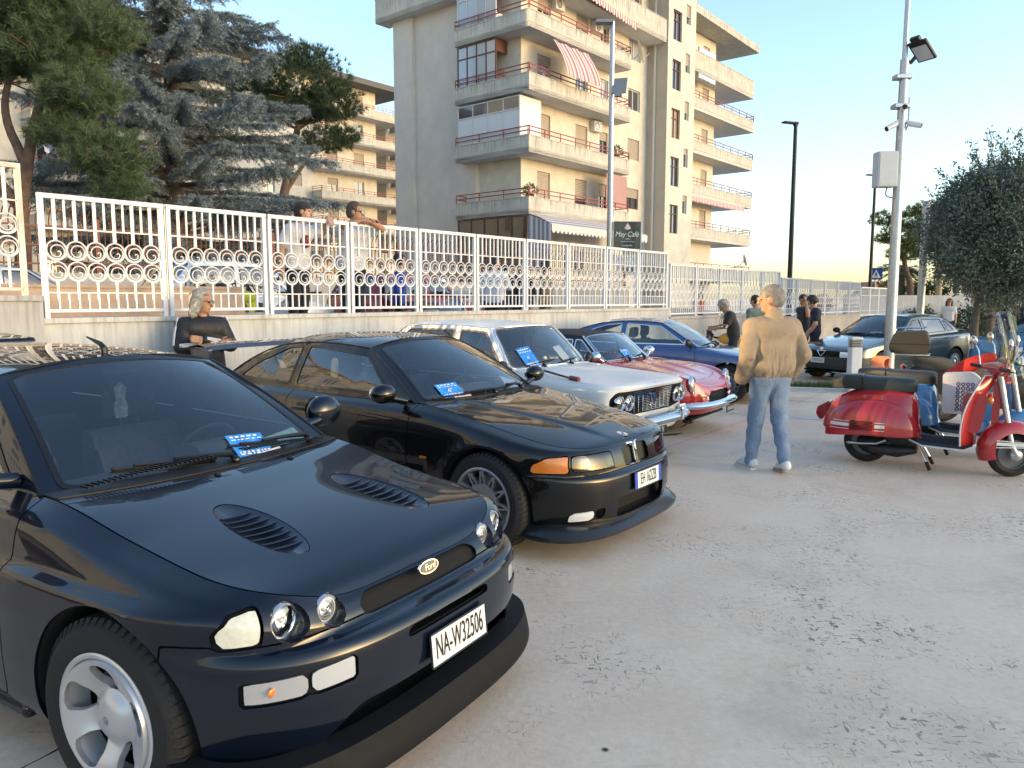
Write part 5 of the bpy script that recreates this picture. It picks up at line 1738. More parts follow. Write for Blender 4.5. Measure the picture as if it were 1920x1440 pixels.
 # far boundary: plain wall, railing, gate posts
 m_ = MB(); m_.box((0, 0, .85), (5.4, .25, 1.9)); o = m_.build('boundary_wall', concrete_wall_mat('boundary_concrete', (.50, .50, .49), .4, 1.7), smooth=0)
 o.location = (16.2, 31.6, 0); o.rotation_euler = (0, 0, RAD(4)); tag(o, 'plain pale boundary wall right of the white fence end', 'wall')
 R_ = thing('railing_fence', (18.4, 32.4, 0), RAD(-8), 'pale vertical bar railing behind the woman in sunglasses', 'fence')
 mb = MB(); mb.box((6, 0, 1.85), (12, .05, .05)); mb.box((6, 0, .5), (12, .05, .05)); mb.build('rail', M_white, R_, 0)
 mb = MB(); mb.box((0, 0, 1.15), (.025, .025, 1.35)); b0 = mb.build('bar', M_white, R_, 0)
 for k in range(1, 90):
  o = bpy.data.objects.new('bar', b0.data); link(o, R_); o.location = (k * .135, 0, 0)
 mb = MB(); mb.cyl((0, 0, 0), (0, 0, 4.6), .13, 12)
 o = mb.build('wooden_pole', mat('sun_tinted_wood', (.40, .30, .16), .8, var=.2), smooth=60); o.location = (19.0, 34.5, 0); tag(o, 'yellowish bare pole in front of the sunlit pine', 'pole')  # the low sun's yellow is put into the pole's base colour
 mb = MB(); mb.cyl((0, 0, 0), (0, 0, 4.9), .12, 12)
 o = mb.build('steel_pole', M_steel, smooth=60); o.location = (13.85, 26.2, 0); tag(o, 'grey steel pole left of the dense round tree', 'pole')
 # pink house at the far right
 H = thing('low_house', (34.2, 44.0, 0), RAD(-20), 'low peach coloured house at the right edge behind the trees', 'building')
 mb = MB(); hs = [(k * 3.0 + .8, k * 3.0 + 2.0, 1.2, 2.5) for k in range(5)]
 wall_holes(mb, (-6, 0, 0), (1, 0, 0), (0, -1, 0), 0, 15, 0, 3.7, hs, .15); mb.quad((-6, 9, 0), (-6, 0, 0), (-6, 0, 3.7), (-6, 9, 3.7)); mb.build('facade_wall', mat('peach_render', (.55, .36, .26), .9, var=.08), H, 0)
 for h_ in hs: window(H, (-6, 0, 0), (1, 0, 0), (0, -1, 0), *h_, M_wframe, 2, .4)
 mb = MB(); mb.prism([(-6.4, -.4), (9.4, -.4), (9.4, 9.4), (-6.4, 9.4)], 3.7, 3.95); mb.build('roof', mat('tile_roof', (.33, .14, .08), .8, var=.2), H, 0)
 H = thing('low_house', (46.0, 100.0, 0), RAD(15), 'distant low roofs on the skyline right of the crossing sign', 'building')
 mb = MB(); hs = [(k * 2.4 + .6, k * 2.4 + 1.5, 1.1, 2.2) for k in range(3)]
 wall_holes(mb, (0, 0, 0), (1, 0, 0), (0, -1, 0), 0, 8, 0, 2.9, hs, .15); mb.build('facade_wall', M_wall_cream, H, 0)
 mb = MB(); mb.prism([(-.4, 2.9), (8.4, 2.9), (6.8, 3.9), (1.4, 3.9)], -.5, 6, ((0, 0, 0), (1, 0, 0), (0, 0, 1), (0, 1, 0))); mb.build('roof', MATS['tile_roof'], H, 0)
 for h_ in hs: window(H, (0, 0, 0), (1, 0, 0), (0, -1, 0), *h_, M_wframe, 2, .4)
def build_shade():
 """unseen blocks added beyond the left of the frame to shade the car park"""
 for (x, y0, y1, h, lab) in ((-46, -60, -14.2, 26, 'unseen block added for shade beyond the left of the frame, nearer end'), (-46, -7.0, 20.5, 22, 'lower unseen block added for shade beyond the left of the frame, in the middle'), (-46, 20.6, 33, 34, 'tallest unseen block added for shade beyond the left of the frame')):
  B = thing('apartment_building', (x, y0, 0), RAD(90), lab, 'building', 'unseen blocks added for shade')  # added out of view; the gap between blocks lets one strip of sun through
  L_ = y1 - y0
  mb = MB(); hs = [(a, a + 1.4, z, z + 1.6) for a in np.arange(1.5, L_ - 2, 3.6) for z in np.arange(3, h - 2, 3.0)]
  wall_holes(mb, (0, 0, 0), (1, 0, 0), (0, -1, 0), 0, L_, 0, h, hs, .2)
  mb.quad((0, 10, 0), (0, 0, 0), (0, 0, h), (0, 10, h)); mb.quad((L_, 0, 0), (L_, 10, 0), (L_, 10, h), (L_, 0, h)); mb.quad((L_, 10, 0), (0, 10, 0), (0, 10, h), (L_, 10, h))
  mb.build('facade_wall', M_wall_cream, B, 0)
  mb = MB(); mb.prism([(0, -.5), (L_, -.5), (L_, 10.3), (0, 10.3)], h + .003, h + .4); mb.build('roof', M_parapet, B, 0)
  mb = MB()
  for a, b, c, d in hs: mb.quad((a, .19, c), (b, .19, c), (b, .19, d), (a, .19, d))
  tag(mb.build('window_panes', M_pane, B, 0), kind='stuff')
build_main()
build_back()
build_shade()
plant_all()
build_street()
# ================================================================ dark blue rally hatchback (nearest car)
def build_ford():
 paint = mat('midnight_blue_paint', (.0025, .0055, .014), .35, 0.0, coat=.85, coat_rough=.01, spec=.1)
 side = lambda *w: [(.62, w[0]), (.45, w[1]), (.1, w[2]), (-.6, w[3]), (-1.6, w[4]), (-2.55, w[5]), (-3.1, w[6])]
 rows = [
  dict(Xf=.70, n=3.0, W=side(.74, .75, .76, .76, .76, .76, .74), Z=[(.7, .22), (.4, .20), (-3.4, .22)], Xr=-3.30),
  dict(Xf=.80, n=3.0, W=side(.79, .80, .81, .80, .80, .81, .79), Z=[(.8, .225), (.4, .21), (-.6, .20), (-3.4, .24)], Xr=-3.36),
  dict(Xf=.845, n=3.0, W=side(.82, .83, .845, .845, .845, .85, .82), Z=[(.85, .31), (.4, .30), (-.6, .29), (-3.4, .34)], Xr=-3.40),
  dict(Xf=.87, n=3.1, W=side(.83, .84, .85, .85, .85, .86, .83), Z=[(.87, .44), (.4, .44), (-.6, .44), (-3.4, .46)], Xr=-3.42),
  dict(Xf=.868, n=3.1, W=side(.83, .84, .85, .85, .85, .86, .83), Z=[(.87, .545), (.5, .555), (.1, .58), (-.6, .58), (-3.4, .58)], Xr=-3.42),
  dict(Xf=.845, n=3.1, W=side(.825, .835, .845, .845, .845, .85, .82), Z=[(.85, .585), (.6, .588), (.4, .618), (.1, .64), (-.6, .64), (-3.4, .63)], Xr=-3.40),
  dict(Xf=.775, n=3.6, W=side(.81, .825, .84, .84, .84, .845, .80), Z=[(.78, .592), (.6, .600), (.4, .645), (.1, .68), (-.6, .69), (-3.4, .68)], Xr=-3.36),
  dict(Xf=.748, n=4.2, W=side(.78, .81, .83, .83, .83, .83, .77), Z=[(.75, .63), (.68, .655), (.6, .672), (.4, .70), (.1, .73), (-.6, .76), (-3.4, .76)], Xr=-3.34),
  dict(Xf=.725, n=4.6, W=side(.735, .765, .79, .80, .80, .79, .74), Z=[(.73, .655), (.68, .695), (.6, .722), (.4, .755), (.1, .795), (-.4, .87), (-.6, .88), (-3.4, .90)], Xr=-3.32),
  dict(Xf=.705, n=5.0, W=side(.655, .675, .70, .715, .73, .71, .66), Z=[(.705, .672), (.68, .710), (.65, .733), (.6, .752), (.4, .785), (.1, .835), (-.4, .93), (-.6, .935), (-1.6, .95), (-2.6, .98), (-3.4, .96)], Xr=-3.28),
 ]
 def disp(G):
  G = G.copy()
  x, y, z = G[..., 0], G[..., 1], G[..., 2]
  sm = lambda t: np.clip(t, 0, 1)**2 * (3 - 2 * np.clip(t, 0, 1))
  fa = sm((x + .95) / .65) * sm((.62 - x) / .35)            # front arch bulge
  ra = sm((x + 3.2) / .4) * sm((-1.55 - x) / .55)
  zl = .735 + .02 * np.clip(-x, 0, 1)
  prof = sm((zl - z) / .035) * (1 - .25 * sm((.45 - z) / .3))
  G[..., 1] += np.sign(y) * .042 * (fa + ra) * prof * (np.abs(y) > .5)
  return G
 spec = dict(name='hatchback_car', paint=paint, rows=rows, xs=.10, xr=-2.9, arch=[(.150, .328, .368), (-2.50, .325, .372)], step=.016, ns=170, nf=60, disp=disp,
    gh=dict(wbx=-.44, wbc=(-.37, .905), wt=(-1.09, .545, 1.315), wtc=(-1.06, 1.375), rt=(-2.75, .50, 1.30), rtc=(-2.80, 1.37), rbx=-3.15, rbc=(-3.22, .97), a_bow=.02, roof_up=.03, ws_p=2.0))
 c = Car(spec, (-.962, 3.108), RAD(-30.63), 'dark navy rally hatchback with bonnet vents and plate NA W32506, nearest the camera')
 r = c.root
 c.arches()
 fy = lambda poly, rr: (lambda P, pl=rounded(poly, rr): np.where(P[:, 0] > .3, sdpoly(np.c_[-P[:, 1], P[:, 2]], pl), 1.0))
 fys = lambda poly, rr: (lambda P, pl=rounded(poly, rr): np.where(P[:, 0] > .2, sdpoly(np.c_[np.abs(P[:, 1]), P[:, 2]], pl), 1.0))
 # front openings: (|y|, z)
 circ = lambda cy, cz, rad: (lambda P: np.where(P[:, 0] > .3, np.hypot(np.abs(P[:, 1]) - cy, P[:, 2] - cz) - rad, 1.0))
 lamps = [(.600, .664, .060), (.455, .657, .052)]
 for k in lamps:
  c.panel('lamp_hole', circ(*k), 0, keep=False)
  V, _, F = split(*c.inner, circ(k[0], k[1], k[2] + .02)); c.inner = compact(V, F)
 for f_ in (fys([(-.3, .598), (.335, .604), (.345, .645), (.30, .668), (-.3, .662)], .02),):
  c.panel('grille_hole', f_, 0, keep=False)
 slots = [fys([(-.3, .517), (.25, .517), (.235, .553), (-.3, .557)], .012), fys([(-.3, .255), (.56, .262), (.44, .375), (-.3, .385)], .03)]
 for f_ in slots:
  c.panel('slot', f_, 0, keep=False)
  V, _, F = split(*c.inner, f_); c.inner = compact(V, F)
 for name, poly, m_ in (('corner_indicator', [(.690, .618), (.775, .612), (.782, .665), (.745, .712), (.672, .730)], mat('indicator_lens', (.62, .62, .52), .25, coat=1, var=.1, vscale=60)),
     ('front_indicator', [(.603, .455), (.748, .445), (.748, .515), (.603, .527)], mat('ribbed_lens', (.50, .50, .52), .15, .5, coat=1, bump=.12, bscale=260)),
     ('fog_lamp', [(.460, .467), (.600, .456), (.600, .528), (.460, .542)], mat('fog_lens', (.60, .62, .64), .18, .5, coat=1, bump=.08, bscale=200))):
  for o in c.panel(name, fys(poly, .008), .008, m_, both=True, inset=.006):
   pass
 # bumper as its own panel, doors, fuel flap
 c.panel('front_bumper', lambda P: np.maximum(np.where(P[:, 0] > .55, P[:, 2] - .612 - .06 * np.clip(.72 - P[:, 0], 0, 1), P[:, 2] - .625), .415 - P[:, 0]), .006)
 c.panel('door', lambda P, pl=rounded([(-.42, .24), (-.42, 1.1), (-1.62, 1.1), (-1.62, .40), (-1.50, .24)], .08): sdpoly(P[:, [0, 2]], pl), .007, both=True)
 c.panel('rear_bumper', lambda P: np.maximum(P[:, 2] - .60, P[:, 0] + 2.93), .007)
 c.body()
 # bonnet with two oval vents
 VX = .255
 vent = lambda sy: (lambda P: np.hypot((P[:, 0] - VX) * math.cos(.10 * sy) + (P[:, 1] - sy * .325) * math.sin(.10 * sy),
          (-(P[:, 0] - VX) * math.sin(.10 * sy) + (P[:, 1] - sy * .325) * math.cos(.10 * sy)) * 2.55) - .245)
 M_vent = mat('vent_plastic', (.016, .024, .045), .32, coat=.4)
 cowl = lambda P: P[:, 0] + .300 + .10 * P[:, 1]**2
 hood, cut = c.deck('bonnet', [(.705, .672), (.68, .702), (.65, .722), (.55, .757), (.35, .806), (0, .868), (-.3, .915), (-.5, .93)], -.44, .7045, p=2.6, gap=.006, n=110, m=48,
     cuts=[('vent', vent(1), None, .004), ('vent', vent(-1), None, .004), ('scuttle_panel', cowl, M_black, .008)])
 for sy in (1, -1):
  v_ = MB()
  # sunken bowl following the bonnet
  ang = np.linspace(0, 2 * math.pi, 48, endpoint=False)
  ring = []
  for k, dz in ((1.0, -.001), (.97, -.004), (.90, -.008), (0.001, -.03)):
   pr = []
   for a in ang:
    lx, ly = (.243) * k * math.cos(a), .243 / 2.55 * k * math.sin(a)
    X = VX + lx * math.cos(.1 * sy) - ly * math.sin(.1 * sy); Y = sy * .325 + lx * math.sin(.1 * sy) + ly * math.cos(.1 * sy)
    pr.append((X, Y, c.deck_fn(X, Y) + dz))
   ring.append(pr)
  G = np.array(ring)
  v_.add(G.reshape(-1, 3), grid_faces(len(ring), 48, closed=True))
  vo = v_.build('bonnet_vent', M_vent, r, 40)
  if np.mean([q.normal.z for q in vo.data.polygons]) < 0: vo.data.flip_normals()
  for k in range(8):
   lx = -.15 + .042 * k
   ww = .084 * math.sqrt(max(.05, 1 - (lx / .225)**2))
   s_ = MB()
   G = []
   for yy in np.linspace(-ww, ww, 9):
    rowp = []
    for ddx, dz in ((-.024, -.022), (-.010, -.012), (.015, -.003), (.018, -.005)):
     X0, Y0 = lx + ddx - .06 * (yy / .1)**2 * .25, yy
     X = VX + X0 * math.cos(.1 * sy) - Y0 * math.sin(.1 * sy); Y = sy * .325 + X0 * math.sin(.1 * sy) + Y0 * math.cos(.1 * sy)
     rowp.append((X, Y, c.deck_fn(X, Y) + dz))
    G.append(rowp)
   s_.grid(G)
   s_.build('louvre', M_vent, vo, 40, solid=.003)
 for y in (-.10, .30):
  b = MB(); b.ball((-.25, y, c.deck_fn(-.25, y) + .004), (.017, .014, .009)); b.build('washer_jet', M_trim, r)
 c.greenhouse([([(-.62, .955), (-1.06, 1.275), (-1.50, 1.295), (-1.52, .985)], .03), ([(-1.60, .99), (-1.58, 1.30), (-2.55, 1.275), (-2.72, 1.01)], .05)],
    seal=M_trim, pillar=.055, header=.03, seal_w=.022, drip=M_trim, rear_pillar=.09)
 c.deck('tailgate_sill', [(-3.10, .975), (-3.28, .965)], -3.279, -3.14, p=2.5, n=10)
 # scuttle vents
 for sy, (a, b) in ((-1, (-.60, -.06)), (1, (.10, .62))):
  for k in range(26):
   y = a + (b - a) * (k + .5) / 26
   x = -.338 - .10 * y * y
   s_ = MB(); s_.box((x, y, c.deck_fn(x, y) + .002), (.055, .006, .006)); s_.build('scuttle_slat', M_trim, r, 0)
 # wings mirrors
 for sy in (-1, 1):
  mb = MB()
  P = np.array([-.62, sy * .90, 1.03])
  mb.ball(P, (.065, .115, .085), 18, 10)
  mb.tube([(-.60, sy * .71, .97), (-.60, sy * .82, .985), P], [.03, .03, .04], 8)
  o = mb.build('door_mirror', paint, r, 50)
  mb = MB(); mb.lathe([(.001, 0), (.075, .0)], 20, (-.688, sy * .90, 1.03), (-1, 0, 0)); mb.build('mirror_glass', M_chrome, o)
 # wipers, aerial
 c.wiper((.10, .02), (-.62, .10), (.02, .06), .022)
 c.wiper((.78, .02), (.16, .12), (.62, .05), .022)
 mb = MB()
 P = c.roof_fn(np.array([[.0, .06]]))[0]
 mb.tube([P, P + (0, 0, .02), P + (-.03, 0, .045), P + (-.14, 0, .075)], [.016, .016, .012, .004], 8); mb.build('roof_aerial', M_trim, r)
 # lamps
 for sy in (-1, 1):
  lo = thing('headlamp', (0, 0, 0), 0, parent=r)
  for (cy, cz, rad), xf in zip(lamps, (.66, .72)):
   y = sy * cy
   n_ = 40; ang = np.linspace(0, 2 * math.pi, n_, endpoint=False)
   yy = y + rad * np.cos(ang); zz = cz + rad * np.sin(ang)
   fx = c.front_x(yy, zz) - .003
   back = min(xf, fx.min() + .012) - .004
   front = np.stack([fx, yy, zz], 1); rear = np.stack([np.full(n_, back), y + (rad - .006) * np.cos(ang), cz + (rad - .006) * np.sin(ang)], 1)
   mk('lamp_well', np.concatenate([front, rear]), grid_faces(2, n_, closed=True), paint, lo, 40, solid=.002)
   L0 = (back, y, cz)
   mb = MB(); mb.lathe([(rad - .004, -.002), (rad - .006, .008), (rad - .013, .008), (rad - .014, -.002)], 36, L0, (1, 0, 0)); mb.build('lamp_ring', M_chrome, lo, 40)
   mb = MB(); mb.lathe([(rad - .010, .002), (rad * .72, -.014), (rad * .4, -.026), (.001, -.032)], 36, L0, (1, 0, 0)); mb.build('reflector', M_reflector, lo, 60)
   mb = MB(); mb.lathe([(rad - .012, .004), (rad * .6, .012), (.001, .016)], 36, L0, (1, 0, 0)); mb.build('lamp_glass', glass_mat('lamp_glass', (.9, .93, .95), .2), lo, 60)
   mb = MB(); mb.ball((back - .008, y, cz), (.014, .011, .011), 10, 8); mb.build('bulb', M_lens, lo)
   if cy < .5:
    mb = MB(); mb.lathe([(rad - .012, .006), (rad - .02, .010), (rad - .026, .006)], 36, L0, (1, 0, 0)); mb.build('lens_rim', mat('lens_rim_grey', (.5, .52, .55), .3), lo, 40)
  for o in (): pass
  mb = MB(); mb.ball((float(c.front_x(.69, .485)[0]) - .004, sy * .69, .485), (.006, .016, .014), 12, 8); mb.build('amber_bulb', M_amber, lo)
 # grille mesh
 mb = MB()
 for k in range(5):
  z = .606 + .012 * k
  pts = [(.735 - .10 * (y / .6)**2 - (z - .6) * .5, y, z) for y in np.linspace(-.34, .34, 15)]
  mb.tube(pts, .0025, 5)
 mb.build('grille', M_trim, r)
 mb = MB(); mb.box((.62, 0, .62), (.02, .80, .14)); mb.build('grille_back', M_dark, r, 0)
 mb = MB(); mb.box((.66, 0, .36), (.02, 1.2, .26)); mb.build('intake_back', M_dark, r, 0)
 # badge
 bd = MB(); R_ = rot_to((.9, 0, .25))
 fr = ((.757, 0, .668), (0, 1, 0), (-.28, 0, .96), (.96, 0, .28))
 bd.prism(oval(40, .056, .024), 0, .010, fr); b_ = bd.build('badge', M_chrome, r, 40)
 bd = MB(); bd.prism(oval(40, .050, .0195), .010, .0125, fr); bd.build('badge_field', mat('badge_navy', (.02, .03, .08), .25, coat=1), b_, 40)
 text('badge_lettering', 'Ford', .032, M_chrome, b_, tuple(np.array(fr[0]) + .0132 * np.array(fr[3])), (RAD(74), 0, RAD(90)), .0006, shear=.3)
 plate(r, (.885, .02, .432), .345, .118, 'NA-W32506', 0, RAD(-5), size=.112, squeeze=.50)
 # splitter lip
 G = []
 for Xf, W, z in ((.79, .80, .275), (.872, .856, .262), (.892, .860, .205), (.902, .862, .165), (.90, .860, .148), (.80, .80, .14)):
  rw = dict(Xf=Xf, n=3.0, W=[(.5, W), (-3, W)], Z=[(1, z), (-3, z)], Xr=-3)
  cv = row_curve(rw, .42, -2, 60, 4, 4)[:60]
  G.append(np.concatenate([cv[:0:-1] * np.array([1, -1, 1]), cv]))
 mb = MB(); mb.grid(np.array(G)); mb.build('splitter', mat('splitter_plastic', (.008, .009, .011), .6, rvar=.1, spec=.15), r, 40)
 # side markers, sill, door handles
 for sy in (-1, 1):
  mb = MB(); mb.ball((-.365, sy * .868, .60), (.022, .012, .028)); mb.build('side_marker', M_amber, r)
  mb = MB(); mb.box((-1.2, sy * .80, .20), (1.7, .12, .06)); mb.build('side_skirt', paint, r, 0, bevel=.02)
  mb = MB(); mb.box((-1.42, sy * .862, .80), (.16, .02, .035)); mb.build('door_handle', M_black, r, 0, bevel=.008)
 # whale tail wing
 for z, x0, x1, w in ((1.36, -2.95, -3.35, .62), (1.14, -3.05, -3.40, .60)):
  mb = MB(); mb.prism(rounded([(x0, z), (x0 - .02, z + .025), (x1, z + .05), (x1 - .02, z + .02), (x0 - .1, z - .015)], .01), -w, w, ((0, 0, 0), (1, 0, 0), (0, 0, 1), (0, 1, 0)))
  mb.build('rear_wing', paint, r, 40)
 mb = MB(); mb.box((-3.12, 0, 1.22), (.16, .08, .3)); mb.build('wing_post', paint, r, 0)
 c.wheels('five', .323, .214, .225, .142, -2.47, .765, steer=RAD(4))
 c.interior([(-1.20, .36), (-1.20, -.36)], -.52, .90, rear_x=-2.25)
 blue_card(c, .33, .10, .20, .14, -.12)
 o, fr2 = c.sheet('display_sheet', .66, .085, .28, .11, mat('pale_green_paper', (.42, .60, .50), .7, var=.25, vscale=25), .06)
 c.sheet('leaflet', .42, -.02, .16, .05, mat('leaflet', (.5, .5, .58), .6, var=.4, vscale=40), 0.05, lift=.012)
 # air freshener hanging from the mirror
 P = c.ws(np.array([[.02, .86]]))[0]
 mb = MB(); mb.box(P + (-.10, 0, -.035), (.05, .22, .06)); mo = mb.build('rear_view_mirror', M_black, r, 0, bevel=.02)
 mb = MB(); mb.prism(rounded([(-.03, -.22), (.03, -.22), (.036, -.16), (.02, -.13), (.034, -.08), (0, -.05), (-.034, -.08), (-.02, -.13), (-.036, -.16)], .01), -.002, .002,
      (tuple(P + np.array([-.09, -.02, -.02])), (0, 1, 0), (0, 0, 1), (1, 0, 0)))
 mb.build('hanging_freshener', mat('freshener', (.5, .52, .5), .6, color2=(.1, .1, .12), vscale=40), mo)
 return c
build_ford()
# ================================================================ the other cars
def R_(Xf, n, W, Z, Xr, nr=3.5):
 Wl = W if isinstance(W, list) else [(.6, W * .975), (.3, W * .99), (0, W), (-1.2, W), (-2.4, W * .995), (-2.9, W * .97)]
 return dict(Xf=Xf, n=n, W=Wl, Z=Z, Xr=Xr, nr=nr)
def oval_lamp(parent, c, ay, az, depth=.05, ring=M_chrome, ax=(1, 0, 0), name='headlamp', lens=None):
 """round or oval lamp facing ax"""
 o = thing(name, tuple(c), 0, parent=parent)
 Rm = rot_to(ax)
 # local frame: z along axis; use y as horizontal
 ey = np.array([0, 1.0, 0]); ez = np.cross(np.asarray(ax, float), ey); ez = ez / np.linalg.norm(ez)
 if ez[2] < 0: ez = -ez
 ax = np.asarray(ax, float) / np.linalg.norm(ax)
 ang = np.linspace(0, 2 * math.pi, 32, endpoint=False)
 def rings(prof):
  G = [[ey * ay * k * math.cos(a) + ez * az * k * math.sin(a) + ax * h for a in ang] for k, h in prof]
  return np.array(G).reshape(-1, 3), grid_faces(len(prof), 32, closed=True)
 mk('lamp_ring', *rings([(1.10, -.02), (1.10, .008), (1.02, .016), (.95, .010), (.94, -.01)]), ring, o, 40)
 mk('reflector', *rings([(.95, .0), (.7, -.03), (.3, -.05), (.001, -.055)]), M_reflector, o, 60)
 mk('lens', *rings([(.95, .004), (.6, .016), (.001, .022)]), lens or glass_mat('lamp_glass_frosted', (.78, .80, .80), .25, .08), o, 60)
 return o
def chrome_bar(parent, Xf, W, xs, z, h, n=4, name='front_bumper', m=None, depth=.05, back=None, sweep=0.0, prof=None):
 """bumper blade following a rounded plan line"""
 G = []
 prof = prof or ((-.5, -.6), (-.5, 0), (-.25, .75), (0, 1), (.25, .75), (.5, 0), (.5, -.6))
 for zz, dd in prof:
  rw = dict(Xf=Xf + depth * (dd - 1), n=n, W=[(1, W + depth * (dd - 1) * .6), (-3, W + depth * (dd - 1) * .6)], Z=[(1, z + zz * h), (-3, z + zz * h + sweep)], Xr=-3)
  cv = row_curve(rw, xs, -2, 40, 3, 3)[:40]
  G.append(np.concatenate([cv[:0:-1] * np.array([1, -1, 1]), cv]))
 mb = MB(); mb.grid(np.array(G))
 return mb.build(name, m or M_chrome, parent, 50, solid=.006)
def door_fn(poly, r=.06):
 pl = rounded(poly, r)
 return lambda P: sdpoly(P[:, [0, 2]], pl)
def mirrors(c, x, y, z, m, r=(.06, .10, .07), arm=.13):
 for sy in (-1, 1):
  P = np.array([x, sy * y, z]); mb = MB(); mb.ball(P, r, 16, 10)
  mb.tube([(x + .03, sy * (y - arm - .06), z - .07), (x + .02, sy * (y - .07), z - .04), P], [.025, .025, .04], 8)
  o = mb.build('door_mirror', m, c.root, 60)
  mb = MB(); mb.ball(P - (r[0] * .55, 0, 0), (r[0] * .6, r[1] * .86, r[2] * .84), 14, 8); mb.build('mirror_glass', M_chrome, o, 60)
def build_bmw():
 paint = mat('black_coupe_paint', (.003, .003, .004), .35, 0, coat=.85, coat_rough=.01, spec=.1)
 rows = [
  R_(.70, 2.9, .74, [(.7, .17), (0, .19), (-3.6, .22)], -3.50),
  R_(.795, 2.7, .80, [(.8, .185), (.3, .20), (-.6, .19), (-3.6, .24)], -3.56),
  R_(.825, 3.0, .838, [(.82, .30), (.3, .31), (-.6, .30), (-3.6, .34)], -3.60),
  R_(.830, 3.0, .848, [(.83, .42), (.3, .44), (-.6, .45), (-3.6, .46)], -3.62),
  R_(.820, 3.0, .852, [(.82, .502), (.3, .53), (-.6, .56), (-3.6, .56)], -3.60),
  R_(.785, 3.1, .850, [(.79, .516), (.3, .565), (-.6, .60), (-3.6, .60)], -3.57),
  R_(.772, 3.3, .845, [(.77, .56), (.3, .62), (-.6, .67), (-3.6, .68)], -3.55),
  R_(.748, 3.5, .832, [(.75, .635), (.4, .68), (0, .73), (-.6, .77), (-3.6, .78)], -3.52),
  R_(.725, 3.7, [(.6, .775), (.3, .79), (0, .80), (-1.2, .805), (-2.4, .80), (-3, .77)], [(.73, .668), (.4, .715), (0, .785), (-.6, .85), (-3.6, .88)], -3.50),
  R_(.705, 4.0, [(.6, .665), (.3, .685), (0, .70), (-.6, .715), (-1.2, .735), (-2.4, .73), (-3, .68)], [(.705, .682), (.55, .705), (.3, .752), (0, .812), (-.6, .902), (-1.2, .905), (-2.5, .925), (-3.5, .915)], -3.47),
 ]
 def disp(G):
  G = G.copy(); x, y, z = G[..., 0], G[..., 1], G[..., 2]
  sm = lambda t: np.clip(t, 0, 1)**2 * (3 - 2 * np.clip(t, 0, 1))
  for xc in (0.10, -2.68):
   d = np.hypot(x - xc, (z - .31)) - .36
   G[..., 1] += np.sign(y) * .016 * np.exp(-(d / .07)**2) * (np.abs(y) > .5)
  G[..., 1] -= np.sign(y) * .012 * np.exp(-((z - .50) / .03)**2) * (np.abs(y) > .6) * (x < -.42) * (x > -2.3)
  return G
 spec = dict(name='coupe_car', paint=paint, rows=rows, xs=.05, xr=-3.0, arch=[(.10, .32, .362), (-2.68, .315, .35)], step=.018, ns=160, nf=54, disp=disp,
    gh=dict(wbx=-.62, wbc=(-.50, .90), wt=(-1.24, .555, 1.265), wtc=(-1.19, 1.335), rt=(-2.25, .53, 1.265), rtc=(-2.2, 1.345), rbx=-3.0, rbc=(-2.98, .95), a_bow=.025, c_bow=.05, roof_up=.02))
 c = Car(spec, (.235, 5.64), RAD(-36.2), 'black two door coupe with tall rear wing, between navy hatchback and white saloon')
 r = c.root
 c.arches()
 fys = lambda poly, rr: (lambda P, pl=rounded(poly, rr): np.where(P[:, 0] > .2, sdpoly(np.c_[np.abs(P[:, 1]), P[:, 2]], pl), 1.0))
 cutin = lambda f_: (c.panel('x', f_, 0, keep=False), setattr(c, 'inner', compact(*(lambda V, a, b: (V, b))(*split(*c.inner, f_)))))
 kid = fys([(.015, .53), (.165, .535), (.182, .56), (.178, .655), (.022, .662), (.015, .65)], .02)
 cutin(kid)
 intake = fys([(-.3, .225), (.33, .225), (.33, .36), (-.3, .36)], .02); cutin(intake)
 fogn = fys([(.45, .245), (.52, .245), (.52, .315), (.45, .315)], .008); cutin(fogn)
 hl = fys([(.31, .56), (.648, .567), (.648, .652), (.32, .647)], .01); V_, _, F_ = split(*c.inner, hl); c.inner = compact(V_, F_)
 for o in c.panel('headlamp', fys([(.30, .553), (.655, .560), (.662, .60), (.650, .660), (.315, .655)], .012), .007, glass_mat('dark_headlamp_glass', (.30, .32, .33), .0, fm=1.0), both=True): pass
 c.panel('corner_indicator', fys([(.672, .552), (.82, .556), (.81, .61), (.765, .655), (.663, .664), (.676, .61)], .012), .007, M_amber, both=True)
 c.panel('fog_lamp', fys([(.53, .238), (.68, .235), (.675, .30), (.53, .308)], .01), .008, M_lens, both=True)
 c.panel('front_bumper', lambda P: np.maximum(P[:, 2] - .526 - .05 * np.clip(.6 - P[:, 0], 0, 1), .375 - P[:, 0]), .006)
 c.panel('door', door_fn([(-.60, .25), (-.58, 1.1), (-1.93, 1.1), (-1.95, .5), (-1.80, .25)], .10), .007, both=True)
 c.panel('rear_bumper', lambda P: np.maximum(P[:, 2] - .58, P[:, 0] + 3.05), .007)
 c.body()
 ridge = lambda x, y: .012 / (1 + np.exp(-(np.abs(y) - (.17 + .26 * np.clip((.7 - x) / 1.2, 0, 1))) / -.014)) * np.clip((.72 - x) / .25, 0, 1)
 cowl = lambda P: P[:, 0] + .46 + .11 * P[:, 1]**2
 c.deck('bonnet', [(.705, .682), (.68, .70), (.58, .728), (.3, .79), (0, .84), (-.4, .89), (-.7, .905)], -.62, .7045, p=2.8, gap=.006, n=100, m=48, cuts=[('scuttle_panel', cowl, M_black, .006)], fnz=ridge)
 c.deck('boot_lid', [(-3.0, .955), (-3.2, .96), (-3.46, .93)], -3.465, -2.99, p=2.6, n=20)
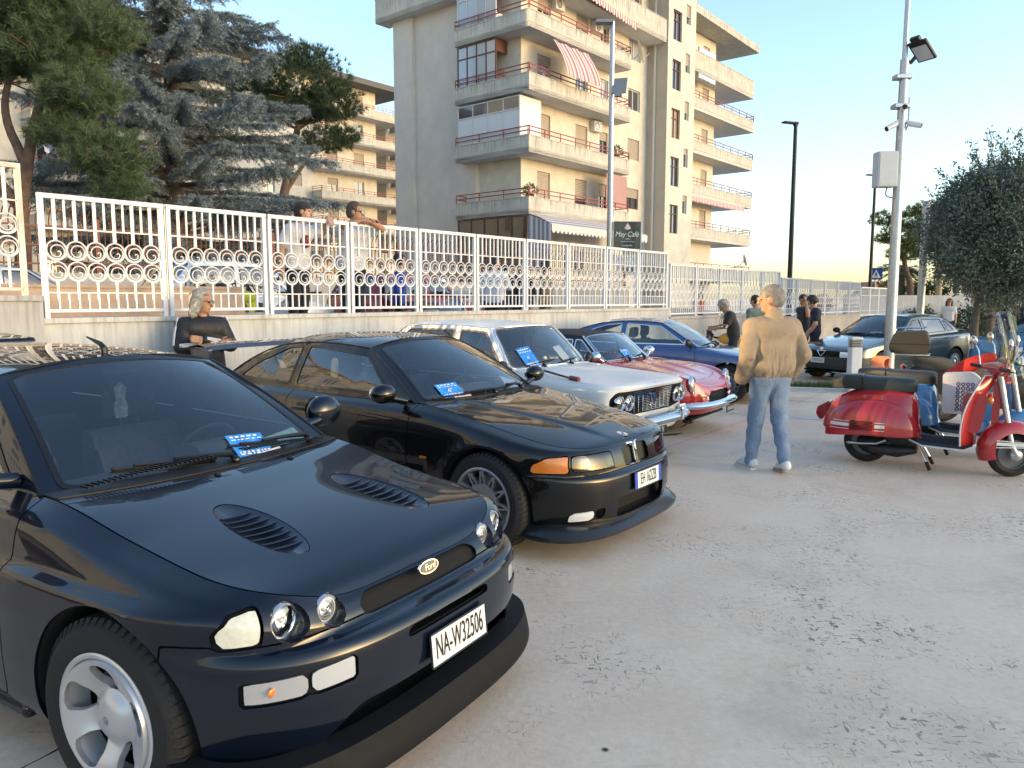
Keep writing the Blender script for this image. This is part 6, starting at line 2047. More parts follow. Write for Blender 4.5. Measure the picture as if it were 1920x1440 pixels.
 c.greenhouse([([(-.84, .938), (-1.22, 1.225), (-1.78, 1.268), (-1.93, 1.268), (-1.955, .945)], .03), ([(-2.02, .948), (-2.0, 1.268), (-2.2, 1.255), (-2.55, 1.11), (-2.76, .968)], .05)],
    pillar=.06, header=.035, seal_w=.018, drip=M_trim, rear_pillar=.10, glass=M_glass)
 mirrors(c, -.72, .93, .985, paint, (.075, .105, .07))
 c.wiper((.05, .02), (-.80, .03), (-.05, .05), .016); c.wiper((.62, .02), (.0, .05), (.7, .09), .016)
 # kidney grilles
 for sy in (-1, 1):
  ring = rounded([(.013, .526), (.169, .531), (.187, .56), (.183, .660), (.02, .668), (.013, .655)], .022, 5)
  mb = MB(); P = [(.770 - (z - .53) * .26 - .04 * (y / .15)**2, sy * y, z) for y, z in ring]
  mb.tube(P, .0085, 6, closed=True); o = mb.build('kidney_grille', M_chrome, r, 60)
  for k in range(9):
   y = .026 + k * .0178
   b = MB(); b.box((.735 - .0, sy * y, .598), (.012, .004, .13), rot_to((-.25, 0, 1))); b.build('grille_bar', mat('stripe_red', (.35, .02, .02), .5) if (sy == -1 and k == 8) else M_trim, o, 0)
 mb = MB(); mb.box((.69, 0, .60), (.02, .44, .16)); mb.build('grille_back', M_dark, r, 0)
 mb = MB(); mb.box((.70, 0, .29), (.02, .95, .18)); mb.build('intake_back', M_dark, r, 0)
 for sy in (-1, 1):
  for cy in (.40, .55):
   mb = MB(); mb.lathe([(.044, .012), (.042, .0), (.022, -.016), (.001, -.022)], 24, (float(c.front_x(cy, .607)[0]) - .045, sy * cy, .607), (1, sy * .1, 0)); mb.build('reflector', M_reflector, r, 60)
  mb = MB(); mb.box((-.43, sy * .846, .56), (.07, .012, .022)); mb.build('side_repeater', M_amber, r, 0, bevel=.004)
  mb = MB(); mb.box((-1.75, sy * .845, .79), (.17, .03, .035)); mb.build('door_handle', paint, r, 0, bevel=.01)
 mb = MB(); mb.prism(oval(28, .04, .04), 0, .005, ((.655, 0, .7135), (-.98, 0, .2), (0, 1, 0), (.2, 0, .98))); o = mb.build('badge', M_chrome, r, 40)
 for k, m_ in ((0, M_plate_blue), (1, M_paper), (2, M_plate_blue), (3, M_paper)):
  a = np.linspace(k * math.pi / 2, (k + 1) * math.pi / 2, 8); pl = [(0, 0)] + [(.027 * math.cos(t), .027 * math.sin(t)) for t in a]
  mb = MB(); mb.prism(pl, .005, .0065, ((.655, 0, .7135), (-.98, 0, .2), (0, 1, 0), (.2, 0, .98))); mb.build('badge_quarter', m_, o, 0)
 plate(r, (.842, .03, .435), .40, .115, 'EH 162ZB', 0, RAD(-3), blue=True, size=.108, squeeze=.52)
 chrome_bar(r, .862, .838, .40, .155, .05, n=3.0, name='front_lip', m=mat('lip_black', (.012, .013, .015), .3, coat=.3), depth=.07, prof=((1.6, -1.6), (.9, .1), (.5, .5), (.0, 1), (-.4, .95), (-.5, .2)))
 # tall wing on the boot
 mb = MB(); G = []
 for px_, pz in ((-3.22, 1.185), (-3.24, 1.225), (-3.34, 1.245), (-3.50, 1.225), (-3.50, 1.215), (-3.34, 1.195)):
  G.append([(px_ - .03 * (1 - abs(y) / .7), y, pz - (.02 * (abs(y) / .7)**4)) for y in np.linspace(-.70, .70, 25)])
 G.append(G[0]); mb.grid(np.array(G)); mb.build('rear_wing', mat('wing_navy', (.012, .018, .040), .25, coat=1), r, 50)
 for sy in (-1, 1):
  mb = MB(); mb.prism(rounded([(-3.22, .93), (-3.46, .93), (-3.52, 1.2), (-3.22, 1.2)], .03), sy * .66 - .018, sy * .66 + .018, ((0, 0, 0), (1, 0, 0), (0, 0, 1), (0, 1, 0))); mb.build('wing_strut', MATS['wing_navy'], r, 40)
 c.wheels('vee', .322, .228, .235, .105, -2.66, .755, steer=RAD(-3), rim_mat=mat('grey_alloy', (.30, .31, .33), .35, .6, rvar=.06))
 c.interior([(-1.38, .36), (-1.38, -.36)], -.72, .885, rear_x=-2.3)
 blue_card(c, -.52, .12, .21, .15, .04); c.sheet('leaflet', .62, .12, .17, .15, mat('leaflet_white', (.68, .68, .70), .6, var=.1, vscale=40), -.5)
 c.sheet('leaflet', -.42, .02, .17, .05, mat('leaflet_pink', (.6, .45, .42), .6, var=.3, vscale=40), .05, lift=.01)
 return c
def build_lancia():
 paint = mat('pale_grey_white_paint', (.68, .68, .665), .45, 0, coat=.3, coat_rough=.12, var=.04, vscale=3)
 rows = [
  R_(.55, 4.5, .68, [(.55, .28), (0, .24), (-3.3, .28)], -3.20),
  R_(.63, 5, .755, [(.63, .30), (0, .25), (-3.3, .32)], -3.28),
  R_(.665, 5.5, .775, [(.66, .38), (0, .38), (-3.3, .40)], -3.30),
  R_(.672, 6, .780, [(.67, .50), (0, .54), (-3.3, .54)], -3.32),
  R_(.680, 6, .777, [(.68, .62), (0, .66), (-3.3, .66)], -3.32),
  R_(.700, 6, .768, [(.70, .735), (0, .76), (-3.3, .77)], -3.32),
  R_(.730, 5.5, .752, [(.73, .788), (.3, .80), (0, .815), (-.6, .85), (-3.3, .84)], -3.32),
  R_(.715, 5, [(.6, .70), (.3, .705), (0, .71), (-.6, .715), (-1.2, .715), (-2.4, .71), (-3, .69)], [(.715, .815), (.4, .838), (0, .862), (-.6, .905), (-1.2, .915), (-2.6, .92), (-3.3, .88)], -3.30),
 ]
 spec = dict(name='saloon_car', paint=paint, rows=rows, xs=.25, xr=-3.0, arch=[(0, .30, .325), (-2.48, .30, .315)], step=.025, ns=120, nf=44, sharp=(6,),
    gh=dict(wbx=-.62, wbc=(-.50, .912), wt=(-.99, .565, 1.325), wtc=(-.95, 1.355), rt=(-2.30, .56, 1.33), rtc=(-2.35, 1.375), rbx=-2.72, rbc=(-2.75, .93), a_bow=.01, roof_up=.035, ws_r=.07))
 c = Car(spec, (.885, 8.10), RAD(-39.6), 'pale grey white boxy saloon with four round headlamps and slatted grille')
 r = c.root; c.arches()
 fys = lambda poly, rr: (lambda P, pl=rounded(poly, rr): np.where(P[:, 0] > .45, sdpoly(np.c_[np.abs(P[:, 1]), P[:, 2]], pl), 1.0))
 pan = fys([(-.3, .525), (.40, .525), (.66, .56), (.705, .60), (.71, .70), (.655, .765), (-.3, .765)], .03)
 for o in c.panel('grille_surround', pan, .004, mat('grille_panel_grey', (.52, .53, .53), .4), inset=.035): pass
 c.panel('door', door_fn([(-.62, .30), (-.62, 1), (-1.42, 1), (-1.42, .30)], .05), .007, both=True)
 c.panel('rear_door', door_fn([(-1.44, .30), (-1.44, 1), (-2.30, 1), (-2.30, .62), (-2.12, .40), (-2.05, .30)], .05), .007, both=True)
 c.body()
 spine = lambda x, y: .006 * np.exp(-(y / .02)**2)
 cowl = lambda P: P[:, 0] + .50 + .11 * P[:, 1]**2
 c.deck('bonnet', [(.715, .815), (.68, .835), (.5, .855), (0, .90), (-.6, .925)], -.62, .714, p=3.0, n=60, m=30, cuts=[('scuttle_panel', cowl, paint, .006)], fnz=spine)
 c.deck('boot_lid', [(-2.7, .935), (-3.0, .92), (-3.30, .88)], -3.29, -2.73, p=3.0, n=20)
 c.greenhouse([([(-.70, .945), (-1.02, 1.295), (-1.38, 1.315), (-1.41, .945)], .03), ([(-1.49, .945), (-1.46, 1.315), (-2.22, 1.305), (-2.42, 1.12), (-2.48, .955)], .05)],
    seal=mat('seal_bronze', (.20, .16, .12), .35, .6), pillar=.045, header=.03, seal_w=.018, drip=M_chrome, rear_pillar=.09, glass=glass_mat('clear_glass', (.78, .82, .80)))
 f = lambda uv: c.ws(np.array([uv], float))[0]
 # bright screen surround
 mb = MB(); P = [f((a, b)) + np.array([.01, 0, .006]) for a, b in [(-.93, .03), (-.5, .02), (0, .02), (.5, .02), (.93, .03), (.95, .5), (.92, .94), (.5, .95), (0, .95), (-.5, .95), (-.92, .94), (-.95, .5)]]
 mb.tube(catmull(np.array(P), 4, True), .008, 6, closed=True); mb.build('screen_trim', M_chrome, r, 60)
 c.wiper((-.35, .0), (-.62, .05), (.0, .13), .016); c.wiper((.35, .0), (.05, .05), (.7, .12), .016)
 # grille slats and lamps
 for k in range(13):
  z = .545 + k * .0165; w = .345 + .045 * (k / 12)
  mb = MB(); mb.box((.672 + .035 * (z - .5), 0, z), (.018, 2 * w, .0065)); mb.build('grille_slat', M_chrome, r, 0)
 for y in np.linspace(-.34, .34, 9):
  mb = MB(); mb.box((.668, y, .645), (.010, .006, .215)); mb.build('grille_upright', M_chrome, r, 0)
 mb = MB(); mb.box((.652, 0, .645), (.006, .80, .235)); mb.build('grille_back', M_dark, r, 0)
 mb = MB(); mb.prism(rounded([(-.055, .06), (.055, .06), (.04, -.03), (0, -.085), (-.04, -.03)], .02), 0, .014, ((.690, 0, .655), (0, 1, 0), (0, 0, 1), (1, 0, 0))); o = mb.build('shield_badge', M_chrome, r, 40)
 mb = MB(); mb.prism(rounded([(-.042, .048), (.042, .048), (.03, -.025), (0, -.066), (-.03, -.025)], .015), .014, .017, ((.690, 0, .655), (0, 1, 0), (0, 0, 1), (1, 0, 0))); mb.build('shield_field', mat('badge_dark_blue', (.02, .03, .10), .4), o, 40)
 for sy in (-1, 1):
  for cy, xx in ((.475, .695), (.610, .675)):
   oval_lamp(r, (xx, sy * cy, .655), .062, .072)
 chrome_bar(r, .80, .80, .30, .435, .105, n=5.5, m=mat('brushed_bumper', (.62, .63, .63), .22, .9, rvar=.08), depth=.06)
 for sy in (-1, 1):
  mb = MB(); mb.box((.795, sy * .42, .46), (.05, .05, .14)); mb.build('over_rider', M_chrome, r, 0, bevel=.015)
  mb = MB(); mb.box((.70, sy * .60, .515), (.03, .14, .04)); mb.build('side_lamp', M_lens, r, 0, bevel=.01)
  mb = MB(); mb.box((-1.36, sy * .79, .80), (.14, .03, .025)); mb.build('door_handle', M_chrome, r, 0, bevel=.008)
 plate(r, (.80, -.05, .345), .27, .075, '65806 TV', 0, 0, dark=True, size=.078, squeeze=.52)
 mirrors(c, -.62, .80, .96, M_black, (.045, .07, .05), .08)
 # red handled aerial lying on the scuttle
 mb = MB(); mb.tube([(-.45, -.60, .955), (.14, -.68, .875)], [.012, .010], 8); o = mb.build('window_squeegee', M_trim, r); mb = MB(); mb.tube([(.14, -.68, .876), (.16, -.685, .876), (.27, -.70, .870)], [.012, .024, .022], 10); mb.build('handle', mat('handle_maroon', (.16, .03, .03), .4), o)
 c.wheels('slot', .295, .185, .165, 0, -2.48, .665, rim_mat=mat('steel_wheel_grey', (.42, .43, .44), .4, .3))
 c.interior([(-1.30, .34), (-1.30, -.34)], -.66, .895, seat_mat=mat('grey_vinyl', (.14, .14, .145), .6), rear_x=-2.2, headrest=False, wheel_r=.21)
 blue_card(c, -.55, .22, .20, .27, .12); c.sheet('leaflet', .38, .24, .18, .25, MATS['leaflet_white'], .15); c.sheet('leaflet', -.40, .04, .15, .05, MATS['leaflet_pink'], .05, lift=.01)
 P = f((.12, .84)); mb = MB(); mb.box(P + (-.09, 0, -.02), (.03, .18, .06)); mb.build('rear_view_mirror', M_black, r, 0, bevel=.02)
 return c
def build_spider():
 paint = mat('red_spider_paint', (.45, .014, .020), .25, 0, coat=1.0, coat_rough=.03, var=.05, vscale=3)
 rows = [
  R_(.60, 3.0, .66, [(.6, .25), (0, .22), (-3, .26)], -2.95),
  R_(.68, 2.8, .745, [(.68, .29), (0, .24), (-3, .30)], -3.02),
  R_(.712, 2.7, .785, [(.71, .38), (0, .38), (-3, .40)], -3.06),
  R_(.718, 2.7, .795, [(.72, .47), (0, .52), (-3, .54)], -3.08),
  R_(.700, 2.7, .790, [(.70, .545), (.4, .60), (0, .64), (-3, .66)], -3.06),
  R_(.680, 2.8, .775, [(.68, .575), (.5, .66), (.3, .70), (0, .73), (-.5, .75), (-3, .76)], -3.04),
  R_(.655, 3.2, [(.6, .69), (.3, .70), (0, .71), (-.6, .715), (-1.2, .72), (-2.4, .72), (-3, .68)], [(.655, .592), (.52, .70), (.3, .765), (0, .80), (-.5, .825), (-1.2, .83), (-3, .83)], -3.0),
  R_(.640, 3.2, [(.6, .57), (.3, .585), (0, .60), (-.5, .64), (-.7, .68), (-1.2, .69), (-2.4, .69), (-3, .64)], [(.640, .602), (.5, .675), (.3, .742), (0, .79), (-.5, .845), (-1.2, .85), (-3, .83)], -2.96),
 ]
 spec = dict(name='convertible_car', paint=paint, rows=rows, xs=.05, xr=-2.6, arch=[(0, .295, .325), (-2.28, .295, .325)], step=.024, ns=110, nf=44,
    gh=dict(wbx=-.58, wbc=(-.46, .862), wt=(-.93, .56, 1.165), wtc=(-.89, 1.195), rt=(-1.85, .55, 1.14), rtc=(-1.85, 1.22), rbx=-2.25, rbc=(-2.28, .86), a_bow=.0, roof_up=.02))
 c = Car(spec, (2.0, 9.85), RAD(-34.5), 'red open top two seater with its black hood up, behind the white saloon')
 r = c.root; c.arches()
 fys = lambda poly, rr: (lambda P, pl=rounded(poly, rr): np.where(P[:, 0] > .35, sdpoly(np.c_[np.abs(P[:, 1]), P[:, 2]], pl), 1.0))
 g_ = fys([(-.3, .405), (.30, .41), (.37, .46), (.30, .535), (-.3, .545)], .04)
 c.panel('x', g_, 0, keep=False); V, _, F = split(*c.inner, g_); c.inner = compact(V, F)
 c.panel('door', door_fn([(-.60, .28), (-.60, 1), (-1.62, 1), (-1.62, .28)], .07), .007, both=True)
 c.body()
 hump = lambda x, y: .020 * np.exp(-((np.abs(y) - .20) / .07)**2) * np.clip((.45 - x) / .3, 0, 1) * np.clip((x + .35) / .3, 0, 1)
 cowl = lambda P: P[:, 0] + .46 + .13 * P[:, 1]**2
 c.deck('bonnet', [(.640, .602), (.58, .638), (.4, .70), (0, .79), (-.3, .84), (-.6, .87)], -.58, .639, p=2.4, n=60, m=30, cuts=[('scuttle_panel', cowl, paint, .006)], fnz=hump)
 c.deck('boot_lid', [(-2.2, .865), (-2.6, .86), (-2.96, .83)], -2.955, -2.27, p=2.4, n=20)
 M_hood = mat('black_hood_fabric', (.022, .022, .025), .85, bump=.2, bscale=120)
 c.greenhouse([([(-.66, .868), (-.93, 1.125), (-1.02, 1.13), (-1.02, .868)], .015), ([(-1.05, .868), (-1.05, 1.13), (-1.62, 1.12), (-1.68, .872)], .03)],
    seal=M_chrome, pillar=.03, header=.02, seal_w=.012, rear_pillar=.12, roof_mat=M_hood, frame_mat=M_hood, glass=glass_mat('clear_glass'), drip=None, roof_name='soft_top')
 for sy in (-1, 1):
  mb = MB(); P = c.top_line[:24].copy(); P[:, 1] *= sy; mb.tube(P, .014, 8); mb.build('screen_frame', M_chrome, r, 60)
  oval_lamp(r, (float(c.front_x(.585, .625)[0]) + .018, sy * .585, .632), .072, .098, ax=(.98, sy * .10, .14))
  mb = MB(); mb.box((.655, sy * .44, .455), (.03, .11, .035)); mb.build('indicator', M_amber, r, 0, bevel=.012); mb = MB(); mb.box((.675, sy * .37, .455), (.03, .05, .05)); mb.build('side_lamp', M_lens, r, 0, bevel=.012)
 for o in (1,):
  for k in range(5):
   mb = MB(); pts = [(.690 - .12 * (y / .6)**2, y, .425 + k * .024) for y in np.linspace(-.34, .34, 13)]; mb.tube(pts, .004, 5); mb.build('grille_bar', M_black, r)
  mb = MB(); mb.box((.60, 0, .475), (.02, .8, .18)); mb.build('grille_back', M_dark, r, 0)
 chrome_bar(r, .80, .78, .38, .385, .075, n=2.8, depth=.05)
 plate(r, (.79, .12, .295), .27, .08, '#', 0, 0, dark=True)
 mirrors(c, -.62, .80, .93, M_chrome, (.075, .07, .062), .08)
 c.wiper((-.3, .0), (-.6, .06), (.0, .10), .014); c.wiper((.4, .0), (.1, .06), (.7, .12), .014)
 c.wheels('cross', .29, .18, .165, 0, -2.28, .68, rim_mat=M_gunmetal)
 c.interior([(-1.35, .33), (-1.35, -.33)], -.62, .84, seat_mat=mat('grey_vinyl'), rear_x=None, headrest=True, w=.58, wheel_r=.19)
 blue_card(c, -.2, .18, .20, .14, 0)
 return c
def build_gtv():
 paint = mat('mid_blue_paint', (.035, .075, .22), .25, .0, coat=1.0, coat_rough=.03, var=.05, vscale=3)
 rows = [
  R_(.70, 3.2, .70, [(.7, .24), (0, .20), (-3.2, .28)], -3.10),
  R_(.78, 3.2, .775, [(.78, .27), (0, .22), (-3.2, .32)], -3.18),
  R_(.81, 3.4, .815, [(.81, .36), (0, .34), (-3.2, .40)], -3.22),
  R_(.82, 3.4, .825, [(.82, .48), (0, .50), (-3.2, .54)], -3.24),
  R_(.80, 3.4, .822, [(.80, .58), (0, .62), (-3.2, .66)], -3.24),
  R_(.775, 3.4, .81, [(.775, .64), (.4, .68), (0, .72), (-3.2, .76)], -3.22),
  R_(.74, 3.4, [(.6, .76), (.3, .77), (0, .775), (-1.2, .78), (-2.4, .77), (-3, .74)], [(.74, .665), (.4, .72), (0, .77), (-.6, .83), (-3.2, .86)], -3.20),
  R_(.71, 3.4, [(.6, .66), (.3, .68), (0, .69), (-.6, .70), (-1.2, .71), (-2.4, .70), (-3, .66)], [(.71, .675), (.4, .735), (0, .79), (-.5, .865), (-1.2, .875), (-2.4, .90), (-3.2, .93)], -3.18),
 ]
 spec = dict(name='fastback_car', paint=paint, rows=rows, xs=.15, xr=-2.8, arch=[(0, .31, .345), (-2.40, .31, .345)], step=.028, ns=100, nf=36,
    gh=dict(wbx=-.50, wbc=(-.36, .868), wt=(-1.12, .55, 1.25), wtc=(-1.08, 1.285), rt=(-2.05, .53, 1.25), rtc=(-2.0, 1.31), rbx=-2.95, rbc=(-3.0, .95), a_bow=.01, c_bow=.06, roof_up=.025))
 c = Car(spec, (3.72, 12.75), RAD(-25), 'mid blue fastback coupe with bright window trim, behind the red convertible')
 r = c.root; c.arches()
 c.panel('door', door_fn([(-.52, .28), (-.52, 1), (-1.72, 1), (-1.72, .28)], .07), .007, both=True)
 c.panel('front_panel', lambda P: np.where(P[:, 0] > .55, np.maximum(np.abs(P[:, 2] - .56) - .07, np.abs(P[:, 1]) - .62), 1), .004, M_black, inset=.02)
 c.body()
 cowl = lambda P: P[:, 0] + .38 + .13 * P[:, 1]**2
 c.deck('bonnet', [(.71, .675), (.66, .70), (.4, .765), (0, .825), (-.5, .885)], -.50, .709, p=2.8, n=50, m=24, cuts=[('scuttle_panel', cowl, M_black, .006)])
 c.deck('boot_lid', [(-2.9, .955), (-3.18, .94)], -3.175, -2.96, p=2.6, n=12)
 c.greenhouse([([(-.66, .905), (-1.12, 1.205), (-1.70, 1.245), (-1.72, .91)], .03), ([(-1.80, .91), (-1.78, 1.245), (-2.05, 1.22), (-2.55, 1.06), (-2.62, .93)], .04)],
    seal=M_chrome, pillar=.05, header=.03, seal_w=.014, rear_pillar=.10, glass=glass_mat('clear_glass'), drip=M_trim)
 for sy in (-1, 1):
  for cy in (.36, .54): oval_lamp(r, (.775 - .05 * (cy > .4), sy * cy, .565), .062, .062)
  mb = MB(); mb.box((-1.60, sy * .828, .77), (.15, .03, .03)); mb.build('door_handle', M_chrome, r, 0, bevel=.01)
 chrome_bar(r, .86, .83, .35, .46, .09, n=3.4, depth=.06)
 plate(r, (.865, 0, .40), .27, .08, '#', 0, 0, dark=True)
 c.wiper((-.1, .0), (-.75, .05), (-.1, .08), .016); c.wiper((.6, .0), (.0, .05), (.6, .1), .016)
 mirrors(c, -.62, .84, .95, M_black, (.05, .09, .06), .1)
 c.wheels('slot', .305, .185, .185, .0, -2.40, .70, rim_mat=M_gunmetal)
 c.interior([(-1.30, .35), (-1.30, -.35)], -.62, .86, seat_mat=M_beige_cabin, rear_x=-2.2)
 c.sheet('leaflet', -.2, .08, .2, .1, MATS['card_blue'], .05)
 return c
def build_alfa75():
 paint = mat('dark_grey_green_paint', (.030, .043, .048), .25, .1, coat=1.0, coat_rough=.03)
 rows = [
  R_(.72, 3.6, .70, [(.7, .25), (0, .20), (-3.4, .26)], -3.22),
  R_(.80, 3.6, .775, [(.80, .27), (0, .22), (-3.4, .32)], -3.30),
  R_(.835, 3.8, .810, [(.83, .36), (0, .36), (-3.4, .42)], -3.34),
  R_(.835, 3.8, .815, [(.83, .475), (0, .50), (-3.4, .56)], -3.36),
  R_(.795, 4.0, .812, [(.80, .485), (.3, .55), (0, .575), (-3.4, .64)], -3.34),
  R_(.790, 4.0, .808, [(.79, .56), (0, .63), (-3.4, .72)], -3.34),
  R_(.765, 3.8, [(.6, .77), (.3, .785), (0, .79), (-1.2, .79), (-2.4, .78), (-3, .75)], [(.765, .640), (.4, .70), (0, .745), (-.6, .80), (-3.4, .90)], -3.32),
  R_(.735, 3.8, [(.6, .67), (.3, .69), (0, .70), (-.6, .71), (-1.2, .715), (-2.4, .70), (-3, .66)], [(.735, .655), (.4, .72), (0, .785), (-.6, .875), (-1.2, .885), (-2.4, .93), (-3.4, .985)], -3.30),
 ]
 spec = dict(name='saloon_car', paint=paint, rows=rows, xs=.2, xr=-2.9, arch=[(0, .31, .345), (-2.51, .31, .345)], step=.028, ns=100, nf=36,
    gh=dict(wbx=-.62, wbc=(-.50, .885), wt=(-1.25, .55, 1.255), wtc=(-1.20, 1.30), rt=(-2.35, .53, 1.255), rtc=(-2.35, 1.32), rbx=-2.80, rbc=(-2.85, .975), a_bow=.01, roof_up=.025))
 c = Car(spec, (6.90, 15.80), RAD(210.5), 'dark grey wedge shaped saloon parked behind the bollard and camera pole')
 r = c.root; c.arches()
 fys = lambda poly, rr: (lambda P, pl=rounded(poly, rr): np.where(P[:, 0] > .55, sdpoly(np.c_[np.abs(P[:, 1]), P[:, 2]], pl), 1.0))
 c.panel('grille', fys([(-.3, .50), (.385, .50), (.385, .615), (-.3, .615)], .01), .005, M_black, inset=.02)
 c.panel('headlamp', fys([(.395, .50), (.70, .50), (.70, .605), (.395, .615)], .01), .006, M_lens, both=True)
 c.panel('front_bumper', lambda P: np.maximum(P[:, 2] - .485 - .08 * np.clip(.7 - P[:, 0], 0, 1), .40 - P[:, 0]), .006, mat('grey_bumper_plastic', (.028, .033, .035), .5))
 c.panel('door', door_fn([(-.60, .28), (-.60, 1.05), (-1.48, 1.05), (-1.48, .28)], .05), .007, both=True)
 c.panel('rear_door', door_fn([(-1.50, .28), (-1.50, 1.05), (-2.42, 1.05), (-2.36, .62), (-2.15, .40), (-2.05, .28)], .05), .007, both=True)
 c.body()
 cowl = lambda P: P[:, 0] + .50 + .13 * P[:, 1]**2
 c.deck('bonnet', [(.735, .655), (.66, .69), (.4, .752), (0, .825), (-.6, .90)], -.62, .734, p=3.0, n=50, m=24, cuts=[('scuttle_panel', cowl, M_black, .006)])
 c.deck('boot_lid', [(-2.7, .985), (-3.3, 1.0)], -3.295, -2.81, p=3.0, n=12)
 c.greenhouse([([(-.80, .925), (-1.24, 1.205), (-1.46, 1.225), (-1.46, .93)], .02), ([(-1.54, .935), (-1.53, 1.23), (-2.22, 1.225), (-2.30, .965)], .03), ([(-2.36, .97), (-2.30, 1.20), (-2.40, 1.18), (-2.60, .985)], .02)],
    pillar=.05, header=.03, seal_w=.014, rear_pillar=.08, glass=glass_mat('clear_glass'), drip=M_trim)
 # triangular badge grille
 mb = MB(); mb.tube([(.815, -.10, .62), (.83, 0, .505), (.815, .10, .62)], .008, 6); mb.tube([(.812, -.10, .62), (.812, .10, .62)], .008, 6); o = mb.build('triangle_grille', M_chrome, r)
 mb = MB(); mb.prism(oval(20, .03, .03), 0, .006, ((.80, 0, .66), (0, 1, 0), (-.3, 0, .95), (.95, 0, .3))); mb.build('badge', M_chrome, o)
 for k in range(4):
  for s in (-1, 1):
   mb = MB(); mb.box((.782, s * .235, .52 + k * .026), (.012, .27, .005)); mb.build('grille_slat', M_trim, r, 0)
 plate(r, (.845, -.06, .43), .33, .11, '##', 0, 0)
 c.wiper((.1, .0), (-.7, .05), (.0, .08), .016); c.wiper((.65, .0), (.05, .05), (.65, .1), .016)
 mirrors(c, -.78, .86, .97, M_black, (.05, .09, .06), .1)
 c.wheels('steel', .30, .185, .185, .0, -2.51, .70, rim_mat=mat('wheel_trim_silver', (.45, .46, .47), .4, .4))
 c.interior([(-1.40, .35), (-1.40, -.35)], -.78, .87, rear_x=-2.35)
 c.sheet('leaflet', .3, .12, .25, .16, MATS['leaflet_white'], .1)
 return c
build_bmw()
build_lancia()
build_spider()
build_gtv()
build_alfa75()
# ================================================================ people
def surface_net(f, org, h):
 s = f < 0
 nx, ny, nz = f.shape
 c = s[:-1, :-1, :-1].astype(np.int8)
 tot = np.zeros((nx - 1, ny - 1, nz - 1), np.int8)
 for i in (0, 1):
  for j in (0, 1):
   for k in (0, 1):
    tot += s[i:nx - 1 + i, j:ny - 1 + j, k:nz - 1 + k]
 act = (tot > 0) & (tot < 8)
 idx = np.full(act.shape, -1, np.int64)
 cells = np.argwhere(act)
 idx[act] = np.arange(len(cells))
 acc = np.zeros((len(cells), 3)); cnt = np.zeros(len(cells))
 I, J, K = cells.T
 for ax in range(3):
  for a in (0, 1):
   for b in (0, 1):
    o0 = [0, 0, 0]; oth = [q for q in range(3) if q != ax]
    o0[oth[0]] = a; o0[oth[1]] = b
    o1 = list(o0); o1[ax] = 1
    v0 = f[I + o0[0], J + o0[1], K + o0[2]]; v1 = f[I + o1[0], J + o1[1], K + o1[2]]
    m = (v0 < 0) != (v1 < 0)
    t = np.where(m, v0 / np.where(m, v0 - v1, 1), 0)
    p = cells + np.array(o0, float)
    p[:, ax] += t
    acc += np.where(m[:, None], p, 0); cnt += m
 V = org + h * acc / cnt[:, None]
 Q = []
 for ax in range(3):
  b, c_ = [(1, 2), (2, 0), (0, 1)][ax]
  sl0 = [slice(None)] * 3; sl1 = [slice(None)] * 3
  sl0[ax] = slice(0, -1); sl1[ax] = slice(1, None)
  e = s[tuple(sl0)] != s[tuple(sl1)]
  P = np.argwhere(e)
  ok = (P[:, b] > 0) & (P[:, c_] > 0) & (P[:, b] < f.shape[b] - 1) & (P[:, c_] < f.shape[c_] - 1)
  P = P[ok]
  d = lambda db, dc: idx[tuple((P + np.eye(3, dtype=int)[b] * db + np.eye(3, dtype=int)[c_] * dc).T)]
  q = np.stack([d(-1, -1), d(0, -1), d(0, 0), d(-1, 0)], 1)
  inside = s[tuple(P.T)]
  q = np.where(inside[:, None], q, q[:, ::-1])
  Q.append(q)
 Q = np.concatenate(Q)
 return V, Q[(Q >= 0).all(1)]
def sdf_eval(prims, P):
 """prims: dict(a,b,ra,rb,mat,k | c,r,rot); returns blended distance and material of the nearest"""
 best = np.full(len(P), 1e9); mt = np.zeros(len(P), np.int32); d = None
 for q in prims:
  if 'a' in q:
   a, b = q['a'], q['b']; ab = b - a
   t = np.clip(((P - a) @ ab) / (ab @ ab + 1e-12), 0, 1)
   r = q['ra'] + (q['rb'] - q['ra']) * t
   w = P - (a + t[:, None] * ab)
   if 'flat' in q:      # squash along a direction
    n, kf = q['flat']; w = w + np.outer(w @ n, n) * (kf - 1)
   v = np.linalg.norm(w, axis=1) - r
  else:
   w = (P - q['c']) @ q['rot'] if 'rot' in q else P - q['c']
   rr = q['r']; k0 = np.linalg.norm(w / rr, axis=1); k1 = np.linalg.norm(w / (rr * rr), axis=1)
   v = k0 * (k0 - 1) / (k1 + 1e-9)
  if 'noise' in q:
   A, fr = q['noise']
   v = v + A * (np.sin(P[:, 2] * fr + 3 * np.sin(P[:, 0] * fr * .35) + 2.2 * np.sin(P[:, 1] * fr * .4 + 1)) * .6 + np.sin(P[:, 0] * fr * .9 + P[:, 2] * fr * .5 + 2) * np.sin(P[:, 1] * fr * .8) * .6)
  if 'pleat' in q:
   A, z0, z1, cx, cy = q['pleat']
   tt = np.clip((z1 - P[:, 2]) / (z1 - z0), 0, 1); an = np.arctan2(P[:, 1] - cy, P[:, 0] - cx)
   v = v + A * tt * (np.sin(an * 17 + 2 * np.sin(P[:, 2] * 9)) * .6 + np.sin(an * 29 + 1.3 + 3 * np.sin(P[:, 2] * 6)) * .4)
  near = v < best
  mt = np.where(near, q['m'], mt); best = np.minimum(best, v)
  if d is None: d = v
  else:
   k = q.get('k', .02)
   hh = np.clip(.5 + .5 * (d - v) / k, 0, 1)
   d = d + (v - d) * hh - k * hh * (1 - hh)
 return d, mt
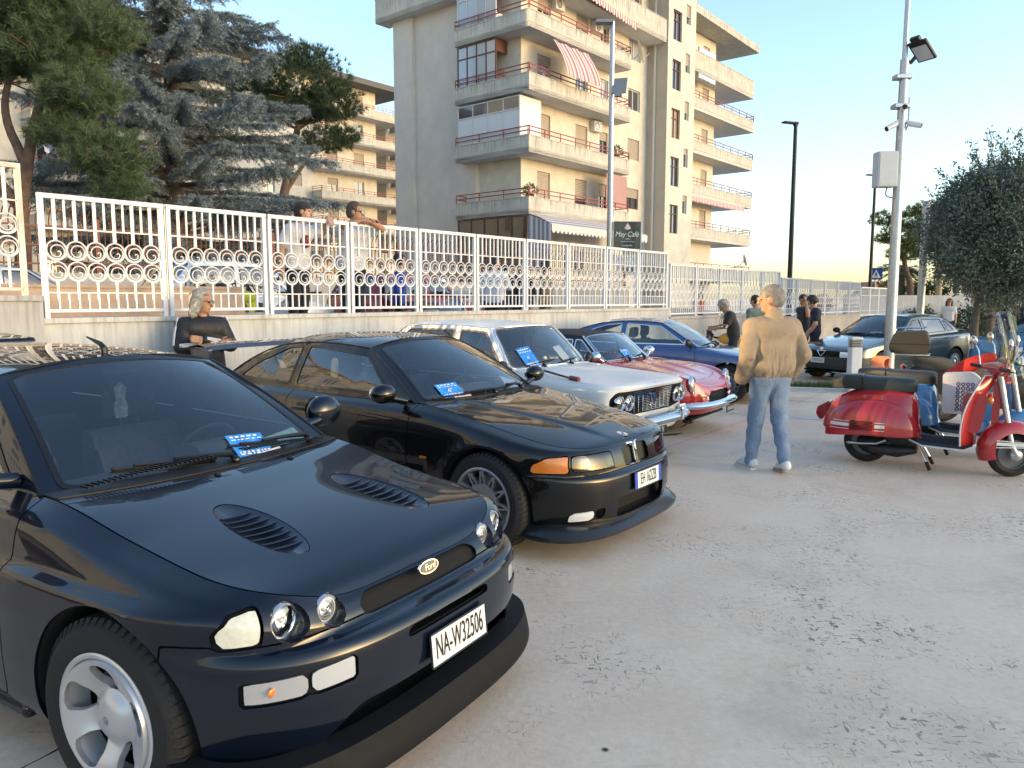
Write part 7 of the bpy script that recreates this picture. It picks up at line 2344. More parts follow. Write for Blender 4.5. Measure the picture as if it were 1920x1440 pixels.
def sdf_mesh(prims, h, pad=.03):
 lo = np.full(3, 1e9); hi = -lo
 for q in prims:
  if 'a' in q:
   r = max(q['ra'], q['rb']); lo = np.minimum(lo, np.minimum(q['a'], q['b']) - r); hi = np.maximum(hi, np.maximum(q['a'], q['b']) + r)
  else:
   r = np.max(q['r']); lo = np.minimum(lo, q['c'] - r); hi = np.maximum(hi, q['c'] + r)
 lo -= pad; hi += pad
 n = np.ceil((hi - lo) / h).astype(int) + 1
 X = np.stack(np.meshgrid(*[lo[i] + h * np.arange(n[i]) for i in range(3)], indexing='ij'), -1).reshape(-1, 3)
 d, _ = sdf_eval(prims, X)
 V, F = surface_net(d.reshape(n), lo, h)
 _, mt = sdf_eval(prims, V[F].mean(1))
 return V, F, mt
def cap(a, b, ra, rb, m, k=.02, **kw):
 return dict(a=np.asarray(a, float), b=np.asarray(b, float), ra=ra, rb=rb, m=m, k=k, **kw)
def ell(c, r, m, k=.02, rot=None, **kw):
 d = dict(c=np.asarray(c, float), r=np.asarray(r, float), m=m, k=k, **kw)
 if rot is not None: d['rot'] = np.asarray(rot, float)
 return d
def hand_prims(w, fwd, palm_n, s, m, curl=.5):
 """w wrist, fwd direction of the hand, palm_n palm normal; five fingers"""
 fwd = np.asarray(fwd, float) / np.linalg.norm(fwd); n = np.asarray(palm_n, float); n -= fwd * (n @ fwd); n /= np.linalg.norm(n)
 side = np.cross(fwd, n)
 P = [cap(w, w + fwd * .03 * s, .024 * s, .026 * s, m, .012)]
 for k in range(4):
  y = (k - 1.5) * .020 * s
  base = w + fwd * .085 * s + side * y; P.append(cap(w + fwd * .02 * s + side * y * .6, base, .016 * s, .0125 * s, m, .012))
  L = (.072, .080, .074, .058)[k] * s
  d = fwd; p = base
  for j, fr in enumerate((.45, .32, .25)):
   a = curl * (.5 + .5 * j); d2 = fwd * math.cos(a * (j + 1) * .7) + n * math.sin(a * (j + 1) * .7); q = p + d2 * L * fr
   P.append(cap(p, q, (.0095 - .0008 * j) * s, (.009 - .0008 * j) * s, m, .004)); p = q
 t0 = w + fwd * .025 * s - side * .026 * s; t1 = t0 + (fwd * .55 - side * .7 + n * .35) * .045 * s; t2 = t1 + (fwd * .8 - side * .15 + n * .4) * .035 * s
 P += [cap(t0, t1, .015 * s, .0115 * s, m, .008), cap(t1, t2, .0115 * s, .009 * s, m, .005)]
 return P
def human(name, loc, rz, H, J, look, label, vox=.015, group=None, head_dir=(1, 0, 0), hands=True, cat='person'):
 """J: joint overrides as fractions of H in a frame with x forward, y left"""
 D = dict(pelvis=(0, 0, .53), waist=(0, 0, .605), chest=(.0, 0, .74), neck=(-.005, 0, .832), head=(.012, 0, .925),
   shL=(0, .108, .805), elL=(-.02, .140, .63), wrL=(.03, .145, .485), shR=(0, -.108, .805), elR=(-.02, -.140, .63), wrR=(.03, -.145, .485),
   hipL=(0, .052, .515), knL=(.015, .056, .285), anL=(-.01, .056, .045), toeL=(.085, .07, .018),
   hipR=(0, -.052, .515), knR=(.015, -.056, .285), anR=(-.01, -.056, .045), toeR=(.085, -.07, .018))
 D.update(J)
 j = {k: np.array(v, float) * H for k, v in D.items()}
 SK, TOP, BOT, SHOE, HEM, EYE, LIP = range(7)
 s = H
 T = look.get('bulk', 1.0); st = look['style']
 jk = st == 'jacket'
 P = []
 nz = dict(noise=(.008, 26), pleat=(.010, .50 * H, .78 * H, 0., 0.)) if jk else dict(noise=(.0035, 30))
 up = (j['neck'] - j['pelvis']); up /= np.linalg.norm(up)
 lr = j['shL'] - j['shR']; lr /= np.linalg.norm(lr); fw = np.cross(lr, up)
 # torso: stack of wide flattened capsules across the body
 tw = (.062 if not jk else .070) * s * T
 hw = lambda c, w, r, m, k=.05, **kw: P.append(cap(c - lr * w * s * T, c + lr * w * s * T, r * s * T, r * s * T, m, k, **kw))
 tm = TOP
 hw(j['chest'] + up * .02 * s, .060, .068 if not jk else .080, tm, .05, **nz)
 hw(j['waist'] + (j['chest'] - j['waist']) * .45, .050, .064 if not jk else .082, tm, .05, **nz)
 hw(j['waist'], .042, .064 if not jk else .084, tm, .05, **nz)
 low = j['pelvis'] + up * (.035 if not jk else .045) * s
 hw(low, .046, .066 if not jk else .080, tm, .04, **nz)
 if st in ('tee', 'long', 'tank'):
  hw(j['pelvis'] + up * (.0 if look.get('untucked', True) else .05) * s, .046, .0685, tm, .02, **nz)
 if jk:
  hw(j['pelvis'] + up * .022 * s, .048, .072, HEM, .015)
 hw(j['pelvis'] - up * .012 * s, .046, .064, BOT, .03)
 # shoulders, neck
 for S in 'LR':
  P.append(cap(j['neck'] - up * .045 * s, j['sh' + S] - up * .022 * s, .036 * s, (.040 if not jk else .046) * s * T, TOP, .035))
  P.append(cap(j['chest'] + up * .03 * s, j['sh' + S] - up * .035 * s, .050 * s, .044 * s * T, TOP, .035))
 P.append(cap(j['neck'] - up * .03 * s, j['neck'] + (j['head'] - j['neck']) * .45, .036 * s, .033 * s, SK, .02))
 if jk or look.get('collar'):
  P.append(cap(j['neck'] - up * .028 * s - fw * .004 * s, j['neck'] + up * .004 * s - fw * .008 * s, .050 * s, .045 * s, TOP, .015))
 # arms
 for S in 'LR':
  a, b, c = j['sh' + S] - up * .020 * s, j['el' + S], j['wr' + S]
  if st == 'tee' or st == 'tank':
   m1 = a + (b - a) * (.62 if st == 'tee' else .12)
   if st == 'tee': P.append(cap(a, m1, .044 * s * T, .043 * s * T, TOP, .025, **nz))
   P.append(cap(a, b, .033 * s * T, .027 * s * T, SK, .012)); P.append(cap(b, c, .027 * s * T, .0185 * s, SK, .015))
  else:
   r0 = .045 if jk else .039; r1 = .041 if jk else .034; r2 = .033 if jk else .026
   P.append(cap(a, b, r0 * s * T, r1 * s * T, TOP, .025, **nz)); P.append(cap(b, c - (c - b) * .06, r1 * s * T, r2 * s * T, TOP, .02, **nz))
   if jk: P.append(cap(c - (c - b) * .08, c, .030 * s, .028 * s, HEM, .008))
   P.append(cap(c - (c - b) * .1, c, .020 * s, .018 * s, SK, .006))
 # legs
 lw = look.get('leg', 1.0); shorts = look.get('shorts')
 for S in 'LR':
  a, b, c, t = j['hip' + S], j['kn' + S], j['an' + S], j['toe' + S]
  P.append(cap(a, b, .062 * s * lw, .044 * s * lw, BOT, .035, noise=(.005, 36)))
  if shorts:
   P.append(cap(b, c, .034 * s, .022 * s, SK, .012)); P.append(cap(b + (c - b) * .2, b + (c - b) * .45, .037 * s, .035 * s, SK, .02))
  else:
   P.append(cap(b, c + (b - c) * .02, .044 * s * lw, .033 * s * lw, BOT, .025, noise=(.007, 42)))
  fd = t - c; fd[2] = 0; fd /= np.linalg.norm(fd) + 1e-9
  heel = c - fd * .022 * s - np.array([0, 0, .012 * s])
  P.append(cap(heel, c + (t - c) * .55 + np.array([0, 0, .004 * s]), .026 * s, .025 * s, SHOE, .012)); P.append(cap(c + (t - c) * .45, t, .026 * s, .019 * s, SHOE, .015))
 V, F, M = sdf_mesh(P, vox)
 parts = [(V, F, M)]
 # head at a finer step
 hd = np.asarray(head_dir, float); hd /= np.linalg.norm(hd)
 hu = np.array([0, 0, 1.0]); hu = hu - hd * (hu @ hd); hu /= np.linalg.norm(hu); hl = np.cross(hu, hd)
 R = np.stack([hd, hl, hu], 1); hc = j['head']
 W = lambda x, y, z: hc + R @ (np.array([x, y, z]) * s)
 Hd = [ell(W(-.006, 0, .016), np.array([.056, .045, .056]) * s, SK, .02, R), ell(W(.012, 0, -.020), np.array([.040, .036, .050]) * s, SK, .02, R), ell(W(.030, 0, -.052), np.array([.018, .020, .016]) * s, SK, .02, R),
  cap(W(.050, 0, .004), W(.063, 0, -.018), .006 * s, .0095 * s, SK, .010), cap(W(.046, -.012, -.036), W(.046, .012, -.036), .0062 * s, .0062 * s, LIP, .006),
  cap(W(.040, -.022, .016), W(.044, .022, .016), .011 * s, .011 * s, SK, .012), cap(j['neck'] + (hc - j['neck']) * .1, W(-.006, 0, -.03), .034 * s, .033 * s, SK, .02)]
 for sg in (-1, 1):
  Hd.append(ell(W(-.004, sg * .045, -.004), np.array([.016, .007, .020]) * s, SK, .006, R))
  Hd.append(ell(W(.0475, sg * .018, .002), np.array([.004, .008, .0042]) * s, EYE, .002, R))
 parts.append(sdf_mesh(Hd, .0075 if vox < .02 else .012))
 if hands:
  for S in 'LR':
   dflt = (j['wr' + S] - j['el' + S])
   hp = look.get('hand' + S)
   if hp is False: continue
   d, n, cu = hp if hp else (dflt, -lr if S == 'L' else lr, .5)
   parts.append(sdf_mesh(hand_prims(j['wr' + S], d, n, s / 1.75, SK, cu), .0055))
 Vs, Fs, Ms, o = [], [], [], 0
 for v, f, m in parts:
  Vs.append(v); Fs.append(f + o); Ms.append(m); o += len(v)
 mats = [look.get('skin', mat('skin', (.42, .24, .16), .55, var=.08, vscale=20)), look['top'], look['bottom'], look['shoes'], look.get('hem', look['top']), mat('eye_dark', (.02, .015, .012), .2), mat('lips', (.36, .15, .11), .5)]
 T_ = mk(name, np.concatenate(Vs), np.concatenate(Fs), mats, None, 180, fm=np.concatenate(Ms))
 T_.location = loc; T_.rotation_euler = (0, 0, rz)
 tag(T_, label, cat, group)
 # hair
 hs = look.get('hair', 'short'); hm = look.get('hair_mat', mat('dark_hair', (.02, .015, .012), .6))
 if hs != 'bald':
  g = .0045 if hs == 'crop' else .010
  Q = [ell(W(-.010, 0, .022), np.array([.056 + g, .046 + g, .056 + g]) * s, 0, .015, R, noise=(.004, 90)), ell(W(-.024, 0, -.006), np.array([.042 + g, .044 + g, .050]) * s, 0, .02, R, noise=(.003, 90))]
  if hs == 'long':
   for y in (-.045, -.025, 0, .025, .045): Q.append(cap(W(-.03, y, .01), W(-.038, y * 1.25, -.075), .026 * s, .022 * s, 0, .02, noise=(.006, 80)))
   for y in (-.05, .05): Q.append(cap(W(.0, y, .03), W(-.01, y * 1.18, -.05), .018 * s, .016 * s, 0, .015, noise=(.006, 80)))
   Q.append(cap(W(.03, -.025, .058), W(.03, .025, .058), .02 * s, .02 * s, 0, .02))
  if hs == 'curly':
   rg = random.Random(3)
   for k in range(26):
    a = rg.uniform(0, 6.28); e = rg.uniform(-.2, 1.5)
    Q.append(ell(W(-.012 + .058 * math.cos(e) * math.cos(a), .052 * math.cos(e) * math.sin(a), .022 + .055 * math.sin(e)), np.array([.017] * 3) * s, 0, .008))
  v, f, _ = sdf_mesh(Q, .0075 if vox < .02 else .012)
  lim = lambda X: (X - hc) @ R / s
  def face(X):
   L = lim(X)
   return np.maximum(L[:, 0] - (.030 + .25 * np.maximum(L[:, 2] - .02, 0) + (.05 * (L[:, 2] > .045))), np.where(np.abs(L[:, 1]) < .038, -L[:, 2] - (.075 if hs in ('long',) else .045), -L[:, 2] + (.01 if L[:, 0].mean() > 9 else -.03 if hs != 'long' else -.12)))
  fv = lambda X: np.where(lim(X)[:, 0] > .028, np.where(lim(X)[:, 2] > .050 - .0, -1.0, 1.0) * .01, np.where((lim(X)[:, 2] < -.045) & (hs != 'long'), .01, -.01))
  v2, ins, _ = split(v, [tuple(q) for q in f], lambda X: np.maximum(np.minimum(lim(X)[:, 0] - .026, .046 - lim(X)[:, 2]), (-.040 if hs != 'long' else -.2) - lim(X)[:, 2]))
  if ins:
   v2, ins = compact(v2, ins); mk('hair', v2, ins, hm, T_, 180)
 if look.get('cap'):
  b = MB()
  Q = [ell(W(-.006, 0, .030), np.array([.066, .056, .052]) * s, 0, .01, R)]
  v, f, _ = sdf_mesh(Q, .009); v2, _, pos = split(v, [tuple(q) for q in f], lambda X: ((X - hc) @ R)[:, 2] - .016 * s); v2, pos = compact(v2, pos)
  sgn = -1 if look['cap'] == 'back' else 1
  o = mk('cap', v2, pos, look['cap_mat'], T_, 180)
  br = [W(sgn * .048, -.042, .018), W(sgn * .085, -.034, .008), W(sgn * .100, 0, .008), W(sgn * .085, .034, .008), W(sgn * .048, .042, .018)]
  mk('cap_brim', br, [(0, 1, 2, 3, 4)], look['cap_mat'], o, 0, solid=.006)
 if look.get('glasses'):
  b = MB()
  for sg in (-1, 1):
   b.tube([W(.062 + .003 * math.cos(a), sg * (.020 + .0155 * math.cos(a)), .002 + .011 * math.sin(a)) for a in np.linspace(0, 6.283, 16, endpoint=False)], .0022, 5, closed=True)
   b.tube([W(.060, sg * .036, .006), W(.02, sg * .047, .006), W(-.012, sg * .050, -.002)], .0022, 5)
  b.tube([W(.064, -.006, .004), W(.064, .006, .004)], .0022, 5)
  o = b.build('glasses', look['glasses'], T_, 60)
  for sg in (-1, 1):
   l_ = MB(); l_.lathe([(.001, 0), (.013 * s, 0)], 14, W(.0615, sg * .020, .002), hd); l_.build('spectacle_lens', look.get('lens', glass_mat('spectacle', (.8, .8, .8), .1)), o)
 return T_, j, W
def stripes(parent, path_pts, offs, m, r=.0035, name='sleeve_stripe'):
 for o_ in offs:
  b = MB(); b.tube([np.asarray(p) + np.asarray(o_) for p in path_pts], r, 5); b.build(name, m, parent)
def build_people():
 black = mat('black_cotton', (.016, .016, .018), .85, bump=.3, bscale=40, sheen=.2)
 navy = mat('navy_cotton', (.015, .018, .035), .85, bump=.3, bscale=40)
 white = mat('white_cotton', (.56, .56, .57), .85, bump=.25, bscale=30)
 denim = mat('blue_denim', (.11, .17, .27), .9, color2=(.24, .31, .42), vscale=3.5, bump=.4, bscale=60)
 dark_denim = mat('dark_denim', (.02, .028, .05), .9, var=.3, vscale=5, bump=.3, bscale=60)
 sneaker = mat('white_sneaker', (.62, .62, .61), .6, var=.05)
 dshoe = mat('dark_shoe', (.02, .02, .02), .6)
 tan = mat('tan_jacket_cloth', (.27, .205, .14), .8, var=.10, vscale=5, bump=.5, bscale=22)
 rib = mat('olive_rib_knit', (.16, .125, .085), .9, bump=.6, bscale=90)
 grey = mat('grey_hair', (.09, .085, .08), .65, color2=(.20, .19, .18), vscale=30)
 tgrey = mat('silver_long_hair', (.16, .15, .13), .6, color2=(.34, .32, .29), vscale=14)
 skin_t = mat('tanned_skin', (.36, .19, .115), .55, var=.08, vscale=20)
 frame = mat('spectacle_frame', (.02, .015, .012), .3)
 # man in the tan jacket walking away
 d = 1.77
 p, j, W = human('person', (2.44, 7.22, 0), RAD(104), d, dict(
  shL=(0, .118, .803), shR=(0, -.118, .803), elL=(-.035, .165, .640), elR=(-.035, -.165, .640), wrL=(.045, .145, .505), wrR=(.045, -.145, .505),
  knL=(.05, .05, .285), anL=(.085, .05, .048), toeL=(.175, .065, .018), knR=(-.005, -.06, .28), anR=(-.075, -.055, .062), toeR=(.005, -.07, .016), head=(.018, .004, .925)),
  dict(style='jacket', top=tan, bottom=denim, shoes=sneaker, hem=rib, hair='crop', hair_mat=grey, glasses=mat('pale_frame', (.6, .5, .38), .3), bulk=1.0, leg=.97, collar=True, skin=skin_t),
  'man in tan bomber jacket, jeans and white trainers walking away from the camera', vox=.010, head_dir=(.62, .78, -.02), hands=False)
 for sg, S in ((1, 'L'), (-1, 'R')):
  c_ = j['an' + S]; t_ = j['toe' + S]
  b = MB(); fd = (t_ - c_); fd[2] = 0; fd /= np.linalg.norm(fd); sd = np.array([-fd[1], fd[0], 0])
  base = (c_ + t_) / 2; tilt = (t_[2] - c_[2] + .03 * d)
  z0 = .0 if S == 'L' else .0
  pts = [(-.10, -.036), (-.11, 0), (-.10, .036), (.0, .042), (.10, .046), (.165, .02), (.165, -.02), (.10, -.046), (.0, -.042)]
  up_ = np.array([0, 0, 1.0]) if S == 'L' else np.array([.0, 0, 1.0])
  V = []
  for hh in (0, .022):
   for x, y in pts:
    q = c_ + fd * (x + .05) + sd * y; q[2] = (hh + .0) + (.0 if S == 'L' else max(0, .05 - x) * .42)
    V.append(q)
  n_ = len(pts); b.add(V, [tuple(range(n_ - 1, -1, -1)), tuple(range(n_, 2 * n_))] + [(k, (k + 1) % n_, n_ + (k + 1) % n_, n_ + k) for k in range(n_)])
  b.build('shoe_sole', sneaker if S == 'L' else mat('grey_sole', (.25, .24, .23), .8), p, 40)
 # man leaning on the wall, arms folded
 x = wallp(-.02, .28)
 p, j, W = human('person', (x[0], x[1], 0), RAD(-52), 1.745, dict(head=(.012, 0, .922), elL=(.055, .150, .655), wrL=(.135, -.035, .70), elR=(.06, -.145, .655), wrR=(.13, .06, .67), anL=(.1, .056, .045), anR=(.09, -.056, .045), toeL=(.19, .07, .018), toeR=(.18, -.07, .018), knL=(.07, .056, .285), knR=(.07, -.056, .285)),
  dict(style='long', top=mat('black_tracksuit', (.012, .012, .016), .6, bump=.3, bscale=30), bottom=black, shoes=dshoe, hair='long', hair_mat=tgrey, glasses=frame, bulk=1.12, skin=skin_t, collar=True, handL=(np.array([.1, -1, .1]), np.array([1, 0, .3]), .4), handR=(np.array([.1, 1, .2]), np.array([1, 0, 0]), .4)),
  'long haired man in black striped tracksuit top leaning on the wall with folded arms', vox=.013, head_dir=(.55, .83, -.05))
 for S, sg in (('L', 1), ('R', -1)):
  a, b_, c_ = j['sh' + S], j['el' + S], j['wr' + S]
  for k in (-1, 0, 1):
   off = np.array([-.006 + .017 * k, sg * .074, .020]); off2 = np.array([.062, sg * .030, .02 + .014 * k])
   b = MB(); b.tube([a + off * np.array([1, .75, 2.6]), (a + b_) / 2 + off, b_ + off * .98], .007, 5); b.tube([b_ + off2 * .98, (b_ + c_) / 2 + off2, c_ + off2 * .8], .0065, 5); b.build('sleeve_stripe', white, p)
 # two men leaning over the fence
 x = wallp(1.72, -.50, 1.17)
 p, j, W = human('person', tuple(x), RAD(-22), 1.74, dict(neck=(.05, 0, .822), chest=(.03, 0, .735), head=(.075, 0, .908), shL=(.035, .105, .792), shR=(.035, -.108, .785), elL=(.15, .16, .79), wrL=(.25, .05, .862), elR=(-.01, -.165, .63), wrR=(.0, -.165, .48)),
  dict(style='tee', top=white, bottom=black, shoes=dshoe, hair='crop', cap='back', cap_mat=black, bulk=1.06, handL=(np.array([.75, -.35, -.55]), np.array([.2, 0, -1]), .6)),
  'man in backwards black cap and white lips print t-shirt leaning on the fence', vox=.014, head_dir=(.9, .42, .02))
 # printed lips on the shirt front
 c0 = j['chest'] + np.array([.128, -.0, -.06]);
 for ry, rz_, col, dx in ((.105, .098, (.22, .02, .035), 0), (.075, .035, (.03, .02, .022), .004), (.055, .014, (.62, .60, .58), .007)):
  b = MB(); b.ball(c0 + (dx - .03, 0, .02 if dx else 0), (.045, ry, rz_), 20, 10); b.build('shirt_print', mat('print_%d' % int(dx * 1000), col, .8), p)
 x = wallp(2.58, -.46, 1.16)
 p, j, W = human('person', tuple(x), RAD(-45), 1.80, dict(neck=(.045, 0, .825), chest=(.03, 0, .735), head=(.065, 0, .915), shL=(.035, .108, .795), shR=(.035, -.108, .795), elL=(.17, .165, .800), wrL=(.245, .02, .832), elR=(.17, -.160, .800), wrR=(.235, -.01, .848)),
  dict(style='tee', top=white, bottom=navy, shoes=dshoe, hair='crop', hair_mat=mat('stubble_hair', (.06, .045, .035), .7), glasses=frame, bulk=1.05, skin=skin_t, handL=(np.array([.3, -1, 0]), np.array([0, 0, -1]), .3), handR=(np.array([.2, 1, .0]), np.array([0, 0, -1]), .3)),
  'short haired man with glasses in plain white t-shirt resting folded arms on the fence', vox=.014, head_dir=(.78, .62, -.02))
 # group by the far wall
 human('person', (4.62, 16.05, 0), RAD(165), 1.72, dict(neck=(.075, 0, .80), chest=(.045, 0, .72), head=(.125, 0, .865), shL=(.06, .105, .785), shR=(.06, -.105, .785), elL=(.10, .14, .63), wrL=(.235, .09, .60), elR=(.10, -.14, .63), wrR=(.235, -.08, .61)),
  dict(style='tee', top=black, bottom=dark_denim, shoes=dshoe, hair='curly', hair_mat=tgrey, bulk=1.1, skin=skin_t), 'grey haired man in black t-shirt bending over the motorcycle', vox=.019, head_dir=(.8, .1, -.6))
 human('person', (5.55, 17.6, 0), RAD(120), 1.74, dict(head=(.02, 0, .918)), dict(style='long', top=mat('sage_shirt', (.13, .17, .15), .85, var=.1), bottom=dark_denim, shoes=dshoe, hair='crop', skin=skin_t), 'person in grey green shirt half hidden behind the tan jacketed man', vox=.021, head_dir=(.9, .2, -.2))
 human('person', (7.30, 19.3, 0), RAD(200), 1.76, dict(elL=(.07, .16, .70), wrL=(.05, .085, .90), head=(.03, 0, .915)), dict(style='tank', top=black, bottom=black, shoes=dshoe, hair='short', skin=skin_t, handL=(np.array([0, -.3, 1]), np.array([0, -1, 0]), .5)), 'man in black vest raising an arm to his head near the wall', vox=.021, head_dir=(.9, .2, -.35))
 human('person', (6.75, 17.15, 0), RAD(158), 1.75, dict(head=(.05, 0, .905), neck=(.02, 0, .825), elL=(.0, .14, .63), wrL=(.09, .11, .50), elR=(.0, -.14, .63), wrR=(.10, -.11, .50)), dict(style='tee', top=navy, bottom=black, shoes=dshoe, hair='short', bulk=1.02), 'slim young man in dark navy t-shirt looking down, right of the jacketed man', vox=.019, head_dir=(.85, .05, -.5))
 # woman by the hedge, figures under the trees
 human('person', (16.4, 29.0, 0), RAD(-115), 1.66, dict(), dict(style='tee', top=white, bottom=dark_denim, shoes=sneaker, hair='long', hair_mat=mat('auburn_hair', (.07, .035, .02), .6), glasses=frame, lens=mat('sunglass', (.01, .01, .01), .1)), 'woman in sunglasses and white top with dark straps by the hedge', vox=.024)
 human('person', (16.9, 26.2, 0), RAD(-100), 1.74, dict(), dict(style='long', top=black, bottom=black, shoes=dshoe, hair='short'), 'dark dressed figure seen through the scooter windscreens under the tree', vox=.026, hands=False)
 human('person', (20.3, 30.5, 0), RAD(-90), 1.70, dict(), dict(style='long', top=navy, bottom=black, shoes=dshoe, hair='long'), 'dark haired figure at the right edge beyond the blue car', vox=.026, hands=False)
 # people on the terrace behind the fence
 T = lambda t, b: tuple(wallp(t, b, 1.17 - .014 * t if b > -1.2 else .715 - .004 * t))
 human('person', T(3.7, -1.9), RAD(-20), 1.72, dict(), dict(style='tee', top=white, bottom=black, shoes=sneaker, hair='short', cap='front', cap_mat=black), 'person in black cap and white shirt standing behind the fence near the scooter', vox=.021)
 human('person', T(5.1, -2.3), RAD(10), 1.74, dict(), dict(style='long', top=mat('royal_blue_cloth', (.02, .05, .30), .8), bottom=navy, shoes=dshoe, hair='short', skin=skin_t), 'person in blue and white top behind the fence rings', vox=.021)
 human('person', T(6.75, -1.5), RAD(70), 1.78, dict(elR=(.05, -.15, .66), wrR=(.16, -.10, .68)), dict(style='long', top=mat('pale_blue_shirt', (.58, .63, .70), .8, bump=.3, bscale=25), bottom=black, shoes=dshoe, hair='short'), 'man in pale blue shirt with his back to the fence', vox=.018, head_dir=(.7, -.6, 0))
 human('person', T(7.7, -1.6), RAD(-120), 1.70, dict(), dict(style='long', top=black, bottom=dark_denim, shoes=dshoe, hair='short'), 'person in black facing the man in pale blue shirt behind the fence', vox=.02)
 human('person', T(8.6, -1.7), RAD(160), 1.74, dict(), dict(style='tee', top=mat('khaki_shirt', (.20, .17, .10), .85), bottom=mat('khaki_trousers', (.14, .12, .08), .85), shoes=dshoe, hair='short', skin=skin_t), 'person in khaki clothes behind the fence by the lamp pole', vox=.022, hands=False)
 human('person', T(9.2, -3.2), RAD(-60), 1.72, dict(), dict(style='tee', top=black, bottom=black, shoes=dshoe, hair='long'), 'person in black behind the fence right of the lamp pole', vox=.022, hands=False)
 human('person', T(15.4, -1.6), RAD(-60), 1.2, dict(), dict(style='tee', top=mat('orange_red_cloth', (.45, .10, .04), .8), bottom=dark_denim, shoes=dshoe, hair='short'), 'small figure in orange red top behind the lower fence stretch', vox=.022, hands=False)
build_people()
# ================================================================ scooters, motorcycle, further parked cars
def lathe_tyre(parent, c, R, w, rim_m, ax=(0, 1, 0), hub=True):
 o = thing('wheel', tuple(c), 0, parent=parent)
 mb = MB(); hw = w / 2
 mb.lathe([(R * .62, -hw * .7), (R * .80, -hw), (R * .95, -hw * .75), (R, -hw * .25), (R, hw * .25), (R * .95, hw * .75), (R * .80, hw), (R * .62, hw * .7)], 48, axis=ax); mb.build('tyre', M_rubber, o, 40)
 mb = MB(); mb.lathe([(.02, hw * .35), (R * .30, hw * .5), (R * .42, hw * .25), (R * .60, hw * .3), (R * .64, hw * .72), (R * .60, hw * .75)], 36, axis=ax); mb.lathe([(.02, -hw * .35), (R * .30, -hw * .5), (R * .42, -hw * .25), (R * .60, -hw * .3), (R * .64, -hw * .72), (R * .60, -hw * .75)], 36, axis=ax)
 mb.build('rim', rim_m, o, 40)
 return o
def vespa(loc, rz, paint, label, seat_m, lean=0.0, screen=True, stripes_=True, note=None, steer=RAD(27)):
 V = thing('motor_scooter', (loc[0], loc[1], 0), rz, label, 'scooter', 'scooters parked on the right')
 trim = mat('pale_trim_strip', (.62, .62, .60), .4)
 R = .213
 lathe_tyre(V, (0, 0, R), R, .095, mat('scooter_rim', (.16, .16, .17), .45, .5))
 # fork group
 fk = thing('front_fork', (1.235, 0, 0), steer, parent=V)
 lathe_tyre(fk, (0, 0, R), R, .095, MATS['scooter_rim'])
 # side cowls: swollen shells
 for sy in (-1, 1):
  G = []
  us = np.linspace(0, 1, 40)
  for v in np.linspace(0, 1, 16):
   row = []
   for u in us:
    a = math.pi * u
    # outline from rear low round the top to the front low
    ex = .06 + .415 * (-math.cos(a)) * (1.0 if u > .5 else 1.02)
    ez = .335 + .335 * math.sin(a)**.75 - .05 * (1 - u) * (1 - math.sin(a))
    cx, cz = .06 + (ex - .06) * v, .335 + (ez - .335) * v
    bul = .205 + .145 * math.sqrt(max(0, 1 - v**2.6))
    row.append((cx, sy * bul, cz))
   G.append(row)
  G = np.array(G)
  mk('side_cowl', G.reshape(-1, 3), grid_faces(16, 40, flip=sy > 0), paint, V, 60, solid=.006)
  yy = sy * .352
  for k in range(7):
   mb = MB(); mb.box((-.01, yy - sy * .001, .375 + k * .0135), (.20, .008, .006)); mb.build('louvre', M_dark, V, 0)
  if stripes_:
   for x0, x1 in ((-.30, -.12), (.11, .20)):
    for z, h in ((.45, .006), (.415, .032), (.375, .006)):
     xs = np.linspace(x0, x1, 8); q = MB()
     bul = lambda x, z_: sy * (.205 + .145 * math.sqrt(max(0, 1 - min(1, (math.hypot((x - .06) / .415, max(0, z_ - .335) / .335)))**2.6)) + .006)
     q.grid(np.array([[(x, bul(x, zz), zz) for x in xs] for zz in (z - h / 2, z + h / 2)])); q.build('side_stripe', trim, V, 0, solid=.002)
 # central body: tail, under seat
 mb = MB()
 prof = [(-.40, .40, .10), (-.36, .52, .16), (-.25, .66, .20), (-.05, .735, .215), (.25, .745, .20), (.40, .72, .15), (.45, .60, .10), (.46, .42, .09), (.50, .30, .10)]
 G = []
 for x, z, w in catmull(np.array(prof), 5):
  low = .30 if x > -.3 else .30 + (-.3 - x) * .6
  G.append([(x, -w, low), (x, -w, low + (z - low) * .5), (x, -w * .97, z - .04), (x, -w * .6, z), (x, 0, z + .01), (x, w * .6, z), (x, w * .97, z - .04), (x, w, low + (z - low) * .5), (x, w, low)])
 mb.grid(np.array(G)); mb.build('rear_body', paint, V, 60, solid=.006)
 mb = MB(); mb.prism(rounded([(-.42, .40), (-.33, .58), (-.36, .60), (-.47, .54), (-.485, .47), (-.46, .42)], .02), -.07, .07, ((0, 0, 0), (1, 0, 0), (0, 0, 1), (0, 1, 0))); mb.build('tail_lamp', M_red_lens, V, 50)
 # seat
 mb = MB()
 G = []
 for x, zt, w in ((-.335, .80, .06), (-.33, .865, .10), (-.26, .885, .13), (-.05, .882, .14), (.02, .872, .142), (.30, .872, .135), (.40, .868, .115), (.435, .85, .07)):
  zb = .745
  G.append([(x, -w * .95, zb), (x, -w * 1.02, (zb + zt) / 2), (x, -w * .95, zt - .018), (x, -w * .7, zt), (x, 0, zt + .004), (x, w * .7, zt), (x, w * .95, zt - .018), (x, w * 1.02, (zb + zt) / 2), (x, w * .95, zb)])
 G = np.array(G); mb.grid(G); mb.add(G[0], [tuple(range(8, -1, -1))]); mb.add(G[-1], [tuple(range(9))]); mb.build('seat', seat_m, V, 50)
 mb = MB(); mb.tube([(-.05, -.146, .75), (-.05, -.15, .83), (-.05, -.12, .885), (-.05, 0, .892), (-.05, .12, .885), (-.05, .146, .80)], .006, 5); mb.build('seat_seam', M_trim, V)
 # floor and tunnel
 mb = MB(); G = []
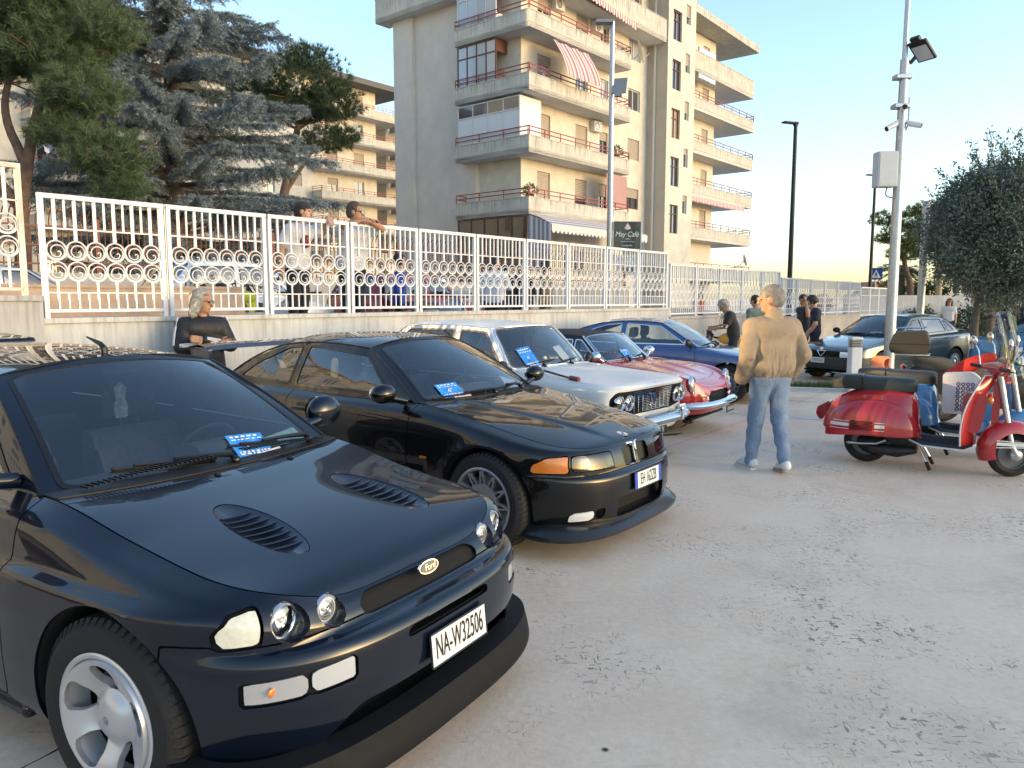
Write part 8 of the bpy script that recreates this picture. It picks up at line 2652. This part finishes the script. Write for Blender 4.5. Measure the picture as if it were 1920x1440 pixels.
 for x, z, w in ((.40, .31, .12), (.50, .275, .25), (.60, .262, .27), (.85, .262, .27), (.93, .29, .27)):
  G.append([(x, -w, z - .015), (x, -w * .9, z), (x, -.09, z + .005), (x, -.06, z + .05), (x, .06, z + .05), (x, .09, z + .005), (x, w * .9, z), (x, w, z - .015)])
 mb.grid(np.array(G)); mb.build('floorboard', mat('floor_black', (.02, .02, .022), .6), V, 40, solid=.01)
 for sy in (-1, 1):
  mb = MB(); mb.tube([(.40, sy * .17, .29), (.52, sy * .27, .258), (.86, sy * .285, .25), (.955, sy * .29, .30)], .009, 6); mb.build('floor_trim', trim, V)
 mb = MB(); mb.box((.25, 0, .22), (.42, .16, .16)); mb.ball((.1, 0, .2), (.2, .12, .12)); mb.build('engine', M_black, V, 40)
 # leg shield
 G = []
 for t in np.linspace(0, 1, 18):
  z = .285 + t * .655
  x = .93 + .16 * t - .06 * math.sin(math.pi * t)
  w = (.275 + .055 * math.sin(math.pi * min(1, t * 1.15)) - .02 * t) * (1 - .55 * max(0, t - .82) / .18)
  G.append([(x - .10 * abs(u)**2.2 + .02 * (1 - abs(u)), u * w, z) for u in np.linspace(-1, 1, 21)])
 G = np.array(G); mb = MB(); mb.grid(G); mb.build('leg_shield', paint, V, 60, solid=.006)
 edge = np.concatenate([G[:, 0], G[-1][1:-1], G[::-1, -1]]); mb = MB(); mb.tube(edge, .008, 6); mb.build('shield_trim', trim, V)
 mb = MB(); mb.prism(rounded([(.90, .40), (.98, .42), (1.03, .78), (.84, .78), (.82, .50)], .05), -.22, .22, ((0, 0, 0), (1, 0, 0), (0, 0, 1), (0, 1, 0))); mb.build('glove_box', paint, V, 60)
 mb = MB(); mb.prism(rounded([(1.06, .42), (1.12, .46), (1.12, .86), (1.06, .90)], .02), -.05, .05, ((0, 0, 0), (1, 0, 0), (0, 0, 1), (0, 1, 0))); mb.build('horn_cover', paint, V, 60)
 for sy in (-1, 1):
  mb = MB(); mb.ball((1.045, sy * .20, .72), (.03, .045, .035)); mb.build('indicator', M_amber, V, 60)
 # mudguard turning with the wheel
 mb = MB(); G = []
 for a in np.linspace(RAD(-25), RAD(215), 26):
  r = R + .055 + .03 * math.sin(max(0, a))
  low = .13 if 0 < a < math.pi else .10
  G.append([(-.02 + (r - dr) * math.cos(a), y, R + (r - dr) * math.sin(a) + .01) for y, dr in ((-.105, .10), (-.10, .04), (-.07, .005), (0, -.012), (.07, .005), (.10, .04), (.105, .10))])
 G = np.array(G)[3:24]; mb.grid(G); mb.build('mudguard', paint, fk, 60, solid=.006)
 if stripes_:
  for dz, h in ((.06, .008), (.03, .03), (-.005, .008)):
   mb = MB(); mb.quad((-.19, -.113, R + .08 + dz - h / 2), (.10, -.113, R + .08 + dz * .6 - h / 2), (.10, -.113, R + .08 + dz * .6 + h / 2), (-.19, -.113, R + .08 + dz + h / 2)); mb.build('mudguard_stripe', trim, fk, 0, solid=.003)
 mb = MB(); mb.tube([(.0, -.085, R), (-.05, -.09, R + .09), (-.07, -.04, R + .30), (-.15, 0, .95)], [.03, .025, .025, .03], 10); mb.ball((0, -.08, R), (.06, .03, .06)); mb.build('fork_leg', M_steel, fk, 60)
 # headset, grips, mirrors, lamp
 hx, hz = 1.05 - 1.235, 1.0
 mb = MB(); mb.tube([(hx - .03, -.16, hz + .01), (hx, -.07, hz + .01), (hx + .02, 0, hz), (hx, .07, hz + .01), (hx - .03, .16, hz + .01)], [.03, .055, .075, .055, .03], 12); mb.ball((hx + .05, 0, hz), (.08, .08, .07)); mb.build('headset', paint, fk, 60)
 mb = MB(); mb.lathe([(.072, 0), (.072, .02), (.05, .03), (.001, .034)], 24, (hx + .10, 0, hz), (1, 0, -.05)); mb.build('headlamp', M_lens, fk, 60)
 for sy in (-1, 1):
  mb = MB(); mb.cyl((hx - .03, sy * .16, hz + .01), (hx - .06, sy * .33, hz + .015), .018, 10); mb.tube([(hx - .02, sy * .2, hz), (hx + .03, sy * .30, hz - .01)], .006, 6); mb.build('grip', M_black, fk, 60)
  mb = MB(); c = np.array([hx - .06, sy * .33, hz + .24]); mb.tube([(hx - .03, sy * .22, hz), (hx - .03, sy * .28, hz + .16), c], .006, 6); mb.lathe([(.001, -.02), (.05, -.012), (.055, 0), (.05, .004), (.001, .006)], 20, c, (-1, sy * -.2, .0)); mb.build('mirror', M_chrome, fk, 60)
 if screen:
  G = []
  for t in np.linspace(0, 1, 16):
   z = .86 + t * .66; x = hx + .15 - .16 * t
   w = .235 * (1 - .25 * t) * (1 if t < .8 else math.sqrt(max(.02, 1 - ((t - .8) / .2)**2)))
   G.append([(x - .10 * abs(u)**2, u * w, z) for u in np.linspace(-1, 1, 15)])
  mb = MB(); mb.grid(np.array(G)); mb.build('windscreen', glass_mat('amber_perspex', (.90, .86, .74), .0, fm=.4), fk, 60)
  for sy in (-1, 1):
   mb = MB(); mb.tube([(hx - .01, sy * .12, hz), (hx + .08, sy * .12, hz + .10), (hx + .09, sy * .12, hz + .22)], .006, 6); mb.build('screen_stay', M_black, fk, 60)
 # centre stand and kick start
 for sy in (-1, 1):
  mb = MB(); mb.tube([(.46, sy * .10, .27), (.55, sy * .15, .10), (.575, sy * .165, .05)], .011, 8); o = mb.build('stand_leg', M_chrome, V, 60)
  mb = MB(); mb.tube([(.555, sy * .155, .085), (.59, sy * .172, .012)], .018, 8); mb.build('stand_foot', M_rubber, o, 60)
 mb = MB(); mb.tube([(.20, -.22, .27), (.12, -.25, .235), (-.02, -.26, .225), (-.10, -.27, .228)], [.012, .011, .011, .013], 8); mb.ball((-.12, -.275, .228), (.03, .015, .015)); mb.build('kick_start', M_steel, V, 60)
 mb = MB(); mb.tube([(.05, -.14, .17), (.30, -.15, .16), (.46, -.12, .18)], [.05, .06, .03], 10); mb.build('exhaust', M_black, V, 60)
 return V, fk
def maxi_scooter(loc, rz, label):
 V = thing('motor_scooter', (loc[0], loc[1], 0), rz, label, 'scooter', 'scooters parked on the right')
 blk = mat('satin_black_plastic', (.012, .013, .015), .55, spec=.3, rvar=.1)
 lathe_tyre(V, (0, 0, .26), .26, .13, M_gunmetal); lathe_tyre(V, (1.45, 0, .27), .27, .11, M_gunmetal)
 f = ((0, 0, 0), (1, 0, 0), (0, 0, 1), (0, 1, 0))
 mb = MB(); mb.prism(rounded([(-.42, .60), (-.30, .45), (.40, .30), (.55, .34), (.50, .60), (.10, .70), (-.35, .76)], .06), -.17, .17, f); mb.build('rear_body', blk, V, 50)
 mb = MB(); mb.prism(rounded([(-.35, .78), (-.30, .88), (.05, .86), (.15, .78), (.60, .76), (.66, .66), (.45, .62), (-.2, .70)], .05), -.16, .16, f); mb.build('seat', mat('black_vinyl', (.025, .026, .028), .5, bump=.2, bscale=80), V, 50)
 mb = MB(); mb.prism(rounded([(.50, .25), (1.05, .25), (1.20, .42), (1.30, .90), (1.15, 1.0), (.98, .60), (.55, .40)], .06), -.23, .23, f); mb.build('front_fairing', blk, V, 50)
 mb = MB(); mb.prism(rounded([(1.15, .30), (1.45, .56), (1.68, .50), (1.70, .40), (1.40, .44)], .04), -.09, .09, f); mb.build('mudguard', blk, V, 50)
 mb = MB(); mb.tube([(1.45, -.08, .27), (1.28, -.08, .75)], .03, 8); mb.tube([(1.45, .08, .27), (1.28, .08, .75)], .03, 8); mb.build('fork_leg', M_steel, V)
 G = [[(1.26 - .22 * t - .08 * abs(u)**2, u * (.24 - .06 * t), .92 + .42 * t) for u in np.linspace(-1, 1, 11)] for t in np.linspace(0, 1, 8)]
 mb = MB(); mb.grid(np.array(G)); mb.build('windscreen', glass_mat('smoked_perspex', (.45, .46, .47), .05, fm=.8), V, 60)
 mb = MB(); mb.tube([(1.02, -.36, 1.02), (1.08, -.15, 1.0), (1.08, .15, 1.0), (1.02, .36, 1.02)], .016, 8); mb.build('handlebar', M_black, V)
 for sy in (-1, 1):
  mb = MB(); mb.tube([(1.08, sy * .25, 1.0), (1.05, sy * .36, 1.18)], .007, 6); mb.ball((1.04, sy * .40, 1.20), (.02, .07, .045)); mb.build('mirror', M_black, V, 60)
 mb = MB(); mb.box((-.36, 0, .90), (.42, .30, .02)); mb.tube([(-.56, -.14, .93), (-.60, 0, .94), (-.56, .14, .93)], .012, 6); mb.build('rack', M_steel, V, 40)
 mb = MB(); mb.prism(rounded([(-.62, .92), (-.64, 1.02), (-.58, 1.20), (-.20, 1.22), (-.14, 1.02), (-.17, .92)], .05), -.23, .23, f); o = mb.build('top_box', blk, V, 50)
 mb = MB(); mb.box((-.385, 0, 1.045), (.49, .475, .012)); mb.build('box_seam', M_dark, o, 0)
 mb = MB(); mb.tube([(-.56, -.16, 1.22), (-.56, -.16, 1.25), (-.24, -.16, 1.26), (-.22, .16, 1.26), (-.54, .16, 1.25), (-.56, -.16, 1.25)], .010, 6); mb.build('box_rail', M_chrome, o)
 mb = MB(); mb.ball((-.46, 0, .72), (.04, .12, .04)); mb.build('tail_lamp', M_red_lens, V)
 return V
def motorcycle(loc, rz):
 V = thing('motorcycle', (loc[0], loc[1], 0), rz, 'old motorcycle with yellow tank and wide handlebar by the wall', 'motorcycle')
 lathe_tyre(V, (0, 0, .30), .30, .10, M_steel); lathe_tyre(V, (1.40, 0, .30), .30, .09, M_steel)
 mb = MB()
 for sy in (-1, 1):
  mb.tube([(1.40, sy * .09, .30), (1.16, sy * .09, .92)], .022, 8); mb.tube([(0, sy * .10, .30), (.42, sy * .08, .42), (.55, sy * .06, .70)], .02, 8); mb.tube([(0, sy * .11, .32), (.12, sy * .11, .68)], .025, 8)
 mb.tube([(1.15, 0, .85), (.55, 0, .75), (.1, 0, .72)], .022, 8); mb.tube([(1.12, 0, .78), (.95, 0, .35), (.45, 0, .30)], .022, 8); mb.build('frame', M_black, V)
 mb = MB(); mb.box((.65, 0, .42), (.36, .26, .28)); mb.box((.72, 0, .60), (.16, .16, .18)); mb.build('engine', M_steel, V, 0, bevel=.03)
 mb = MB(); mb.ball((.80, 0, .82), (.27, .15, .13), 18, 10); mb.build('fuel_tank', mat('yellow_tank_paint', (.62, .30, .015), .25, coat=1), V, 60)
 mb = MB(); mb.prism(rounded([(.60, .80), (.55, .86), (.1, .84), (-.18, .88), (-.20, .80), (.1, .75)], .03), -.12, .12, ((0, 0, 0), (1, 0, 0), (0, 0, 1), (0, 1, 0))); mb.build('seat', M_black, V, 50)
 mb = MB(); mb.tube([(.92, -.38, 1.08), (1.06, -.20, 1.08), (1.13, -.08, .98), (1.13, .08, .98), (1.06, .20, 1.08), (.92, .38, 1.08)], .012, 8); mb.build('handlebar', M_chrome, V)
 for sy in (-1, 1):
  mb = MB(); mb.cyl((.92, sy * .38, 1.08), (.98, sy * .29, 1.08), .018, 8); mb.tube([(1.04, sy * .24, 1.08), (1.0, sy * .30, 1.25)], .006, 6); mb.lathe([(.001, 0), (.05, .005), (.05, .015)], 14, (1.0, sy * .30, 1.28), (-1, 0, 0)); mb.build('grip', M_black, V, 60)
 mb = MB(); mb.lathe([(.09, 0), (.08, -.10), (.001, -.13)], 20, (1.30, 0, .92), (1, 0, 0)); mb.build('headlamp_shell', M_black, V, 60)
 mb = MB(); mb.lathe([(.088, .0), (.05, .02), (.001, .025)], 20, (1.30, 0, .92), (1, 0, 0)); mb.build('headlamp', M_lens, V, 60)
 mb = MB(); mb.tube([(.75, -.15, .45), (.9, -.17, .25), (.4, -.17, .24), (-.1, -.17, .30)], [.022, .022, .03, .035], 8); mb.build('exhaust', M_chrome, V)
 mb = MB()
 for x0, a0, a1 in ((1.40, 20, 150), (0, 30, 200)):
  mb.grid(np.array([[(x0 + .335 * math.cos(a), y, .30 + .335 * math.sin(a)) for y in (-.06, 0, .06)] for a in np.radians(np.linspace(a0, a1, 14))]))
 mb.build('mudguard', M_chrome, V, 60, solid=.004)
 mb = MB(); mb.tube([(.55, .1, .28), (.50, .26, .01)], .012, 6); mb.build('side_stand', M_black, V)
def small_car(name, loc, rz, paint, label, L=3.6, W=.78, Hh=1.45, wheel_m=None, z0=0, group=None, hood=.70, style='steel'):
 """compact hatchback"""
 wb = L * .62; fo = L * .19; ro = L * .19
 k = Hh / 1.45
 Xr = -(wb + ro)
 rows = [
  R_(fo - .12, 2.8, W - .10, [(fo, .24), (Xr, .28)], Xr + .1), R_(fo - .03, 2.6, W - .03, [(fo, .27), (0, .23), (Xr, .32)], Xr + .03), R_(fo, 2.5, W, [(fo, .42), (Xr, .46)], Xr), R_(fo - .02, 2.5, W, [(fo, .56), (Xr, .62)], Xr - .01),
  R_(fo - .10, 2.6, W - .015, [(fo, .68), (0, .76), (Xr, .80)], Xr), R_(fo - .17, 2.8, W - .05, [(fo, .755), (0, .86), (-.5, .90), (Xr, .94)], Xr + .02), R_(fo - .22, 3.0, W - .10, [(fo, .775), (0, .88), (-.4, .95), (-1.2, .965), (Xr, 1.0)], Xr + .04)]
 gx = Xr + .10
 spec = dict(name=name, paint=paint, rows=rows, xs=.1, xr=Xr + .45, arch=[(0, .29, .325), (-wb, .29, .325)], step=.035, ns=80, nf=30,
    gh=dict(wbx=-.32, wbc=(-.18, .95), wt=(-1.0, W - .20, Hh - .06), wtc=(-.92, Hh), rt=(Xr + .45, W - .21, Hh - .06), rtc=(Xr + .42, Hh), rbx=gx, rbc=(gx - .04, 1.0), roof_up=.02))
 c = Car(spec, loc, rz, label, 'car', group); c.root.location.z = z0
 r = c.root; c.arches()
 fys = lambda poly, rr: (lambda P, pl=rounded(poly, rr): np.where(P[:, 0] > .1, sdpoly(np.c_[np.abs(P[:, 1]), P[:, 2]], pl), 1.0))
 c.panel('headlamp', fys([(W - .32, .60), (W - .04, .64), (W - .06, .74), (W - .28, .70)], .03), .006, M_lens, both=True)
 c.panel('grille', fys([(-.3, .34), (.36, .34), (.34, .48), (-.3, .48)], .03), .006, M_black, inset=.01)
 c.panel('door', door_fn([(-.30, .28), (-.30, 1.1), (-1.35, 1.1), (-1.35, .28)], .06), .007, both=True)
 c.body()
 c.deck('bonnet', [(fo - .22, .775), (fo - .3, .81), (0, .915), (-.35, .965)], -.32, fo - .221, p=2.6, n=30, m=16)
 xe = Xr + .35
 c.greenhouse([([(-.48, .99), (-.98, Hh - .10), (-1.34, Hh - .09), (-1.34, .99)], .03), ([(-1.42, .99), (-1.41, Hh - .09), (xe - .0, Hh - .11), (xe - .12, 1.02)], .05)], pillar=.05, header=.03, seal_w=.015, rear_pillar=.08, glass=M_glass)
 mirrors(c, -.45, W + .09, 1.02, paint, (.06, .09, .06), .1)
 plate(r, (fo + .015, 0, .40), .36, .11, '###', 0, 0)
 c.wheels(style, .29, .19, .17, 0, -wb, W - .10, rim_mat=wheel_m or M_alu)
 c.interior([(-1.1, .34), (-1.1, -.34)], -.40, .93, rear_x=-wb + .45)
 return c
def build_bikes():
 red = mat('red_scooter_paint', (.40, .018, .022), .28, coat=.9, coat_rough=.04, var=.06, vscale=4)
 blue = mat('blue_scooter_paint', (.06, .20, .40), .28, coat=.9, coat_rough=.04, var=.06, vscale=4)
 blkseat = mat('green_black_vinyl', (.022, .030, .030), .42, bump=.15, bscale=60)
 V, fk = vespa((3.60, 7.70), RAD(-32.9), red, 'red scooter with white stripes, tall clear windscreen and black seat', blkseat)
 p = thing('paper_note', (0, 0, 0), 0, 'yellow paper note on the red scooter windscreen', 'paper')
 def note(fkx, m, dz, dy, w=.17, h=.15, tilt=.1):
  hx = 1.05 - 1.235; t = (dz - .86) / .66; x = hx + .15 - .16 * t + .012
  mw = fkx
  o = MB(); o.quad((x + .01, dy - w / 2, dz - h / 2), (x + .01, dy + w / 2, dz - h / 2 + tilt * .1), (x - .025, dy + w / 2, dz + h / 2 + tilt * .1), (x - .025, dy - w / 2, dz + h / 2)); return o
 bpy.context.view_layer.update()
 for fork, m_, dz, dy, lab, nm in ((fk, mat('yellow_note', (.62, .60, .08), .8), 1.13, -.02, 'yellow paper note on the red scooter windscreen', 'paper_note'),):
  o = note(fork, m_, dz, dy).build('sheet', m_, p, 0, solid=.001); p.matrix_world = fork.matrix_world.copy()
 V2, fk2 = vespa((4.18, 8.42), RAD(-33.5), blue, 'pale blue scooter behind the red one, with windscreen and green paper', mat('black_seat_vinyl', (.02, .022, .024), .45), stripes_=False, steer=RAD(22))
 bpy.context.view_layer.update()
 p2 = thing('paper_note', (0, 0, 0), 0, 'pale green paper note on the blue scooter windscreen', 'paper')
 note(fk2, None, 1.40, .02, .19, .14, .4).build('sheet', mat('green_note', (.38, .55, .30), .8), p2, 0, solid=.001); p2.matrix_world = fk2.matrix_world.copy()
 maxi_scooter((5.75, 10.25), RAD(-30), 'black maxi scooter with top box behind the blue scooter')
 # orange coiled lock hung on the maxi scooter's tail
 o = MB()
 for k in range(7):
  c = np.array([0, (k - 3) * .022, 0]); o.tube([c + (.085 * math.cos(a) * (1 - .05 * k), .01 * math.sin(3 * a), .12 * math.sin(a)) for a in np.linspace(0, 6.283, 22, endpoint=False)], .018, 7, closed=True)
 ob = o.build('coil_lock', mat('orange_rubber', (.62, .20, .09), .55, var=.1), smooth=60); ob.location = (4.42, 9.20, .83); ob.rotation_euler = (0, .2, RAD(40)); tag(ob, 'orange coiled cable lock hanging behind the black scooter seat', 'lock')
 # patterned bag and red jacket on the blue scooter's floor hook
 f = rounded([(-.15, 0), (.15, 0), (.17, .36), (.10, .42), (-.16, .40)], .03)
 b = MB(); b.prism(f, -.08, .08, ((0, 0, 0), (.84, -.54, 0), (0, 0, 1), (.54, .84, 0)))
 bag = thing('shopping_bag', (4.50, 7.66, .50), 0, 'white carrier bag with navy pattern hanging between the scooters', 'bag')
 ob = b.build('bag_body', mat('bag_white', (.66, .64, .66), .6, bump=.6, bscale=14), bag, 60)
 for r_ in range(7):
  for q in range(4):
   s_ = MB(); s_.tube([np.array([.84, -.54, 0]) * (-.02 + q * .042 + .014 * math.cos(a)) + np.array([-.54, -.84, 0]) * .083 + np.array([0, 0, .05 + r_ * .042 + .016 * math.sin(a)]) for a in np.linspace(0, 6.283, 8, endpoint=False)], .0045, 4, closed=True); s_.build('bag_mark', mat('bag_navy', (.03, .03, .18), .7), bag)
 rj = MB(); rj.tube(catmull(np.array([(-.22, .0, -.10), (-.05, .02, .02), (.10, .0, .10), (.22, -.02, .14)]), 6), [.05, .055, .06, .06, .065, .07, .075, .075, .075, .07, .07, .065, .065, .06, .06, .06, .055, .05, .04][:19], 12)
 ob = rj.build('rolled_jacket', mat('red_cloth', (.55, .03, .02), .8, bump=.5, bscale=30), smooth=60); ob.location = (4.70, 7.86, .92); ob.rotation_euler = (0, 0, RAD(-33)); tag(ob, 'bright red rolled jacket lying on the blue scooter', 'jacket')
 motorcycle((5.35, 15.9), RAD(168))
 small_car('hatchback_car', (10.2, 15.6), RAD(196), mat('sky_blue_paint', (.10, .26, .42), .3, coat=1), 'sky blue small car at the right edge behind the scooter windscreens', 3.5, .76, 1.42)
 T = lambda t, b: wallp(t, b)
 a = T(3.3, -2.9); small_car('hatchback_car', (a[0], a[1]), math.atan2(E1[1], E1[0]), mat('white_car_paint', (.72, .73, .74), .25, coat=1), 'small white hatchback on the terrace behind the two leaning men', 3.0, .78, 1.50, z0=.71)
 a = T(1.3, -6.3); small_car('hatchback_car', (a[0], a[1]), math.atan2(E1[1], E1[0]), mat('silver_blue_paint', (.30, .34, .38), .25, .4, coat=1), 'silver car behind the parapet, seen through the left fence rings', 3.9, .80, 1.45, z0=.73)
 a = T(7.6, -3.6); small_car('hatchback_car', (a[0], a[1]), math.atan2(E1[1], E1[0]) + .1, mat('dark_red_paint', (.26, .015, .02), .25, coat=1), 'dark red car on the terrace behind the fence middle', 3.6, .78, 1.40, z0=.70)
 for (t, b, lab, col) in ((1.45, -1.5, 'white and black scooter with a yellow vest behind the fence', (.60, .60, .60)), (4.9, -1.55, 'silver scooter behind the fence near the person in black cap', (.38, .42, .46))):
  q = wallp(t, b); S_, _ = vespa((q[0], q[1]), math.atan2(E1[1], E1[0]) + .15, mat('terrace_scooter_%d' % int(t), col, .3, coat=.8), lab, blkseat, screen=False, stripes_=False); S_.location.z = .72; S_['group'] = 'scooters on the terrace'
  if t < 2:
   o = MB(); o.ball((0, 0, 0), (.22, .17, .10), 18, 10); o.ball((.10, .05, -.10), (.10, .14, .14)); ob = o.build('safety_vest', mat('hi_vis_yellow', (.65, .72, .05), .7, bump=.6, bscale=18), smooth=60); ob.location = (q[0] + .03, q[1] + .05, 1.66); tag(ob, 'crumpled yellow safety vest on the terrace scooter seat', 'vest')
build_bikes()
# ================================================================ lettering becomes plain meshes
def bake_text():
 dg = bpy.context.evaluated_depsgraph_get()
 for o in [q for q in scene.objects if q.type == 'FONT']:
  me = bpy.data.meshes.new_from_object(o.evaluated_get(dg))
  me.materials.clear(); me.materials.append(o.data.materials[0])
  n = o.name
  c = bpy.data.objects.new('tmp', me)
  link(c, o.parent)
  c.location = o.location; c.rotation_euler = o.rotation_euler; c.scale = o.scale
  bpy.data.objects.remove(o)
  c.name = n
bake_text()
